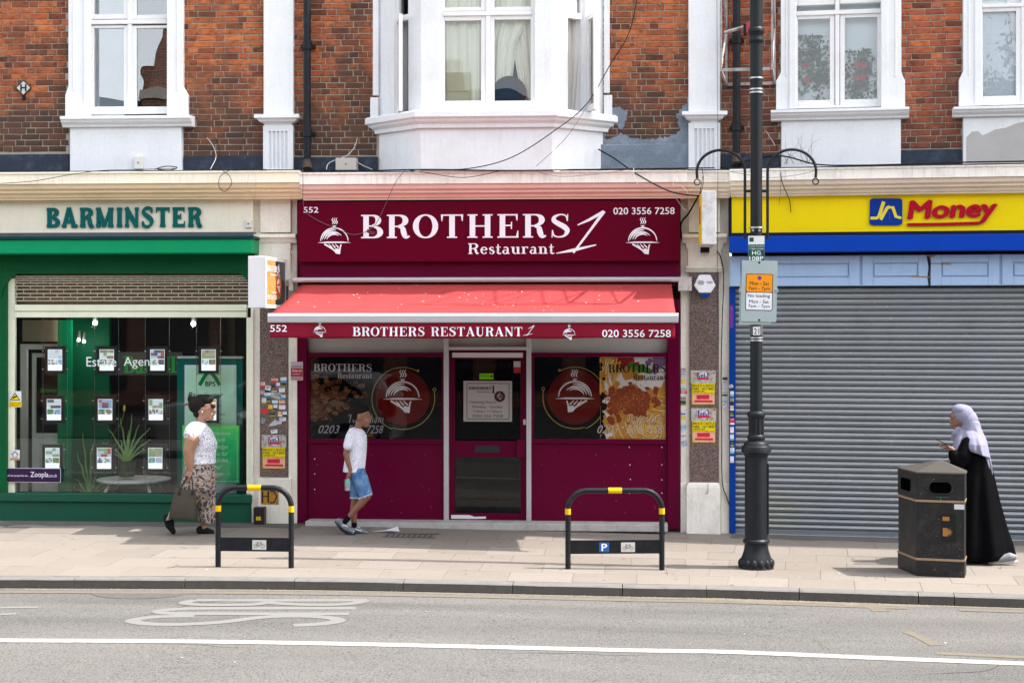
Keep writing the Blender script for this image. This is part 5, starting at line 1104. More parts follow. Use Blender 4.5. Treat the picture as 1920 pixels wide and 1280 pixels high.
PB(A, UB, 'housing', paint('box_dark', (.045, .03, .03), .4, .4), 475, 951, 495, 983, -.26, .13, .008); PB(A, UB, 'sticker', flat('boxyel', (.6, .45, .02), .5), 480, 968, 489, 975, -.2625, .003, 0)
DH = thing('hydrant_plate', 'white diamond plate with a dark blue letter on the brick wall at far left', 'sign', A, *A.p(44, 165)[:1], -.02, A.p(44, 165)[1])
c = A.p(44, 165, -.03); P = [(c[0]-.10, c[1]), (c[0], c[1]-.095), (c[0]+.10, c[1]), (c[0], c[1]+.095)]; MB().prism(P, -.03, -.012).build('rim', flat('dh_rim', (.05, .05, .04), .6), DH, bev=.003)
MB().prism([(c[0]+(x-c[0])*.86, c[1]+(z-c[1])*.86) for x, z in P], -.0325, -.02).build('plate', paint('dh_w', (.62, .62, .55), .5, .6, (.3, .28, .2), sc=15), DH)
m = MB()
for s in (-.03, .03): m.ribbon([(c[0]+s, c[1]-.045), (c[0]+s, c[1]+.045)], .02, -.0335)
m.ribbon([(c[0]-.03, c[1]), (c[0]+.03, c[1])], .018, -.0335); m.build('lettering', flat('dh_b', (.01, .015, .10), .5), DH)
MB().box(c[0]-.015, c[0]+.015, -.04, 0, c[1]-.15, c[1]-.09).build('bracket', M_black, DH)
def poster(px, py, sc, F, y, lab):
    o = thing('event_poster', lab, 'poster', F, F.p(px, 600, y)[0], y, F.p(px, py+64*sc, y)[1]); K = lambda a, b, c, d: (px+a*sc, py+b*sc, px+c*sc, py+d*sc)
    PB(F, o, 'sheet', paint('poster_yellow', (.78, .62, .01), .55, .1, bmp=.05), *K(-21, 24, 22, 64), y, .002, 0)
    PB(F, o, 'photo', paint('poster_photo', (.62, .58, .60), .55, 1.0, (.15, .25, .12), sc=14, bmp=0), *K(-23, 0, 24, 24), y-.001, .003, 0)
    m = MB(); R = random.Random(px)
    for i in range(26):
        c = F.p(px+R.uniform(-22, 23)*sc, py+R.uniform(1, 22)*sc, y-.0015); disc(m, c[0], c[1], R.uniform(.005, .018), y-.0015-i*.00002, 7)
    m.build('photo_blot', paint('poster_blot', (.35, .08, .10), .55, 1.0, (.70, .55, .15), sc=25, bmp=0), o)
    m = MB(); c = F.p(px+1*sc, py+12*sc, y-.003); disc(m, c[0], c[1], .062*sc, y-.003, 20, .05*sc); m.build('badge', flat('poster_white', (.72, .72, .78), .5), o)
    m = MB(); xa, xb, za, zb = rect(F, *K(-10, 4, 11, 20), y-.004)
    for i in range(7): m.box(xa+(xb-xa)*i/7, xa+(xb-xa)*(i+.65)/7, y-.0045, y-.004, za+.02, zb-(.02 if i % 2 else .0)-.01*(i % 3))
    m.build('badge_print', flat('poster_navy', (.06, .03, .3), .5), o); m = MB(); pbox(F, m, *K(-10, 14, 11, 18), y-.0055, .0005); pbox(F, m, *K(-12, 46, 12, 54), y-.0045, .001); pbox(F, m, *K(-16, 56, 18, 60), y-.0042, .001); m.build('badge_print', flat('poster_red', (.62, .03, .06), .5), o)
    m = MB(); pbox(F, m, *K(-20, 44, 22, 63), y-.0036, .001); m.build('strip', paint('poster_strip', (.78, .50, .30), .5, .9, (.7, .1, .12), sc=22, bmp=0), o)
    m = MB(); q = y-.0025; ptext(F, m, 'BRUCE CASTLE', *K(-20, 26, 21, 31), q, bold=.015); ptext(F, m, 'PARK - N17 8NU', *K(-20, 32, 21, 37), q, bold=.015); ptext(F, m, 'LORDSHIP LANE', *K(-20, 38, 3, 40.5), q, bold=.03); ptext(F, m, 'SAT 4TH TO MON 13TH', *K(-20, 42, 20, 43.8), q, bold=.02); m.build('lettering', flat('print_black', (.02, .015, .015), .5), o)
    return o
poster(1318, 694, 1.0, A, -.106, 'yellow event poster on the right granite pilaster, upper of the two'); poster(1319, 765, 1.0, A, -.106, 'yellow event poster on the right granite pilaster, lower of the two')
poster(513, 815, .98, A, -.098, 'yellow event poster on the left granite pilaster below the small stickers')
# ================================================================ pipes, boxes, cables
def pipe(F, px, pyb, lab, lean=0, y=-.12, r=.045):
    x = F.p(px, 600, y)[0]; zb = F.p(px, pyb, y)[1]; o = thing('drainpipe', lab, 'drainpipe', F, x, y, zb)
    MB().tube([(x, y, zb+.02), (x, y, 7.2)], r, 16).build('pipe', M_pipe, o, smooth=True)
    for z in (zb+.42, 5.75): m = MB().tube([(x, y, z-.05), (x, y, z-.045), (x, y, z+.045), (x, y, z+.05)], [r+.004, r+.014, r+.014, r+.004], 16); m.box(x-.085, x+.085, y+.03, -.0, z-.02, z+.02); m.build('collar', M_pipe, o, smooth=True)
    MB().tube([(x, y, zb+.10), (x+.005, y-.01, zb+.03), (x+.01, y-.05, zb-.03)], [r, r+.012, r+.02], 14).build('shoe', paint('rusty', (.07, .05, .04), .8, .8, (.25, .2, .16), sc=20), o, smooth=True); return o
pipe(A, 576, 315, 'black drainpipe on the brick left of the bay window'); pipe(B, 1381, 305, 'black drainpipe on the brick behind the lamp post')
def jbox(F, x0, y0, x1, y1, y, d, lab, mat):
    o = thing('junction_box', lab, 'junction box', F, F.p((x0+x1)/2, 600, y)[0], y, F.p((x0+x1)/2, y1, y)[1]); PB(F, o, 'housing', mat, x0, y0, x1, y1, y, d, .006); c = F.p((x0+x1)/2, (y0+y1)/2, y-.002)
    m = MB(); disc(m, c[0], c[1], .012, y-.0025, 10); m.build('screw_head', flat('screwd', (.3, .27, .22), .6), o); return o
jbox(A, 629, 296, 668, 319, -.2, .14, 'beige cable box on the ledge left of the bay window', paint('jb_beige', (.60, .55, .48), .6, .3)); jbox(A, 251, 293, 267, 317, -.14, .05, 'tiny white cable box under the left sash window', paint('jb_white', (.75, .72, .66), .6, .3))
jbox(A, 460, 412, 471, 427, -.18, .05, 'small cream cable box at the right end of the cream fascia', MATS['jb_white'])
def cable(F, pts, y, r, mat, lab, cat='cable', px=True):
    f_ = lambda v: v-.1 if -.515 < v < -.41 else v
    P = [(*F.p(a, b, f_(c[0] if c else y)), f_(c[0] if c else y)) for a, b, *c in pts]; P = crom([(x, yy_, z) for x, z, yy_ in P], 6) if len(P) > 2 else [(x, yy_, z) for x, z, yy_ in P]
    o = MB().tube([(a, b, c) for a, b, c in P], r, 5).build('cable', mat, None, smooth=2); o['label'] = lab; o['category'] = cat
    if F is B: o.location = (F.o.x, F.o.y, 0); o.rotation_euler = (0, 0, F.a)
    return o
cb, cw, cg = flat('cable_black', (.02, .02, .022), .5), flat('cable_white', (.62, .60, .56), .6), flat('cable_grey', (.2, .2, .2), .6)
cable(A, [(1200, -30), (1180, 60), (1145, 120, -.3), (1100, 195, -.52), (1040, 245, -.68), (960, 295, -.66), (880, 316, -.64), (800, 318, -.47), (740, 319, -.46)], -.3, .006, cb, 'long black cable sagging from the brick wall across the bay window')
cable(A, [(1140, 130, -.3), (1100, 200, -.56), (1060, 260, -.66), (1005, 312, -.66)], -.4, .003, cg, 'thin grey wire hanging beside the long black cable')
cable(A, [(700, 320), (800, 318), (950, 320), (1100, 318), (1250, 316), (1340, 315)], -.45, .008, cb, 'black cable lying along the pink ledge')
cable(A, [(760, 318), (800, 324, -.48), (870, 333, -.48), (940, 320, -.47)], -.46, .004, cb, 'loose black loop hanging over the pink cornice')
cable(A, [(1000, 320), (1050, 331, -.48), (1120, 326, -.48), (1180, 318)], -.46, .003, cg, 'thin grey loop hanging over the pink cornice at right')
cable(A, [(760, 318, -.46), (740, 345, -.48), (720, 390, -.38), (700, 425, -.33), (665, 440, -.33), (630, 428, -.33), (590, 410, -.33), (570, 390, -.34), (568, 340, -.46), (568, 318, -.46)], -.4, .0035, cg, 'thin cable looping down over the left dish logo on the maroon sign')
cable(A, [(1122, 280, -.1), (1150, 296, -.25), (1200, 330, -.45), (1260, 360, -.5), (1310, 367, -.5)], -.3, .009, cb, 'thick black cable running from the grey painted patch to the right pilaster')
cable(A, [(1310, 367, -.5), (1300, 385, -.3), (1290, 402, -.2), (1281, 412, -.15), (1276, 425, -.1), (1279, 450, -.1)], -.3, .011, cb, 'thick black cable curling into the right pilaster above the ledge')
cable(A, [(1316, 315, -.46), (1319, 340, -.5), (1312, 365, -.5), (1318, 330, -.5)], -.46, .004, cb, 'bunch of black wire ends over the cornice at the right pilaster')
cable(A, [(1344, 470, -.15), (1352, 485, -.14), (1357, 520, -.1), (1354, 600, -.1), (1352, 700, -.1), (1353, 800, -.1), (1354, 900, -.1), (1362, 930, -.1), (1368, 948, -.12)], -.1, .006, cb, 'black cable running down the right edge of the granite pilaster')
cable(A, [(1344, -20, -.15), (1345, 150, -.15), (1346, 330, -.47), (1345, 500, -.16), (1347, 640, -.12)], -.15, .003, flat('cable_navy', (.03, .03, .10), .5), 'thin dark wire dropping down the white pilaster left of the lamp post')
cable(A, [(1278, 348, -.5), (1290, 365, -.5), (1288, 395, -.34), (1268, 372, -.34), (1262, 350, -.5), (1265, 330, -.48)], -.4, .003, cw, 'thin white wire dangling over the right end of the maroon sign')
cable(A, [(1188, 315, -.46), (1190, 335, -.5), (1196, 345, -.5)], -.46, .003, cw, 'short white wire end hanging over the pink cornice')
cable(A, [(404, 258, -.03), (412, 285, -.1), (408, 310, -.3), (415, 318, -.45), (430, 330, -.47), (434, 345, -.47), (422, 359, -.47), (411, 350, -.47), (414, 330, -.47), (440, 318, -.45), (500, 318, -.45)], -.3, .004, cb, 'thin black cable coiled in a loop over the cream cornice')
cable(A, [(388, 258, -.03), (400, 275, -.1), (405, 295, -.2), (394, 318, -.3)], -.1, .004, cw, 'white wire coming out of the brick right of the left window')
cable(A, [(-20, 345, -.47), (60, 340, -.47), (130, 328, -.47), (190, 320, -.45), (260, 318, -.43), (330, 316, -.4)], -.4, .004, cb, 'thin black cable drooping across the cream cornice at far left')
cable(A, [(290, 318, -.3), (310, 312, -.3), (332, 314, -.3), (320, 319, -.3), (295, 318, -.3)], -.3, .006, cb, 'small coil of black cable on the ledge under the left window')
cable(A, [(467, 322, -.47), (465, 350, -.48), (477, 371, -.3), (480, 345, -.48), (479, 325, -.47)], -.4, .003, cw, 'thin white wire loop at the right end of the cream cornice')
cable(A, [(670, 258, -.03), (665, 275, -.05), (650, 292, -.15), (618, 305, -.2), (612, 318, -.3)], -.1, .005, cw, 'white wire running from the brick to the beige cable box')
cable(A, [(668, 303, -.15), (680, 310, -.2), (698, 318, -.3)], -.1, .005, cw, 'short white wire right of the beige cable box')
cable(A, [(546, 470, -.16), (552, 495, -.16), (546, 520, -.2), (550, 550, -.12), (545, 560, -.12)], -.16, .006, cw, 'white wire tangled beside the left end of the awning')
cable(A, [(1327, 905, -.18), (1327, 922, -.18), (1322, 925, -.18)], -.18, .003, cb, 'short wire end above the white pilaster foot')
cable(B, [(1350, 315, -.3), (1420, 297, -.2), (1470, 293, -.35), (1530, 308, -.45), (1600, 310, -.45), (1700, 308, -.45), (1820, 304, -.45), (1960, 302, -.45)], -.3, .009, cb, 'black cable bundle lying along the ledge above the yellow sign')
cable(B, [(1438, 250, -.03), (1455, 275, -.1), (1462, 300, -.3), (1466, 340, -.47), (1480, 375, -.24), (1483, 398, -.24)], -.2, .005, cb, 'black wire hanging down over the left of the yellow sign')
cable(B, [(1462, 300, -.3), (1464, 345, -.47), (1461, 382, -.24)], -.3, .003, cg, 'thin grey wire hanging over the left of the yellow sign')
cable(B, [(1370, 322, -.46), (1440, 333, -.48), (1500, 327, -.48), (1535, 318, -.46)], -.46, .003, cg, 'thin grey wire sagging across the cornice behind the lamp post')
cable(B, [(1436, 245, -.04), (1460, 285, -.12), (1458, 293, -.2)], -.1, .004, cw, 'white wire hanging from the brick right of the lamp post')
m = MB(); R = random.Random(31)
for k in range(9):
    p = Vector((XB(R.uniform(1470, 1525), -.12), -.14, B.p(1500, 308, -.12)[1])); a = R.uniform(1.0, 2.2); P = [p]
    for q in range(7): a += R.uniform(-.35, .35); p = p+Vector((cos(a)*.05, R.uniform(-.01, .01), sin(a)*.055)); P.append(p)
    m.tube(P, [.003*(1-i/9) for i in range(8)], 4)
tw = m.build('dead_weeds', flat('twig', (.25, .18, .12), .9)); tw.location = (HX, 0, 0); tw.rotation_euler = (0, 0, B.a); tw['label'] = 'dry twigs growing from the ledge under the window right of the lamp post'; tw['category'] = 'weeds'
# empty sign frame high on the wall behind the lamp post
EF = thing('sign_frame', 'rusty empty metal sign frame projecting from the brick behind the lamp post', 'frame', B, XB(1405, -.3), -.05, B.p(1405, 175, -.3)[1])
zb_ = 5.22; mw = paint('frame_white', (.50, .48, .47), .6, .9, (.10, .05, .035), sc=12)
for px in (1357, 1450):
    x = XB(px, -.6); m = MB(); ya, yc = -.04, -1.15
    m.box(x-.011, x+.011, yc-.018, yc+.018, zb_, 8.0); m.box(x-.013, x+.013, ya-.02, ya+.016, zb_, 8.0); m.box(x-.012, x+.012, yc+.02, ya-.02, zb_, zb_+.03)
    zz = zb_+.04; k = 0
    while zz < 7.6:
        a, b = ((ya, yc) if k % 2 else (yc, ya)); m.tube([(x, a, zz), (x, b, zz+.62)], .011, 6); zz += .62; k += 1
    m.build('side_truss', mw if px < 1400 else mw, EF)
MB().box(XB(1357, -.6)+.02, XB(1450, -.6)-.02, -1.165, -1.13, zb_, zb_+.035).build('bottom_rail', mw, EF); MB().box(XB(1357, -.6)+.02, XB(1450, -.6)-.02, -.055, -.025, zb_, zb_+.035).build('bottom_rail', mw, EF)
FA = thing('floodlight_arm', 'broken white arm with a small red box left of the lamp post', 'bracket', B, XB(1380, -.3), -.1, B.p(1380, 60, -.3)[1])
m = MB(); p, q = B.p(1358, 62, -.4), B.p(1398, 50, -.4); m.tube([(p[0], -.4, p[1]), (q[0], -.4, q[1])], .022, 6); m.build('arm', mw, FA); PB(B, FA, 'red_box', flat('redbox', (.5, .03, .07), .4), 1398, 43, 1412, 62, -.46, .12, .004); PB(B, FA, 'black_plate', M_black, 1394, 45, 1399, 64, -.47, .14, .003)
# ================================================================ LAMP POST
LX, LY, LZ = gp(1418, 1064)
LP = thing('lamp_post', 'tall black fluted lamp post with twin curled brackets on the pavement', 'lamp post', A, LX, LY, LZ)
M_post = paint('post_black', (.020, .024, .028), .42, .3, (.045, .05, .05), sc=7, bmp=.2)
Tl = (CH-LZ)*FPX/(1064-HZ); pz = lambda py: CH-(py-HZ)/FPX*Tl; pr_l = lambda w_: w_/2*Tl/FPX
def lath(name, rows, seg=32, mat=M_post, **k): return MB().lathe([(pr_l(w_), pz(py)) for py, w_ in rows], (LX, LY), seg).build(name, mat, LP, smooth=True, **k)
lath('foot', [(1070, 64), (1064, 66), (1060, 63), (1057, 60)])
lath('base_bell', [(1058, 62), (1050, 61), (1040, 52), (1030, 46), (1022, 44), (1018, 44), (1016, 50), (1012, 50), (1009, 44)])
for k in range(14):
    a = 2*pi*k/14; r = pr_l(56); MB().ell((LX+r*cos(a), LY+r*sin(a), pz(1055)), (.034, .034, .05), 10, 8).build('leaf_knob', M_post, LP, smooth=True)
lath('shaft', [(1010, 43), (855, 42.5), (854, 45)]); lath('capital_ring', [(856, 42.5), (853, 45), (850, 46), (849, 46.5), (848, 53), (847, 55.5), (837, 55.5), (835.5, 54), (834, 48), (830, 45), (828, 42), (826, 34), (825, 30)])
lath('collar', [(826, 30), (822, 33), (818, 34), (816, 32), (814, 28)]); lath('collar', [(783, 28), (780, 33), (776, 34), (772, 31), (770, 26)])
m = MB(); n = 10; P = []
for k in range(n*4):
    a = 2*pi*k/(n*4); r = pr_l(29 if k % 4 in (0, 1) else 25); P.append((LX+r*cos(a), LY+r*sin(a)))
m.slab(P, pz(816), pz(781)).build('fluted_neck', M_post, LP)
MB().lathe([(pr_l(23), pz(772)), (pr_l(22), pz(300)), (pr_l(24), pz(78)), (pr_l(24), 7.8)], (LX, LY), 32).build('column', M_post, LP, smooth=True)
lath('collar', [(82, 25), (78, 29), (75, 29), (72, 26), (66, 26), (63, 30), (59, 31), (55, 30), (52, 25)])
MB().box(LX+pr_l(38), LX+pr_l(46), LY-.055, LY+.055, pz(1000), pz(868)).build('access_door', M_post, LP, bev=.008)
ls = paint('steel_band', (.55, .56, .56), .35, .3, metal=.7, bmp=.03)
for py, w_ in ((147, 26), (168, 26), (174, 26), (427, 26), (607, 25), (633, 25), (638, 25)): MB().lathe([(pr_l(w_), pz(py+1.5)), (pr_l(w_), pz(py-1.5))], (LX, LY), 24).build('band', ls, LP, smooth=True)
MB().lathe([(pr_l(24), pz(628)), (pr_l(24), pz(608))], (LX, LY), 24).build('number_band', paint('band_grey', (.16, .16, .17), .5, .4), LP)
LQ = lambda px: LX+(px-1418)*Tl/FPX
for s in (-1, 1):
    m = MB(); P = [(LQ(1418+s*21), LY, pz(448)), (LQ(1418+s*21), LY, pz(400)), (LQ(1418+s*21), LY, pz(330))]
    P += [(LQ(1418+s*(66+44*cos(t))), LY, pz(320-38*sin(t))) for t in [pi-pi*k/14+0 for k in range(15)]] if 0 else [(LQ(1418+s*(66-45*cos(t))), LY, pz(322-41*sin(t))) for t in [pi*k/16 for k in range(17)]]
    P += [(LQ(1418+s*110), LY, pz(334))]
    m.tube(P, .0145, 8).build('bracket', M_post, LP, smooth=True)
    MB().tube([(LQ(1418+s*110)+.03*cos(t), LY, pz(341)+.03*sin(t)) for t in [2*pi*k/16 for k in range(17)]], .006, 6).build('ring', M_post, LP, smooth=True)
    for py in (358, 440): MB().box(LQ(1418+s*10), LQ(1418+s*21), LY-.012, LY+.012, pz(py+3), pz(py-2)).build('bracket_stay', M_post, LP)
for s in (-1, 1): MB().box(LQ(1418-2+s*6)-.01, LQ(1418-2+s*6)+.01, LY-.14, LY-.1, pz(435), pz(431)).build('bolt', ls, LP)
# signs on the post
yP = LY-pr_l(26)
NP = thing('number_plate', 'small white and green lamp number plate strapped to the post above the parking sign', 'sign', A, LX, yP, pz(489))
def bl(x0, y0, x1, y1): return LQ(x0), LQ(x1), pz(y1), pz(y0)
def lbox(par, name, mat, x0, y0, x1, y1, y, d, **k): a, b, c, e = bl(x0, y0, x1, y1); return MB().box(a, b, y, y+d, c, e).build(name, mat, par, **k)
lbox(NP, 'plate', flat('np_white', (.70, .70, .68), .4), 1402, 443, 1432, 490, yP-.012, .004); lbox(NP, 'green_field', flat('np_green', (.0, .10, .07), .4), 1402.2, 459, 1431.8, 490, yP-.0135, .002)
m = MB(); lbox(NP, 'emblem', flat('np_green', (.0, .10, .07), .4), 1404, 446, 1412, 454, yP-.013, .001)
def lt(mb, s, x0, y0, x1, y1, y, **k): a, b, c, e = bl(x0, y0, x1, y1); text(mb, s, a, b, c, e, y, **k)
lt(m, 'HG', 1409, 471, 1425, 478.5, yP-.0145, bold=.04); lt(m, '108P', 1404, 481, 1430, 489, yP-.0145, bold=.04); lt(m, 'Lamp Faulty?', 1403.5, 461, 1430.5, 464, yP-.0145); lt(m, 'T 0800 230 400', 1404, 466, 1430, 468.5, yP-.0145); m.build('lettering', flat('np_print', (.75, .78, .75), .5), NP)
PS = thing('parking_sign', 'grey parking restriction sign with orange and white panels strapped to the lamp post', 'sign', A, LX, yP, pz(604))
def tilt(x, y, z): c = (LQ(1421), pz(546)); a = radians(-1.3); return (c[0]+(x-c[0])*cos(a)-(z-c[1])*sin(a), y, c[1]+(x-c[0])*sin(a)+(z-c[1])*cos(a))
def rr(x0, y0, x1, y1, r, n=5):
    a, b, c, e = bl(x0, y0, x1, y1); P = []
    for cx, cz, a0 in ((b-r, e-r, 0), (a+r, e-r, 90), (a+r, c+r, 180), (b-r, c+r, 270)):
        for k in range(n+1): t = radians(a0+90*k/n); P.append((cx+r*cos(t), cz+r*sin(t)))
    return P
ps_g = paint('sign_grey', (.42, .50, .50), .45, .2, (.3, .34, .33), sc=6, bmp=.02)
y = yP-.03
MB().prism(rr(1389, 489, 1455, 603, .015), y, y+.006).xf(tilt).build('plate', ps_g, PS); MB().prism(rr(1386, 520, 1446, 608, .015), y+.012, y+.016).xf(tilt).build('rear_plate', ps_g, PS)
pk = flat('ps_black', (.02, .02, .02), .4)
MB().prism(rr(1397, 514, 1447, 582, .016), y-.002, y).xf(tilt).build('border', pk, PS)
MB().prism(rr(1398.2, 515.2, 1445.8, 547.5, .012), y-.004, y-.002).xf(tilt).build('orange_panel', flat('ps_orange', (.80, .27, .0), .4), PS); MB().prism(rr(1398.2, 549, 1445.8, 580.8, .012), y-.004, y-.002).xf(tilt).build('white_panel', flat('ps_white', (.72, .72, .76), .4), PS)
m = MB(); y -= .0045
for s, r in (('Mon - Sat', (1404, 528, 1440, 535)), ('7am - 7pm', (1402, 538, 1442, 545.5)), ('No loading', (1401, 551.5, 1442, 559.5)), ('Mon - Sat', (1404, 562, 1440, 568.5)), ('7am - 7pm', (1402, 571, 1442, 578.5))): lt(m, s, *r, y, bold=.02)
m.xf(tilt).build('lettering', pk, PS); m = MB(); disc(m, LQ(1422), pz(521.5), .021, y, 16); m.xf(tilt).build('roundel', flat('ps_red', (.5, .02, .05), .4), PS); m = MB(); disc(m, LQ(1422), pz(521.5), .015, y-.0005, 16); m.xf(tilt).build('roundel', flat('ps_blue', (.03, .06, .5), .4), PS)
for x in (1387, 1454): lbox(PS, 'clip', ls, x-3, 542, x+3, 549, yP-.035, .03, bev=.003)
for py in (493, 600): m = MB(); disc(m, LQ(1422), pz(py), .012, yP-.0315, 10); m.build('bolt', flat('rust', (.10, .04, .02), .8), PS)
lbox(LP, 'number_sticker', flat('ns_white', (.72, .72, .72), .5), 1411, 612.5, 1424, 628, yP-.002, .004); m = MB(); lt(m, '21', 1412.5, 615, 1422.5, 626, yP-.0028, bold=.02); m.build('lettering', pk, LP)
# ================================================================ BIKE STANDS
def bikestand(pl_, pr__, pyb, ytop, plates, lab, yo=0):
    a, b = gp(pl_, pyb), gp(pr__, pyb+2); T_ = (CH-a[2])*FPX/(pyb-HZ); H_ = (pyb-ytop)*T_/FPX-.01
    a, b = Vector(a), Vector(b); L_ = (b-a).length; d = (b-a).normalized(); n_ = Vector((d.y, -d.x, 0))
    o = bpy.data.objects.new('bike_stand', None); COL.objects.link(o); o.location = (a+b)/2; o.rotation_euler = (0, 0, atan2(d.y, d.x)); o['label'] = lab; o['category'] = 'bike stand'; o['group'] = 'black bike stands on the pavement'; ORG[o.name] = (0, 0, 0)
    h_ = L_/2; r = .19; R_ = .0275; P = [(-h_, 0, -.05), (-h_, 0, H_*.5), (-h_, 0, H_-R_-r)]+[(-h_+r-r*cos(t), 0, H_-R_-r+r*sin(t)) for t in [pi/2*k/10 for k in range(1, 11)]]
    P += [(h_-r+r*sin(t), 0, H_-R_-r+r*cos(t)) for t in [pi/2*k/10 for k in range(0, 11)]]+[(h_, 0, H_*.5), (h_, 0, -.05)]
    ms_ = paint('stand_black', (.013, .016, .020), .4, .35, (.07, .07, .075), sc=11, bmp=.15)
    MB().tube(P, R_, 16).build('tube', ms_, o, smooth=True)
    yl = paint('tape_yellow', (.78, .44, .0), .45, .3, (.25, .18, .08), sc=14, bmp=.1); zt_ = H_-R_
    MB().tube([(-.068, 0, zt_), (.068, 0, zt_)], R_+.0018, 16).build('yellow_tape', yl, o, smooth=True)
    for s in (-1, 1): MB().tube([(s*h_, 0, H_-.265), (s*h_, 0, H_-.205)], R_+.0018, 16).build('yellow_tape', yl, o, smooth=True)
    z0, z1 = .16, .295; MB().box(-h_+.02, h_-.02, -.012, .012, z0, z1).build('cross_plate', ms_, o, bev=.003)
    for kind, cx in plates:
        if kind == 'P':
            pp = MB().box(cx-.05, cx+.05, -.0145, -.012, z0+.018, z1-.022).build('parking_plate', flat('pblue', (.01, .12, .42), .4), o); m = MB(); text(m, 'P', cx-.028, cx+.03, z0+.028, z1-.032, -.0152, bold=.05); m.build('lettering', M_whitep, pp)
        else:
            pp = MB().box(cx-.07, cx+.07, -.0145, -.012, z0+.018, z1-.022).build('cycle_plate', paint('cycw', (.62, .60, .56), .4, .35, (.3, .25, .2), sc=18, bmp=0), o); m = MB(); zc_ = (z0+z1)/2-.012; y = -.0155
            for s in (-1, 1): m.ribbon(arc(cx+s*.034, zc_, .018, .018, 0, 360, 18), .0035, y)
            for L in ([(-.034, 0), (-.016, .032), (.02, .03), (.034, 0)], [(-.034, 0), (0, -.002), (.02, .03)], [(0, -.002), (-.018, .036)], [(-.026, .037), (-.011, .037)], [(.02, .03), (.016, .04), (.026, .042)]): m.ribbon([(cx+a_, zc_+b_) for a_, b_ in L], .0038, y)
            m.build('cycle_symbol', pk, pp)
    return o
bikestand(409, 546, 1062, 906, [('C', .05)], 'black bike stand nearest the woman, one small cycle plate on it')
bikestand(1065, 1241, 1066, 911, [('P', -.11), ('C', .13)], 'black bike stand with a blue P plate in front of the restaurant')
# ================================================================ LITTER BIN (pentagonal plan)
c1, c2, c3 = Vector(gp(1718, 1079)), Vector(gp(1809, 1083)), Vector(gp(1683, 1064))
d = (c2-c1).normalized(); Lb = (c2-c1).length; nb = Vector((-d.y, d.x, 0))
BN = bpy.data.objects.new('litter_bin', None); COL.objects.link(BN); BN.location = (c1+c2)/2; BN.rotation_euler = (0, 0, atan2(d.y, d.x)); ORG[BN.name] = (0, 0, 0)
BN['label'] = 'black six sided litter bin with gold bands in front of the shutter'; BN['category'] = 'litter bin'
hb_ = Lb/2; HB = (1079-888)*(CH-c1.z)*FPX/(1079-HZ)/FPX
lx3 = (c3-(c1+c2)/2).dot(d); ly3 = (c3-(c1+c2)/2).dot(nb)
pl5 = [(-hb_, 0), (hb_, 0), (hb_+.012, .28), (hb_-.10, .52), (-hb_+.02, .50), (lx3, ly3)]
M_bin = paint('bin_black', (.020, .022, .024), .42, .75, (.09, .08, .07), sc=8, bmp=.35, streak=.2)
def sc5(k, z): cx, cy = 0, .24; return [(cx+(x-cx)*k, cy+(y-cy)*k, z) for x, y in pl5]
slot_z0, slot_z1 = HB-.19, HB-.07
m = MB(); m.loft([sc5(1, .0), sc5(1.0, HB*.155)]); m.build('plinth', M_bin, BN, bev=.006)
m = MB(); m.loft([sc5(.985, HB*.155), sc5(.985, slot_z0-.02)]); m.build('body', M_bin, BN, bev=.006)
MB().loft([sc5(1, slot_z0-.06), sc5(1, HB)]).build('hood', M_bin, BN, bev=.006)
ap = (1745-1720)/90*Lb-hb_; m = MB(); m.add([(x, y, z) for x, y, z in sc5(1.03, HB)]+[(x, y, z) for x, y, z in sc5(1.03, HB+.02)]+[(0, .24, HB+.125)], [tuple(range(5, -1, -1))]+[(i, (i+1) % 6, (i+1) % 6+6, i+6) for i in range(6)]+[(i+6, (i+1) % 6+6, 12) for i in range(6)])
m.build('lid', paint('bin_lid', (.09, .08, .07), .6, .6, (.12, .11, .10), sc=6, bmp=.3), BN, bev=.004)
gb = paint('gold_band', (.40, .27, .17), .4, .3, (.2, .12, .06), sc=12)
for z in (HB*.155, slot_z0-.085): MB().loft([sc5(1.012, z), sc5(1.012, z+.022)]).build('gold_band', gb, BN, bev=.002)
def slotpoly(cx, w_, z0, z1, r=.05): 
    P = []
    for x, z, a0 in ((cx+w_/2-r, z1-r, 0), (cx-w_/2+r, z1-r, 90), (cx-w_/2+r, z0+r, 180), (cx+w_/2-r, z0+r, 270)):
        for k in range(6): t = radians(a0+18*k); P.append((x+r*cos(t), z+r*sin(t)))
    return P
sb_ = flat('bin_hole', (.002, .002, .002), .9)
MB().prism(slotpoly(.0, .22, slot_z0-.0, slot_z1), -.006, .0).build('opening', sb_, BN); m = MB(); P = slotpoly(.0, .22, slot_z0, slot_z1); P = P+[P[0]]; m.tube([(x, -.006, z) for x, z in P], .006, 6).build('opening_rim', M_bin, BN, smooth=2)
v5 = Vector((lx3+hb_, ly3)).normalized(); L5 = Vector((lx3+hb_, ly3)).length
def face5(x, y, z): t = x/1.0; return (-hb_+v5.x*t+y*(-v5.y)*-1*-1, 0+v5.y*t+y*v5.x*-1*-1, z)
def f5(u, out, z): nx_, ny_ = v5.y, -v5.x; nx_, ny_ = (nx_, ny_) if nx_ < 0 or ny_ < 0 else (-nx_, -ny_); return (-hb_+v5.x*u+nx_*out, v5.y*u+ny_*out, z)
m = MB(); m.prism(slotpoly(L5*.56, L5*.5, slot_z0, slot_z1, .03), -.006, 0).xf(lambda x, y, z: f5(x, -y if y < 0 else 0, z)).build('opening', sb_, BN)
MB().box(.02, .17, -.001, .002, HB*.34, HB*.62).xf(lambda x, y, z: (x-.02, y-.0, z)).build('notice_plate', paint('bin_notice', (.020, .022, .024), .5, .3), BN)
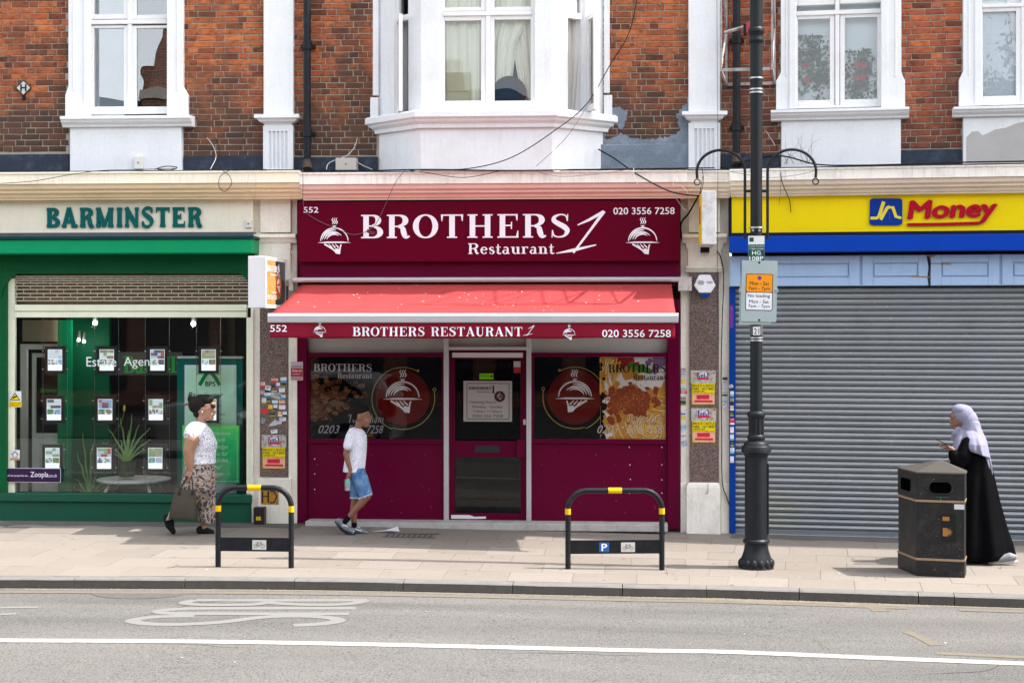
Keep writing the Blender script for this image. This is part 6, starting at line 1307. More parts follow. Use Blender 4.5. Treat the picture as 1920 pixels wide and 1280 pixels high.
m = MB(); ring(m, (-.0+.0, .17-.02, HB*.34, HB*.62), (.003, .147, HB*.34+.003, HB*.62-.003), -.003, .002); m.build('plate_edge', flat('edge_d', (.07, .06, .05), .5), BN)
og = flat('bin_gold', (.42, .19, .05), .5); m = MB(); m.box(.02, .085, -.004, -.001, HB*.55, HB*.59); m.box(.022, .07, -.0045, -.001, HB*.40, HB*.48); c = (.075, HB*.44)
for k in range(9): a = radians(-100+200*k/8); m.ribbon([c, (c[0]+.045*cos(a), c[1]+.045*sin(a))], [.012, .001], -.005)
m.build('council_emblem', og, BN); m = MB()
m = MB(); R = random.Random(2); m.box(Lb/2-.10, Lb/2-.004, -.002, .001, HB*.665, HB*.715); m.build('sticker', flat('binst', (.6, .6, .62), .5), BN); m = MB(); m.box(-.06+.02, .07, -.008, -.006, slot_z0-.035, slot_z0-.031); m.box(.0, .006, -.008, -.006, slot_z0-.06, slot_z0-.035); m.build('paint_mark', flat('bin_green', (.02, .35, .15), .6), BN)
m = MB()
for i in range(50): disc(m, R.uniform(-hb_+.01, hb_-.01), R.uniform(.03, HB-.03), R.uniform(.001, .004), -.0012, 5)
m.build('specks', flat('speck', (.4, .4, .38), .8), BN, kind='stuff')
# litter: torn paper on the pavement by the restaurant
LT = MB(); x, y, z = gp(722, 997); pts = [(-.17, -.02, .004), (-.05, -.05, .012), (.08, -.03, .02), (.17, .0, .008), (.14, .05, .06), (.0, .04, .02), (-.12, .03, .01)]
LT.add([(x+a, y+b, z+c) for a, b, c in pts]+[(x, y, z+.02)], [(i, (i+1) % 7, 7) for i in range(7)]); lo = LT.build('litter_paper', flat('paperw', (.62, .63, .66), .8)); lo['label'] = 'crumpled white paper lying in front of the maroon panel'; lo['category'] = 'litter'
# ================================================================ ESTATE AGENT INTERIOR
xL_, xR_ = -9.4, A.p(474, 600, 0)[0]; M_igr = paint('int_green', (.0, .17, .07), .6, .2, bmp=0); M_car = paint('int_floor', (.10, .095, .09), .9, .3, bmp=0)
rm = MB(); rm.box(xL_, xR_+.1, 4.2, 4.3, .0, 3.5); IR = rm.build('interior_wall', paint('int_dark', (.09, .085, .08), .8, .2, bmp=0), LB)
MB().box(xL_, xR_+.1, .0, 4.2, -.05, .18).build('interior_floor', M_car, LB); MB().box(xL_, xR_+.1, .14, 4.2, 3.0, 3.1).build('interior_ceiling', paint('int_ceil', (.09, .09, .09), .8, 0, bmp=0), LB)
MB().box(xR_, xR_+.08, .05, 4.2, 0, 3.1).build('interior_wall', MATS['int_dark'], LB); MB().box(xL_-.1, xL_, .05, 4.2, 0, 3.1).build('interior_wall', M_igr, LB)
PB(A, LB, 'interior_partition', M_igr, 130, 520, 205, 985, 2.2, .1, 0); PB(A, LB, 'interior_partition', paint('int_green2', (.0, .30, .12), .6, .1, bmp=0), 108, 600, 134, 935, 1.0, .05, 0)
PB(A, LB, 'interior_partition', paint('int_beige', (.6, .52, .36), .7, .2, bmp=0), 42, 600, 112, 640, 1.25, .05, 0)
df = MB(); ring(df, rect(A, 38, 645, 120, 960, 1.1), rect(A, 50, 655, 112, 960, 1.1), 1.1, .06); ring(df, rect(A, 60, 662, 112, 955, 1.15), rect(A, 66, 670, 110, 812, 1.15), 1.15, .05); dd = df.build('interior_door', paint('int_doorframe', (.7, .72, .66), .5, .1, bmp=0), LB)
PB(A, LB, 'interior_panel', paint('int_grey', (.12, .12, .12), .6, .1, bmp=0), 200, 660, 342, 703, 2.0, .03, 0); m = MB(); pserif(A, m, 'Bar', 232, 668, 285, 699, 1.99, T=.24, t=.1); pserif(A, m, 'IInster', 310, 668, 400, 699, 1.99, T=.24, t=.1); m.build('lettering', flat('int_lgreen', (.03, .45, .10), .5), LB)
MB().box(A.p(150, 600, 2.5)[0], A.p(270, 600, 2.5)[0], 2.5, 3.2, .18, .95).build('desk', flat('deskd', (.02, .02, .022), .5), LB); PB(A, LB, 'office_chair', flat('chaird', (.012, .012, .014), .6), 235, 782, 272, 850, 1.9, .25, .04)
for i, (px, py, y) in enumerate(((179, 605, .9), (363, 607, .9), (148, 637, 1.9), (158, 640, 1.9))):
    o = thing('ceiling_spotlight', ('lit white spotlight near the top left of the shop window', 'lit white spotlight near the top right of the shop window', 'left one of the two small dim spotlights deep in the shop', 'right one of the two small dim spotlights deep in the shop')[i], 'spotlight', A, *[A.p(px, py, y)[0], y, A.p(px, py, y)[1]], group='ceiling spotlights'); c = A.p(px, py, y); r = .03 if i < 2 else .02
    MB().tube([(c[0], y+.02, c[1]+.12), (c[0], y, c[1]+.02)], [r*.7, r*1.2], 12).build('housing', flat('spoth', (.3, .3, .3), .4), o); pl__ = bpy.data.lights.new('spot_lamp', 'POINT'); pl__.energy = (3.5, 3.5, .5, .5)[i]; pl__.color = (1, .96, .88); pl__.shadow_soft_size = .04; pk_ = bpy.data.objects.new('spot_lamp', pl__); COL.objects.link(pk_); pk_.location = (c[0], y-.07, c[1]-.05); MB().ell((c[0], y-.01, c[1]), r, 12, 8).build('lens', flat('lens', (1, 1, 1), .5, 3.5 if i < 2 else 1), o)
m = MB(); ptext(A, m, 'Estate', 162, 669, 218, 687, -.022); ptext(A, m, 'Agents', 232, 669, 298, 691, -.022); m.build('lettering', flat('vin_white', (.72, .74, .74), .5), sw)
# hanging property cards
kk = 0; R = random.Random(77); cols = [(.40, .50, .66), (.25, .38, .6), (.12, .25, .12), (.42, .35, .28), (.3, .2, .15), (.55, .58, .62), (.10, .12, .16), (.25, .35, .2), (.6, .66, .74), (.35, .10, .10)]
rown = ['top', 'middle', 'bottom']; coln = ['first', 'second', 'third', 'fourth']
for r_, (cy, cxs) in enumerate(((675, (103, 200, 295, 391)), (768, (101, 197, 292, 392)), (859, (98, 195, 291)))):
    for c_, cx in enumerate(cxs):
        y = .10; lab = 'black framed property card, %s from left in the %s row' % (coln[c_], rown[r_]); o = thing('property_card', lab, 'display card', A, A.p(cx, 600, y)[0], y, A.p(cx, cy+26, y)[1], group='property cards hanging in the shop window')
        ro = rect(A, cx-19, cy-26, cx+19, cy+25, y); ri = rect(A, cx-13.5, cy-20, cx+13.5, cy+19.5, y)
        PB(A, o, 'acrylic_plate', glass('acrylic', (.8, .85, .84), 1.5), cx-23, cy-28, cx+23, cy+28, y+.012, .003, 0)
        ring(MB(), ro, ri, y, .01).build('frame', flat('cardframe', (.02, .015, .02) if not (r_ == 0 and c_ == 3) else (.02, .015, .02), .4), o); MB().box(ri[0], ri[1], y+.004, y+.009, ri[2], ri[3]).build('sheet', flat('sheet', (.78, .80, .82), .6, .22), o)  # sheet, like its prints, given an added faint glow
        w_ = ri[1]-ri[0]; h_ = ri[3]-ri[2]
        def ph(u0, v0, u1, v1):
            n_ = 4; m = [MB(), MB(), MB()]
            for i in range(n_):
                for j in range(3): m[R.randint(0, 2)].box(ri[0]+w_*(u0+(u1-u0)*i/n_), ri[0]+w_*(u0+(u1-u0)*(i+1)/n_), y+.003, y+.004, ri[2]+h_*(v0+(v1-v0)*j/3), ri[2]+h_*(v0+(v1-v0)*(j+1)/3))
            for q in m:
                if q.v: c = R.choice(cols); q.build('photo_print', flat('pc%d' % cols.index(c), c, .6, .12), o)
        ph(.03, .56, .97, .98); ph(.03, .28, .48, .53); ph(.52, .28, .97, .53)
        for s in (-1, 1): MB().box(A.p(cx+s*23-1.5, 600, y)[0], A.p(cx+s*23+1.5, 600, y)[0], y, y+.012, A.p(cx, cy-17, y)[1]-.006, A.p(cx, cy-17, y)[1]+.006).build('clip', ls, o); MB().box(A.p(cx+s*23-1.5, 600, y)[0], A.p(cx+s*23+1.5, 600, y)[0], y, y+.012, A.p(cx, cy+17, y)[1]-.006, A.p(cx, cy+17, y)[1]+.006).build('clip', ls, o)
for i, px in enumerate((80, 126, 177, 222, 272, 317, 368, 413)):
    x = A.p(px, 600, .11)[0]; o = MB().tube([(x, .12, .35), (x, .12, 3.0)], .0022, 4).build('hanging_wire', flat('wire', (.4, .42, .42), .3, metal=.5)); o['label'] = 'thin steel wire holding property cards, %s of eight from left' % ('first', 'second', 'third', 'fourth', 'fifth', 'sixth', 'seventh', 'eighth')[i]; o['category'] = 'wire'; o['group'] = 'steel wires in the shop window'
# banners
BNR = thing('roller_banner', 'pale green roller banner with dark letters behind the walking woman', 'banner', A, A.p(394, 600, .6)[0], .6, .2)
PB(A, BNR, 'panel', flat('bn_teal', (.0, .22, .18), .6), 332, 668, 455, 945, .37, .02, 0); PB(A, BNR, 'panel', flat('bn_white', (.75, .88, .92), .6), 346, 684, 443, 945, .355, .01, 0); PB(A, BNR, 'panel', flat('bn_pale', (.62, .95, .74), .6), 350, 690, 440, 935, .345, .008, 0); PB(A, BNR, 'top_rail', flat('bn_rail', (.6, .6, .62), .4), 332, 668, 455, 672, .33, .06, 0)
m = MB(); y = .34; m.ribbon([A.p(a, b, y) for a, b in ((374, 722), (382, 708), (389, 698), (396, 698), (404, 708), (412, 722))], .045, y); m.build('roof_logo', flat('bn_green', (.0, .38, .10), .5), BNR)
m = MB(); ptext(A, m, 'BPS', 385, 715, 404, 724, y, bold=.04); ptext(A, m, 'Barminster', 352, 735, 418, 746, y, shear=.3, bold=.02); ptext(A, m, 'PROPERTY', 395, 750, 415, 754, y, bold=.02); ptext(A, m, 'SERVICES', 395, 758, 415, 762, y, bold=.02); ptext(A, m, 'MANAGEMENT', 380, 775, 422, 778, y, bold=.03); ptext(A, m, 'LETTINGS', 390, 785, 418, 787, y); m.build('lettering', flat('bn_black', (.015, .03, .02), .6), BNR)
GBN = thing('green_poster', 'bright green poster with white lettering and dotted border behind the woman', 'poster', A, A.p(395, 600, .45)[0], .45, .3)
gm, gn, gb2 = nodes('grad_green'); cc = coord(gn); sx = gn.nodes.new('ShaderNodeSeparateXYZ'); gn.links.new(cc, sx.inputs[0]); mr = nn(gn, 'MapRange'); gn.links.new(sx.outputs[2], mr.inputs[0]); mr.inputs[1].default_value = .1; mr.inputs[2].default_value = .95
gn.links.new(ramp(gn, [(0, (.0, .40, .16)), (.6, (.0, .62, .16)), (.8, (.03, .80, .16)), (1, (.35, .9, .08))], mr.outputs[0]), gb2.inputs['Base Color']); gb2.inputs['Roughness'].default_value = .6

PB(A, GBN, 'sheet', gm, 342, 797, 449, 906, .22, .01, 0); m = MB(); y = .215
for i in range(24): a = A.p(346+i*4.3, 801, y); m.box(a[0], a[0]+.013, y-.001, y, a[1]-.006, a[1]+.006); a = A.p(346+i*4.3, 902, y); m.box(a[0], a[0]+.013, y-.001, y, a[1]-.006, a[1]+.006)
for i in range(23): a = A.p(444, 805+i*4.3, y); m.box(a[0], a[0]+.013, y-.001, y, a[1]-.006, a[1]+.006); a = A.p(346, 805+i*4.3, y); m.box(a[0], a[0]+.013, y-.001, y, a[1]-.006, a[1]+.006)
for s, r in (('independent', (372, 808, 433, 817)), ('with', (408, 820, 422, 828)), ('knowledge', (375, 833, 428, 843)), ('contact us for', (370, 846, 428, 854)), ('Sales,', (406, 858, 428, 867)), ('and', (398, 871, 416, 879)), ('Management', (360, 884, 418, 893))): ptext(A, m, s, *r, y, shear=.3, bold=.015)
m.build('lettering', flat('gb_white', (.75, .85, .78), .6), GBN); PB(A, GBN, 'foot_sheet', flat('gbfoot', (.38, .46, .50), .6), 403, 906, 440, 940, .23, .01, 0)
def notice(lab, name, F, x0, y0, x1, y1, y, mats, txt=None):
    o = thing(name, lab, 'notice', F, F.p((x0+x1)/2, 600, y)[0], y, F.p((x0+x1)/2, y1, y)[1]); PB(F, o, 'card', mats, x0, y0, x1, y1, y, .003, 0); return o
o = notice('white and yellow camera warning notice on the left window frame', 'warning_notice', A, 17, 733, 40, 763, -.045, flat('wn_w', (.7, .7, .7), .5)); PB(A, o, 'yellow_field', flat('wn_y', (.75, .58, .0), .5), 17.5, 752, 39.5, 762.5, -.046, .001, 0)
m = MB(); m.prism([A.p(*q, -.047) for q in ((18.5, 750), (38, 750), (28, 735.5))], -.0475, -.045); m.build('triangle', pk, o); m = MB(); m.prism([A.p(*q, -.0485) for q in ((21, 748.7), (35.6, 748.7), (28.1, 738))], -.049, -.047); m.build('triangle_field', flat('wn_y', (.75, .58, .0), .5), o); m = MB(); m.ribbon([A.p(24, 746, -.0495), A.p(32, 742, -.0495)], .02, -.0495); ptext(A, m, 'CCTV IN', 19, 754, 38, 757, -.0475); ptext(A, m, 'OPERATION', 19, 758, 38, 761, -.0475); m.build('camera_mark', pk, o)
o = notice('small white house logo notice low on the left window frame', 'warning_notice', A, 19, 843, 37, 862, -.045, flat('wn_w', (.7, .7, .7), .5)); m = MB(); m.ribbon([A.p(*q, -.0465) for q in ((22, 852), (28, 846), (34, 852))], .012, -.0465); m.ribbon([A.p(*q, -.0465) for q in ((24, 852), (24, 857), (32, 857), (32, 852))], .008, -.0465); m.build('house_mark', flat('wn_b', (.05, .1, .25), .5), o); PB(A, o, 'orange_strip', flat('wn_o', (.65, .22, .05), .5), 19.3, 858.5, 36.7, 861.7, -.046, .001, 0)
o = thing('window_banner', 'purple website banner with white lettering, lower left of the green shop window', 'sign', A, A.p(57, 600, -.07)[0], -.07, A.p(57, 904, -.07)[1]); PB(A, o, 'border', flat('zp_w', (.6, .58, .62), .5), 1, 877, 114, 904, -.07, .003, .004); PB(A, o, 'panel', flat('zp_p', (.05, .02, .08), .5), 2, 878, 113, 903, -.0712, .003, 0)
m = MB(); ptext(A, m, 'Zoopla', 57, 884, 91, 897, -.0718, bold=.02); ptext(A, m, '.co.uk', 91, 888, 107, 894, -.0718); ptext(A, m, 'See all our properties on...', 7, 889, 54, 894, -.0718, bold=.015); m.build('lettering', flat('zp_l', (.75, .72, .78), .5), o)
sw_sign = PB(A, LB, 'interior_sign', flat('is_dark', (.015, .03, .015), .5), 74, 722, 108, 747, 1.0, .01, 0); m = MB(); ptext(A, m, 'Barminster', 76, 727, 107, 735, .995, bold=.02); m.build('lettering', flat('int_lgreen', (.03, .45, .10), .5), sw_sign)
# plants and table
tb_ = thing('side_table', 'round white side table standing behind the shop window', 'table', A, A.p(251, 600, .7)[0], .7, .2); c = A.p(251, 898, .7); zt_ = c[1]; W_ = (A.p(319, 600, .7)[0]-A.p(184, 600, .7)[0])/2
mt_ = flat('tabw', (.80, .82, .80), .4); MB().lathe([(W_-.01, zt_-.02), (W_, zt_-.01), (W_, zt_+.005), (W_-.01, zt_+.01)], (c[0], .7), 36).build('table_top', mt_, tb_, smooth=True)
for sx_, sy_ in ((-1, -1), (1, -1), (-1, 1), (1, 1)): MB().tube([(c[0]+sx_*W_*.5, .7+sy_*.2, zt_-.02), (c[0]+sx_*W_*.72, .7+sy_*.32, .18)], .022, 8).build('leg', mt_, tb_)
def leafy(lab, px, py, y, pot, leaves, seed):
    c = A.p(px, py, y); o = thing('aloe_plant', lab, 'plant', A, c[0], y, c[1]); R = random.Random(seed)
    if pot: MB().lathe([(.09, c[1]), (.115, c[1]+.18), (.12, c[1]+.2), (.105, c[1]+.2), (.1, c[1]+.17)], (c[0], y), 20).build('pot', flat('potgrn', (.10, .13, .08), .6), o, smooth=True)
    z0 = c[1]+(.18 if pot else 0)
    for (dx, L, ln) in leaves:
        P = []; n_ = 7
        for i in range(n_): t = i/(n_-1); P.append((c[0]+dx*L*t**1.3+.02*dx, y+R.uniform(-.03, .03)*t+R.choice((-1, 1))*.03*t, z0+L*t*(1-.25*abs(dx)*t)))
        MB().tube(P, [ln*(1-i/n_)**.8 for i in range(n_)], 5).build('leaf', flat('aloe%d' % (seed % 2), (.22, .44, .12) if seed % 2 else (.28, .50, .13), .5), o, smooth=True)
leafy('aloe plant in a green pot on the white side table', 238, 893, .6, True, [(-.9, .32, .016), (-.5, .48, .018), (-.15, .58, .018), (.1, .62, .018), (.3, .52, .018), (.55, .5, .018), (.8, .36, .016), (1.1, .25, .014), (-1.3, .22, .014), (.02, .4, .02), (-.3, .3, .02), (.45, .3, .02)], 4)
leafy('tall spiky aloe plant on the floor left of the side table', 168, 935, .5, False, [(-.6, .3, .022), (-.25, .62, .022), (.05, .7, .02), (-.12, .85, .018), (.25, .35, .02), (.6, .25, .018), (-1.0, .2, .018), (.9, .2, .018), (0, .3, .026), (.1, .22, .028)], 5)
m = MB(); x0 = A.p(200, 850, .7)
fl_ = thing('flower_stalk', 'yellow tipped flower stalk rising beside the aloe plant', 'plant', A, x0[0], .7, x0[1]); P = crom([(A.p(a, b, .7)[0], .7, A.p(a, b, .7)[1]) for a, b in ((197, 838), (215, 810), (228, 790), (233, 770))], 5); MB().tube(P, .006, 5).build('stem', flat('stemg', (.18, .24, .06), .6), fl_); e = P[-1]; MB().ell((e[0], e[1], e[2]+.03), (.018, .018, .045), 8, 6).build('blossom', flat('blossom', (.6, .5, .05), .6), fl_)
# ================================================================ PEOPLE
def skinmat(name, c, c2):
    m, n, b = nodes(name); co = coord(n); c = tuple(q*.68 for q in c); c2 = tuple(q*.68 for q in c2); x = mix(n, c, c2, noise_(n, co, 14, 4)); n.links.new(x, b.inputs['Base Color']); b.inputs['Roughness'].default_value = .5
    b.inputs['Subsurface Weight'].default_value = .06; b.inputs['Subsurface Radius'].default_value = (.02, .008, .004); return m
def clothpat(name, base, cols, sc, thr, seed=0, feature='DISTANCE_TO_EDGE', bm=.3):
    m, n, b = nodes(name); co = coord(n); mp = n.nodes.new('ShaderNodeMapping'); mp.inputs['Location'].default_value = (seed, seed*2, 0); n.links.new(co, mp.inputs[0])
    dn = nn(n, 'TexNoise', Scale=sc*.5, Detail=2.0); n.links.new(mp.outputs[0], dn.inputs['Vector']); mxv = n.nodes.new('ShaderNodeMix'); mxv.data_type = 'VECTOR'; mxv.inputs[0].default_value = .12; n.links.new(mp.outputs[0], mxv.inputs[4]); n.links.new(dn.outputs[1], mxv.inputs[5])
    c = tone(base)
    for i, (col, t) in enumerate(cols):
        v = nn(n, 'TexVoronoi', Scale=sc*(1+.45*i), feature=feature); n.links.new(mxv.outputs[1], v.inputs['Vector']); c = mix(n, c, col, ramp(n, [(t, 1.0), (t+.04, 0.0)], v.outputs['Distance']))
    n.links.new(c, b.inputs['Base Color']); b.inputs['Roughness'].default_value = .9; bump(n, b, noise_(n, co, 30, 3), bm, .01); return m
def fuse(mb, name, mat, par, vox=.006, sm=4, label=None):
    o = mb.build(name, mat, par, smooth=2, label=label); r = o.modifiers.new('fuse', 'REMESH'); r.mode = 'VOXEL'; r.voxel_size = vox; r.use_smooth_shade = True
    s = o.modifiers.new('soft', 'SMOOTH'); s.iterations = sm; s.factor = .5; return o
class Fig:
    def __init__(s, px, py, lab): s.x, s.y, s.z = gp(px, py); s.o = thing('person', lab, 'person', A, s.x, s.y, s.z); s.T = (CH-s.z)*FPX/(py-HZ); s.k = s.T/FPX
    def P(s, px, py, v=0.0): a = A.p(px, py, s.y+v); return Vector((a[0], s.y+v, a[1]))
    def limb(s, mb, pts, seg=14):            # pts (px, py, v, radius in px)
        Q = [s.P(a, b, c) for a, b, c, r in pts]; R = [r*s.k for *_, r in pts]; Q2 = []; R2 = []
        for i in range(len(Q)-1):
            for t in (0, .33, .66): Q2.append(Q[i].lerp(Q[i+1], t)); R2.append(R[i]+(R[i+1]-R[i])*t)
        Q2.append(Q[-1]); R2.append(R[-1]); mb.tube(Q2, R2, seg)
        for q, r in zip(Q, R): mb.ell(q, r, 14, 10)
    def ell(s, mb, px, py, v, rx, ry, rz, rot=0, seg=18): mb.ell(s.P(px, py, v), (rx*s.k, ry*s.k, rz*s.k), seg, seg*2//3, Matrix.Rotation(radians(rot), 3, 'Y') if rot else None)
    def secs(s, rows, n=40, fold=0, fr=7, ph=0):     # rows (x0, x1, py, ry px, v, tilt px)
        out = []
        for q, row in enumerate(rows):
            x0, x1, py, ry, v = row[:5]; tl = row[5] if len(row) > 5 else 0; c = s.P((x0+x1)/2, py, v); rx = (x1-x0)/2*s.k; pts = []
            for i in range(n):
                t = 2*pi*i/n; f = 1+fold*(sin(fr*t+ph+q*.35)+.5*sin(fr*1.7*t+q*.6+ph))*(q/len(rows)); pts.append((c.x+rx*f*cos(t), c.y+ry*s.k*f*sin(t), c.z+tl*s.k*cos(t)))
            out.append(pts)
        return out
    def hand(s, mb, wx, wy, v, dx, dy, curl, size=1.0, side=-1):   # wrist px, direction of the palm in px, four fingers and a thumb
        w = s.P(wx, wy, v); d = Vector((dx, 0, -dy)).normalized(); n_ = Vector((0, 1, 0)); cdir = Vector((-d.z, 0, d.x))*curl; S = size
        palm = w+d*.045*S; mb.tube([w, w+d*.02*S, palm, w+d*.085*S], [.019*S, .023*S, .028*S, .026*S], 12)
        for i, L in enumerate((.062, .07, .066, .052)):
            b = w+d*.08*S+n_*(-.027+.018*i)*S; a1 = d; P = [b]; p = b
            for k, (fl, ll) in enumerate(((.2, .42), (.55, .33), (.95, .25))):
                dd = (d*cos(fl)+cdir.normalized()*sin(fl)).normalized() if curl else d; p = p+dd*L*ll*S*1.25; P.append(p)
            mb.tube(P, [.0092*S, .0088*S, .0082*S, .007*S], 8); mb.ell(P[-1], .007*S, 8, 6); mb.ell(P[1], .009*S, 8, 6)
        b = w+d*.03*S+n_*(-.022)*S*-side; t = (d*.7+(cdir.normalized() if curl else Vector((0, 0, 1)))*.5+n_*.2*side).normalized(); mb.tube([b, b+t*.03*S, b+t*.055*S+d*.01*S], [.012*S, .0105*S, .009*S], 8); mb.ell(b+t*.055*S+d*.01*S, .009*S, 8, 6)
def face(f, par, ex, ey, fwd, v, br, lips, lx, ly, hs=1):
    for s in (-1, 1):
        m = MB(); f.ell(m, ex-fwd*1.6, ey, v+s*.045, 2.0*hs, 1.7*hs, 1.3*hs); m.build('eye', flat('eye_white', (.6, .57, .55), .3), par, smooth=2); m = MB(); f.ell(m, ex-fwd*.9, ey, v+s*.0495, 1.1*hs, 1.0*hs, 1.15*hs); m.build('iris', flat('iris', (.02, .012, .01), .2), par, smooth=2)
        m = MB(); f.limb(m, [(ex+fwd*1.2, ey-3, v+s*.022, .7), (ex-fwd*.2, ey-3.7, v+s*.043, .9), (ex-fwd*3.2, ey-3.0, v+s*.058, .6)], 6); m.build('eyebrow', br, par, smooth=2)
    m = MB(); f.limb(m, [(lx-fwd*1.5, ly, v-.018, 1.0), (lx, ly, v, 1.4), (lx-fwd*1.5, ly, v+.018, 1.0)], 8); m.build('lips', lips, par, smooth=2)
hairm = paint('hair_black', (.010, .008, .008), .62, .5, (.035, .028, .024), sc=12, bmp=1.0)
# ---- woman walking right in front of the green shop
F1 = Fig(370, 1001, 'woman in white blouse, patterned trousers and sunglasses walking past the green shop'); W1 = F1.o
sk1 = skinmat('skin_tan', (.42, .215, .135), (.50, .27, .17)); b = MB()
F1.ell(b, 382, 762, 0, 15.5, 12.5, 19); F1.ell(b, 389, 774, 0, 11.5, 9.5, 13); F1.ell(b, 395, 783.5, 0, 6, 6, 4.6); F1.ell(b, 393, 766, 0, 9.5, 9, 9)
F1.limb(b, [(400, 764, 0, 2.0), (402.8, 770.5, 0, 2.6), (400, 772, 0, 2.5)]); F1.ell(b, 399.5, 777.5, 0, 3.2, 4.5, 1.8); F1.ell(b, 400, 757, 0, 5, 8, 4)
for s in (-1, 1): F1.ell(b, 379.5, 767, s*.076, 2.8, 1.3, 4.4)
F1.limb(b, [(381, 776, 0, 8.5), (377, 790, 0, 8.5), (374, 799, 0, 12)])
F1.limb(b, [(372, 806, 0, 17), (376, 835, 0, 21), (372, 862, 0, 23), (371, 885, 0, 22)])
F1.limb(b, [(363, 807, -.13, 9), (360, 824, -.195, 14), (354, 843, -.21, 11), (355, 862, -.20, 9), (357.5, 879, -.19, 5.8)])
F1.limb(b, [(370, 805, .15, 10), (378, 835, .20, 9), (388, 862, .18, 6), (394, 876, .17, 4.5)]); F1.hand(b, 394, 876, .17, 6, 10, .9, .95, 1)
F1.hand(b, 357.5, 879, -.19, -1, 11, -.9, 1.0, 1)
F1.limb(b, [(371, 885, .07, 15), (388, 935, .07, 11), (383, 972, .06, 6.5), (382, 990, .06, 6)]); F1.limb(b, [(368, 885, -.07, 15), (352, 930, -.07, 11), (325, 962, -.07, 7), (316, 976, -.07, 6)])
fuse(b, 'body', sk1, W1, .0055)
h = MB(); F1.ell(h, 378, 757, 0, 17, 14, 18); F1.ell(h, 385, 749.5, 0, 15, 13, 11); F1.ell(h, 365, 758, 0, 12, 13, 16); F1.ell(h, 362, 752, 0, 9, 9, 10); F1.ell(h, 356, 748, 0, 4.5, 6, 7); F1.ell(h, 369, 774, 0, 7, 10, 9); F1.ell(h, 393, 747.5, 0, 8, 10, 5)
h = fuse(h, 'hair', hairm, W1, .006, 2); m = MB(); F1.limb(m, [(347, 758, 0, 2.4), (355, 757, 0, 2.2)]); m.build('hair_clip', flat('clipbr', (.35, .12, .03), .4), W1, smooth=2)
face(F1, W1, 397.5, 763, 1, 0, hairm, flat('lips1', (.28, .07, .06), .4), 400.5, 778)
sg = flat('lens_black', (.006, .006, .007), .08); m = MB()
for s in (-1, 1): F1.ell(m, 399.2, 761.5, s*.033, 4.2, 6.2, 4.2, 8); m.tube([F1.P(399, 759.5, s*.064), F1.P(390, 760.5, s*.078), F1.P(379, 763, s*.083)], .0032, 6)
F1.limb(m, [(402, 760.5, -.01, 1), (402, 760.5, .01, 1)], 6); m.build('sunglasses', sg, W1, smooth=2)
m = MB(); F1.ell(m, 379, 771.5, -.086, 1.3, 1.3, 1.3); m.build('earring', flat('pearl', (.8, .78, .75), .2), W1, smooth=2)
bl_ = clothpat('blouse', (.74, .74, .78), [((.20, .20, .25), .030), ((.35, .35, .42), .022)], 26, 0)
g = MB(); g.loft(F1.secs([(365, 385, 790, 11, 0, -2), (357, 390, 797, 22, 0, -2), (350.5, 396, 806, 31, 0), (350, 403, 820, 31, 0), (352, 407.5, 832, 29, 0), (352, 405, 845, 28, 0), (349, 404, 858, 31, 0), (347, 405, 868, 33, 0)], 48, .02, 5))
F1.limb(g, [(363, 802, -.11, 11.5), (360, 808, -.155, 14), (359, 814, -.185, 14.8)]); F1.limb(g, [(370, 803, .13, 10), (373, 815, .17, 11)])
g = fuse(g, 'blouse', bl_, W1, .007, 2)
pt = clothpat('trousers', (.045, .038, .035), [((.36, .25, .16), .30), ((.03, .028, .03), .12), ((.33, .31, .30), .05), ((.20, .13, .09), .02)], 9.5, 0, 3)
g = MB(); g.loft(F1.secs([(350, 402, 862, 31, 0), (345, 404, 878, 34, 0), (342, 405, 900, 34, 0), (341, 404, 918, 32, 0)], 44, .02, 6))
g.loft(F1.secs([(352, 403, 890, 17, .085), (362, 404, 925, 19, .08), (370, 403, 952, 17, .07), (372, 403, 979, 17, .06, -1)], 40, .09, 7)); g.loft(F1.secs([(341, 388, 890, 17, -.085), (338, 382, 920, 20, -.08), (322, 368, 948, 20, -.07, 4), (309, 356, 970, 21, -.06, 6)], 40, .10, 6, 1))
fuse(g, 'trousers', pt, W1, .007, 2)
blk = paint('shoe_black', (.012, .012, .014), .8, .3, (.04, .04, .04), sc=30); sh_ = MB(); F1.limb(sh_, [(375, 993, .06, 7.5), (386, 994.5, .06, 6.8), (397, 997, .06, 5.2)]); sh_.ell(F1.P(380, 988, .06), (.035, .035, .035), 12, 8); s1_ = fuse(sh_, 'shoe', blk, W1, .006, 2)
m = MB(); P = [(x, y) for x, y in [(369, -1), (369, 1)]]; c0 = F1.P(387, 1001, .06); m.ell((c0.x, c0.y, c0.z+.004), (.108, .042, .012), 20, 6); m.build('sole', flat('sole', (.02, .02, .02), .8), s1_, smooth=2)
sh_ = MB(); F1.limb(sh_, [(313, 970, -.07, 7.2), (317, 984, -.07, 7.2), (325, 996, -.07, 5)]); F1.limb(sh_, [(319, 971, -.07, 6), (321, 984, -.07, 6)]); fuse(sh_, 'shoe', blk, W1, .006, 2)
BG = thing('handbag', 'grey brown canvas handbag held in the hand of the walking woman', 'handbag', A, F1.P(343, 973)[0], F1.y-.2, F1.P(343, 973)[2]); v = -.20
m = MB(); n_ = 24
def bsec(x0, x1, py, d_, v=v): c = F1.P((x0+x1)/2, py, v); rx = (x1-x0)/2*F1.k; return [(c.x+rx*math.copysign(abs(cos(t))**.45, cos(t)), c.y+d_*math.copysign(abs(sin(t))**.6, sin(t)), c.z+.01*cos(t)*(-1)) for t in [2*pi*i/n_ for i in range(n_)]]
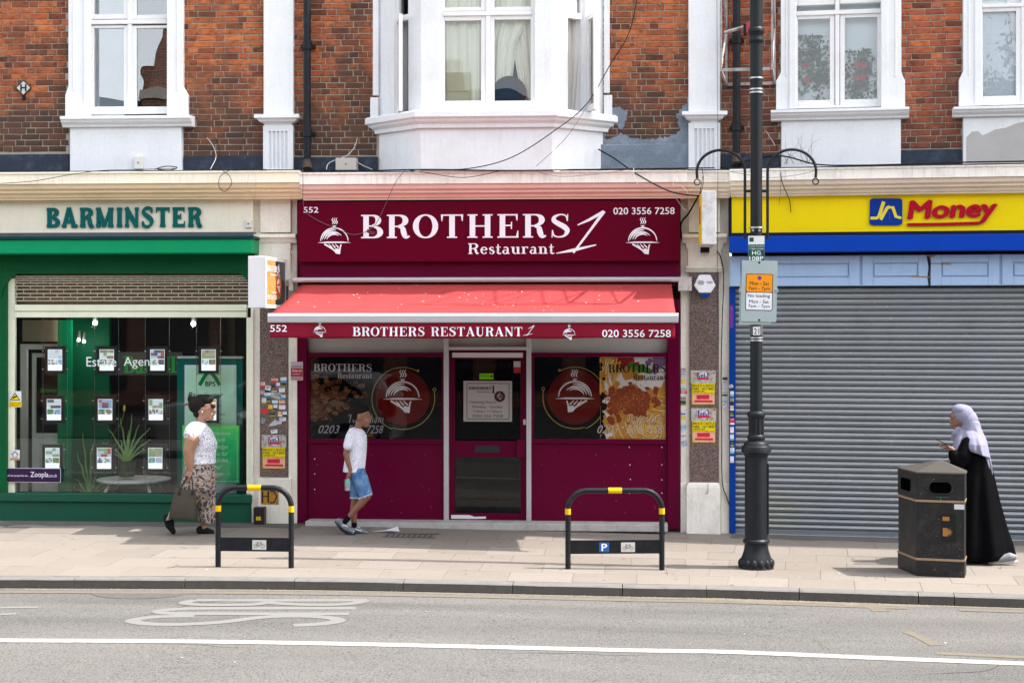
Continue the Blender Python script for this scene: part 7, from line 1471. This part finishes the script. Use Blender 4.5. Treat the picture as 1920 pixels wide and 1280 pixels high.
m.loft([bsec(320, 366, 973, .06), bsec(318, 368, 968, .075), bsec(321, 368, 950, .07), bsec(326, 367, 930, .055), bsec(329, 367, 919, .03), bsec(330, 367, 917, .02)]); m.build('bag_body', paint('bag_canvas', (.085, .072, .055), .75, .4, (.12, .10, .08), sc=12, bmp=.5), BG, bev=.006, smooth=True)
for vv in (v-.03, v+.03): P = crom([tuple(F1.P(a, b_, c)) for a, b_, c in ((336, 922, vv), (342, 908, vv), (352, 893, v), (358, 890, v), (361, 906, vv), (361, 922, vv))], 5); MB().tube(P, .007, 6).build('bag_handle', paint('bag_strap', (.05, .045, .05), .6, .3), BG, smooth=2)
m = MB()
for x_ in (336, 361): c = F1.P(x_, 924, v-.058); m.box(c.x-.016, c.x+.016, c.y-.006, c.y+.004, c.z-.022, c.z+.022)
m.build('leather_tab', flat('tabl', (.045, .03, .04), .5), BG, bev=.003)
# ---- boy
F2 = Fig(662, 1001, 'boy in white t-shirt and blue denim shorts walking past the restaurant window'); W2 = F2.o; sk2 = skinmat('skin_dark', (.27, .11, .058), (.32, .135, .075)); b = MB()
F2.ell(b, 677, 776, 0, 15.5, 12.2, 16.5); F2.ell(b, 684, 788, 0, 9.5, 9, 12); F2.ell(b, 688, 797, 0, 5, 5.5, 4.2); F2.ell(b, 687, 777, 0, 7.5, 9, 9); F2.limb(b, [(692.5, 779, 0, 2), (694.8, 785.5, 0, 2.4), (693, 787, 0, 2.6)]); F2.ell(b, 691.8, 791.5, 0, 3, 4.2, 2.5)
for s in (-1, 1): F2.ell(b, 673.5, 783, s*.074, 3.0, 1.6, 4.6)
F2.limb(b, [(675, 788, 0, 7), (671, 802, 0, 7), (668, 809, 0, 9)]); F2.limb(b, [(668, 815, 0, 11), (667, 845, 0, 13), (668, 870, 0, 11), (669, 886, 0, 10)])
F2.limb(b, [(662, 815, -.09, 6.2), (653, 835, -.13, 6.4), (648.5, 850, -.135, 5.4), (653, 868, -.13, 4.8), (657, 881, -.125, 3.6)]); F2.hand(b, 657, 881, -.125, -3, 10, -.9, .88, 1)
F2.limb(b, [(668, 813, .11, 7), (667, 838, .135, 6), (668, 860, .13, 4.6), (666, 872, .12, 3.5)]); F2.hand(b, 666, 872, .12, -1, 10, -.4, .75, 1)
F2.limb(b, [(669, 894, -.05, 8), (688, 929, -.06, 8.2), (676, 944, -.06, 7.4), (664, 957, -.06, 5.8), (651, 973, -.06, 4.2), (645, 980, -.06, 4.2)])
F2.limb(b, [(667, 894, .05, 8), (666, 938, .06, 8), (663, 958, .06, 7), (664, 985, .06, 4.4), (664, 992, .06, 4.6)]); fuse(b, 'body', sk2, W2, .0055)
h = MB(); F2.ell(h, 675.5, 770.5, 0, 16, 13, 11.5); F2.ell(h, 669, 777, 0, 10, 12, 11); F2.ell(h, 683, 767, 0, 9, 11.2, 6.5); fuse(h, 'hair', paint('hair_short', (.012, .009, .008), .9, .5, (.03, .02, .016), sc=60, bmp=.8), W2, .006, 2)
face(F2, W2, 689.5, 779.5, 1, 0, hairm, flat('lips2', (.16, .05, .045), .4), 692.8, 792, .8)
ts = clothpat('tshirt', (.72, .73, .80), [((.40, .42, .55), .012), ((.55, .57, .68), .01)], 22, 0, 5); g = MB()
g.loft(F2.secs([(663, 679, 802, 9, 0, -2), (656, 683, 807, 18, 0, -1.5), (653, 687, 815, 22, 0), (651, 688, 830, 22, 0), (648, 687, 850, 20, 0), (645, 685, 870, 20, 0), (643, 683, 884, 21, 0)], 44, .025, 6)); F2.limb(g, [(661, 810, -.08, 9), (657, 819, -.12, 9.6), (652.5, 835, -.145, 9)]); F2.limb(g, [(668, 811, .09, 8), (671, 833, .14, 8.5)]); fuse(g, 't_shirt', ts, W2, .006, 2)
dn, n_, b_ = nodes('denim'); co = coord(n_); c_ = mix(n_, (.02, .085, .24), (.13, .25, .42), ramp(n_, [(.35, 0.0), (.65, 1.0)], noise_(n_, co, 9, 5))); n_.links.new(c_, b_.inputs['Base Color']); b_.inputs['Roughness'].default_value = .9; bump(n_, b_, noise_(n_, co, 60, 3), .4, .006)
g = MB(); g.loft(F2.secs([(655, 684, 876, 19, 0), (653, 687, 890, 20, 0), (656, 690, 900, 20, 0)], 40, .01)); g.loft(F2.secs([(655, 688, 888, 13, -.055), (664, 694, 908, 13, -.06), (674, 698, 928, 12.5, -.06, 5)], 36, .04, 5)); g.loft(F2.secs([(654, 685, 888, 13, .055), (655, 682, 910, 13, .06), (656, 680, 932, 12.5, .06)], 36, .04, 5)); fuse(g, 'denim_shorts', dn, W2, .006, 2)
m = MB(); R = random.Random(3)
for i in range(34):
    t = i/33; a = (F2.P(674+23*t, 933-9*t, -.135+.02*sin(t*9)) if i % 2 else F2.P(657+20*t, 932, -.02)); m.add([a+Vector((-.006, -.004, 0)), a+Vector((.006, -.004, .002)), a+Vector((R.uniform(-.006, .006), -.006, -R.uniform(.01, .03)))], [(0, 1, 2)])
m.build('frayed_hem', flat('fray', (.5, .58, .68), .9), W2)
skk = flat('sock_black', (.012, .012, .013), .9); m = MB(); F2.limb(m, [(654, 969, -.06, 5.0), (645, 980, -.06, 5.4)]); m.build('sock', skk, W2, smooth=2); m = MB(); F2.limb(m, [(664, 980, .06, 5.2), (664, 990, .06, 5.4)]); m.build('sock', skk, W2, smooth=2)
shg = paint('trainer_grey', (.10, .11, .14), .6, 1, (.5, .52, .58), sc=9); so2 = flat('trainer_sole', (.03, .035, .05), .7); sw2 = flat('trainer_lace', (.6, .62, .66), .6)
for P, S_, v in (([(636, 977, 6.2), (645, 985, 6.4), (654, 992, 5.2), (661, 996, 4.2)], [(630, 978, 2.5), (640, 991, 3), (652, 1000, 3), (664, 1001, 2.6)], -.06), ([(661, 991, 6.2), (670, 993, 5.8), (680, 996, 4.6), (686, 997.5, 3.6)], [(657, 999, 2.6), (670, 1000, 2.6), (688, 1000.5, 2.4)], .06)):
    g = MB(); F2.limb(g, [(a, c, v, r) for a, c, r in P]); t_ = fuse(g, 'trainer', shg, W2, .005, 2); g = MB(); F2.limb(g, [(a, c, v, r) for a, c, r in S_]); fuse(g, 'sole', so2, t_, .005, 1); m = MB(); q = P[1]; F2.limb(m, [(q[0]+2, q[1]-6, v, 1.2), (q[0]+6, q[1]-2, v, 1.2)]); F2.limb(m, [(q[0]-3, q[1]-1, v-.035, 1.4), (q[0]+7, q[1]+2, v-.034, 1.2)]); m.build('lace', sw2, t_, smooth=2)
CN = thing('drink_carton', 'small turquoise and red drink bottle held in the hand of the boy', 'drink', A, *F2.P(651, 918, -.13)); c = F2.P(651.5, 905, -.125); z0, z1 = F2.P(651, 919, -.125)[2], F2.P(651, 897, -.125)[2]
MB().lathe([(.026, z0), (.031, z0+.006), (.031, z1-.02), (.024, z1)], (c.x, c.y), 20).build('bottle', paint('can_teal', (.05, .38, .36), .3, 1, (.65, .70, .70), sc=14, bmp=0), CN, smooth=True); MB().lathe([(.017, z1), (.017, z1+.02)], (c.x, c.y), 14).build('cap', flat('can_red', (.5, .05, .05), .4), CN, smooth=True); MB().lathe([(.0315, z0+.03), (.0315, z0+.05)], (c.x, c.y), 20).build('label_band', paint('can_red2', (.55, .06, .06), .4, 1, (.7, .6, .6), sc=20, bmp=0), CN, smooth=True)
# ---- woman in black robe and lilac headscarf
F3 = Fig(1850, 1053, 'woman in long black robe and lilac headscarf holding a phone behind the bin'); W3 = F3.o; sk3 = skinmat('skin_brown', (.26, .12, .07), (.32, .16, .10)); b = MB()
F3.ell(b, 1802, 783, 0, 17, 14, 19); F3.ell(b, 1794, 788, 0, 11, 11, 14); F3.ell(b, 1790, 801, 0, 5.5, 6, 4.5); F3.ell(b, 1789, 780, 0, 8, 10.5, 9); F3.limb(b, [(1785, 784, 0, 2.1), (1781.8, 791, 0, 2.6), (1784, 792.5, 0, 2.8)]); F3.ell(b, 1784.5, 797, 0, 3.4, 5, 2.4)
F3.limb(b, [(1802, 800, 0, 9), (1808, 812, 0, 10)]); F3.limb(b, [(1816, 830, 0, 20), (1818, 870, 0, 20), (1822, 910, 0, 24)])
F3.limb(b, [(1816, 832, -.16, 10), (1806, 862, -.20, 8.5), (1800, 868, -.20, 8), (1787, 845, -.19, 5.4), (1784, 841, -.19, 4.8)]); F3.limb(b, [(1820, 832, .16, 9), (1822, 870, .18, 8), (1812, 900, .16, 6)]); F3.hand(b, 1812, 900, .16, -5, 10, .9, 1, 1)
F3.limb(b, [(1822, 915, -.07, 16), (1850, 975, -.07, 11), (1872, 1018, -.07, 6), (1877, 1034, -.08, 4.5)]); F3.limb(b, [(1820, 915, .07, 16), (1800, 980, .07, 11), (1790, 1040, .07, 6.5)])
# the hand that holds the phone: palm up, fingers under, thumb on top
w = F3.P(1784, 841, -.19); d = (F3.P(1762, 833, -.19)-w).normalized(); up = Vector((-d.z, 0, d.x)); up = up if up.z > 0 else -up; nv_ = Vector((0, 1, 0))
b.tube([w, w+d*.02, w+d*.05, w+d*.085], [.019, .022, .026, .023], 12)
for i, L in enumerate((.060, .070, .066, .052)):
    q = w+d*.075+nv_*(-.026+.0175*i)-up*.012; P = [q, q+d*L*.5-up*.008, q+d*L*.85+up*.004, q+d*L*1.0+up*.02]; b.tube(P, [.0092, .0088, .0082, .007], 8); b.ell(P[1], .009, 8, 6); b.ell(P[2], .0085, 8, 6); b.ell(P[3], .007, 8, 6)
q = w+d*.035+nv_*-.024+up*.008; b.tube([q, q+d*.028+up*.016, q+d*.056+up*.018], [.0115, .0105, .0085], 8); b.ell(q+d*.056+up*.018, .0085, 8, 6)
fuse(b, 'body', sk3, W3, .0055); face(F3, W3, 1787, 784, -1, 0, hairm, flat('lips3', (.28, .09, .07), .4), 1783.6, 798)
rob = paint('robe_black', (.004, .004, .005), .7, .2, (.010, .010, .012), sc=2, bmp=.5, spec=.03); g = MB()
g.loft(F3.secs([(1800, 1826, 814, 18, 0), (1793, 1842, 824, 36, 0), (1789, 1850, 845, 41, 0), (1787, 1857, 870, 40, 0), (1782, 1863, 900, 42, 0), (1776, 1871, 940, 44, 0), (1770, 1882, 985, 47, 0), (1767, 1892, 1018, 50, 0), (1769, 1896, 1036, 50, 0, 1), (1773, 1891, 1046, 48, 0, 2)], 90, .10, 7, .7))
F3.limb(g, [(1816, 832, -.16, 14), (1806, 856, -.205, 15), (1798, 866, -.205, 14), (1790, 855, -.195, 11.5), (1787, 850, -.19, 9)]); F3.limb(g, [(1806, 858, -.2, 13), (1790, 872, -.19, 10), (1776, 878, -.17, 6)]); F3.limb(g, [(1820, 832, .16, 13), (1822, 870, .18, 13), (1815, 892, .16, 11)])
fuse(g, 'robe', rob, W3, .008, 2)
hj = paint('scarf_lilac', (.30, .295, .40), .85, .3, (.24, .235, .33), sc=3, bmp=.5); g = MB()
def arcsec(P):  return P
F3.ell(g, 1806, 778, 0, 20.5, 17.5, 20.5); F3.ell(g, 1816, 790, 0, 18, 19, 22); F3.ell(g, 1800, 768, 0, 15.5, 16, 11); F3.ell(g, 1806, 806, 0, 13, 14, 10)
g.loft(F3.secs([(1801, 1836, 790, 19, 0), (1799, 1840, 806, 22, 0), (1798, 1843, 818, 40, 0), (1797, 1847, 830, 52, 0), (1797, 1850, 840, 55, .0, -5), (1801, 1852, 848, 56, 0, -9)], 72, .07, 9)); 
g.loft(F3.secs([(1808, 1826, 784, 12, .0), (1812, 1838, 800, 20, .0), (1822, 1849, 825, 30, -.02), (1830, 1853, 848, 32, -.02), (1839, 1858, 870, 26, -.02), (1847, 1861, 886, 16, -.02), (1853, 1860, 894, 6, -.02)], 60, .12, 7))
g.loft(F3.secs([(1795, 1812, 806, 12, -.02), (1790, 1804, 822, 14, -.05), (1785, 1798, 842, 14, -.08), (1779, 1793, 862, 11, -.10), (1775, 1786, 880, 6, -.10)], 36, .06, 4)); F3.limb(g, [(1796, 804, -.05, 5), (1790, 812, -.05, 5), (1786, 822, -.03, 4)])
hjo = fuse(g, 'headscarf', hj, W3, .0055, 2)
sg_ = paint('shoe_grey', (.32, .33, .35), .7, .4, sc=20); g = MB(); F3.limb(g, [(1862, 1050, -.2, 5), (1878, 1047, -.2, 6.5), (1893, 1043, -.2, 7.5), (1901, 1044, -.2, 6)]); s_ = fuse(g, 'shoe', sg_, W3, .006, 2); m = MB(); F3.limb(m, [(1855, 1055, -.2, 2.4), (1880, 1055, -.2, 2.6), (1906, 1052, -.2, 3)]); m.build('sole', flat('sole_white', (.55, .55, .55), .7), s_, smooth=2)
g = MB(); F3.limb(g, [(1798, 1046, .07, 6.5), (1785, 1048, .07, 6), (1774, 1050, .07, 4.5)]); fuse(g, 'shoe', sg_, W3, .006, 2)
PH = thing('mobile_phone', 'dark mobile phone held in the hand of the woman with the lilac headscarf', 'phone', A, *(w+d*.1)); a = w+d*.045+up*.022; c = w+d*.19+up*.034; e = (c-a).normalized(); u2 = Vector((-e.z, 0, e.x)); u2 = u2 if u2.z > 0 else -u2
def phb(l0, l1, h0, h1, w_): return MB().add([a+e*l+nv_*y_+u2*z_ for l in (l0, l1) for y_ in (-w_, w_) for z_ in (h0, h1)], [(0, 1, 3, 2), (4, 6, 7, 5), (0, 4, 5, 1), (2, 3, 7, 6), (0, 2, 6, 4), (1, 5, 7, 3)])
phb(0, .145, 0, .008, .035).build('case', flat('phone_dark', (.02, .015, .02), .3), PH, bev=.002); phb(.006, .139, .0082, .0088, .031).build('screen', flat('phone_screen', (.08, .09, .12), .1), PH)
# ================================================================ the other side of the street (behind the camera, seen in reflections)
Y0 = -27.0; M_ow = paint('opp_window', (.05, .06, .07), .1, 0, bmp=0); M_os = paint('opp_stone', (.55, .50, .42), .8, .3)
for k, (x0, x1, hgt, c) in enumerate(((-30, -17, 7.4, M_fbrick), (-17, -12, 7.4, M_ow), (-12, 1, 7.4, M_fbrick), (1, 11, 7.4, M_fbrick), (11, 24, 7.4, M_fbrick))):
    c = M_fbrick; o = thing('opposite_terrace', 'brick terrace across the street, %s of five counted from the left' % ('first', 'second', 'third', 'fourth', 'fifth')[k], 'building', A, (x0+x1)/2, Y0, 0)
    MB().box(x0, x1-.01, Y0-8, Y0, -.1, hgt).build('wall', c, o); m = MB(); m.prism([(x0, hgt), (x1-.01, hgt), ((x0+x1)/2+2, hgt+1.6), ((x0+x1)/2-2, hgt+1.6)], Y0-7.8, Y0-.2); m.build('roof', M_lead, o); MB().box((x0+x1)/2-.5, (x0+x1)/2+.5, Y0-3, Y0-2, hgt, hgt+2.8).build('chimney', c, o)
    MB().box(x0+.1, x1-.12, Y0, Y0+.3, 3.2, 4.0).build('fascia_board', flat('oppf%d' % k, ((.5, .06, .05), (.04, .2, .3), (.5, .45, .35), (.35, .05, .08), (.05, .25, .12))[k], .5), o)
    n = int((x1-x0)/2.4)
    for i in range(n):
        xc = x0+(i+.5)*(x1-x0)/n
        MB().box(xc-.95, xc+.95, Y0, Y0+.05, .4, 3.0).build('shop_glass', M_ow, o)
        for z in (4.8,): w_ = MB().box(xc-.65, xc+.65, Y0, Y0+.12, z-.1, z+1.6).build('window', M_os, o); MB().box(xc-.5, xc+.5, Y0+.12, Y0+.125, z+.05, z+1.45).build('pane', M_ow, w_)
o = thing('clock_turret', 'tall brick turret rising from the terrace across the street', 'tower', A, -13.7, Y0-.5, 0)
MB().box(-14.35, -13.0, Y0-1.6, Y0-.02, -.1, 9.0).build('wall', M_fbrick, o); MB().box(-14.45, -12.95, Y0-1.7, Y0+.1, 9.0, 9.3).build('band', M_os, o); MB().loft([[(-14.25+k, Y0-1.5, z), (-13.05-k*.2, Y0-1.5, z), (-13.05-k*.2, Y0-.1, z), (-14.25+k, Y0-.1, z)] for k, z in ((0, 9.3), (.25, 10.3), (.75, 11.4))]).build('turret_roof', M_fbrick, o); MB().box(-13.6, -13.1, Y0-1.2, Y0-.5, 11.4, 14).build('chimney', M_fbrick, o)
def tree(x, y, h_, r, seed, lab):
    o = thing('street_tree', lab, 'tree', A, x, y, 0); R = random.Random(seed); MB().tube([(x, y, -.1), (x+.05, y, h_*.3), (x-.05, y, h_*.55)], [.22, .17, .1], 10).build('trunk', paint('bark', (.10, .08, .06), .9, .4), o, smooth=True)
    m = MB()
    for k in range(60):
        a, b_ = R.uniform(0, 2*pi), R.uniform(-1, 1); rr_ = r*R.uniform(.5, 1); c = Vector((x+rr_*cos(a)*math.sqrt(1-b_*b_), y+rr_*sin(a)*math.sqrt(1-b_*b_), h_*.72+rr_*b_*.8))
        for i in range(70):
            p = c+Vector((R.gauss(0, .35), R.gauss(0, .35), R.gauss(0, .28))); d = Vector((R.uniform(-1, 1), R.uniform(-1, 1), R.uniform(-1, 1)))*.11; e = d.cross(Vector((R.uniform(-1, 1), R.uniform(-1, 1), 1))).normalized()*.06; m.add([p-d, p+e, p+d, p-e], [(0, 1, 2, 3)])
    m.build('crown', flat('leafgreen', (.05, .10, .03), .7), o, kind='stuff')
tree(6.2, -23.5, 12.5, 2.6, 1, 'leafy street tree across the road, right of the camera'); tree(-11, -24, 9, 2.2, 2, 'leafy street tree across the road, left of the camera')
# parked car across the road
CX, CY = -6.5, -10.6; CR = thing('parked_car', 'silver estate car standing on the near side of the road, left of the view', 'car', A, CX, CY, RD); z0 = RD+zg(CX)
M_car = paint('car_silver', (.45, .46, .48), .25, 0, metal=.6, bmp=0); M_cg = flat('car_glass', (.01, .012, .014), .05); L = 4.4
side = [(-2.2, .35), (-2.2, .75), (-2.05, 1.0), (-1.1, 1.1), (-.4, 1.55), (1.3, 1.62), (2.0, 1.5), (2.2, 1.1), (2.22, .6), (2.15, .35)]
m = MB(); secs = []
for yy_, k in ((-.9, .90), (-.86, .97), (-.6, 1.0), (.6, 1.0), (.86, .97), (.9, .90)): secs.append([(CX+x*(.98+.02*k), CY+yy_*(1 if z < 1.1 else .86), z0+.3+(z-.3)*k) for x, z in side])
m.loft(secs); m.build('car_body', M_car, CR, smooth=True)
for s in (-1, 1):
    MB().prism([(CX-.95, z0+1.12), (CX-.35, z0+1.45), (CX+1.25, z0+1.5), (CX+1.75, z0+1.15)], CY+s*.88-.01, CY+s*.88+.01).build('side_window', M_cg, CR)
    MB().box(CX+2.17, CX+2.235, CY+s*.72-.12, CY+s*.72+.12, z0+.8, z0+1.15).build('tail_light', flat('tail', (.4, .01, .01), .2), CR)
    for wx in (-1.35, 1.35):
        wt = MB().lathe([(.2, -.11), (.32, -.11), (.34, -.06), (.34, .06), (.32, .11), (.2, .11)], (0, 0), 24).xf(lambda x, y, z: (CX+wx+x, CY+s*.8+z, z0+.34+y)).build('wheel', flat('tyre', (.02, .02, .02), .8), CR, smooth=True); MB().lathe([(.02, -.115), (.2, -.112), (.2, .112), (.02, .115)], (0, 0), 16).xf(lambda x, y, z: (CX+wx+x, CY+s*.8+z, z0+.34+y)).build('rim', M_car, wt, smooth=True)
MB().prism([(CY-.7, z0+1.12), (CY+.7, z0+1.12), (CY+.6, z0+1.5), (CY-.6, z0+1.5)], 0, .01).xf(lambda x, y, z: (CX+2.16+y-(z-z0-1.12)*.3, x, z)).build('rear_window', M_cg, CR)
# ---- last
for ob in list(bpy.data.objects):
    if ob.parent is None and ob.type in ('MESH', 'EMPTY') and 'label' not in ob:
        if ob.get('kind') == 'structure':
            ob['label'] = {'road': 'grey asphalt road with worn white and yellow markings', 'opposite_pavement': 'pavement on the camera side of the street', 'ground': 'earth below the street', 'kerb': 'row of grey granite kerb stones along the pavement', 'pavement': 'beige slab pavement in front of the shops'}.get(ob.name, ob.name.replace('_', ' ')+' of the street')
        elif ob.get('kind') == 'stuff': ob['label'] = 'small scraps of litter scattered on the road and pavement'
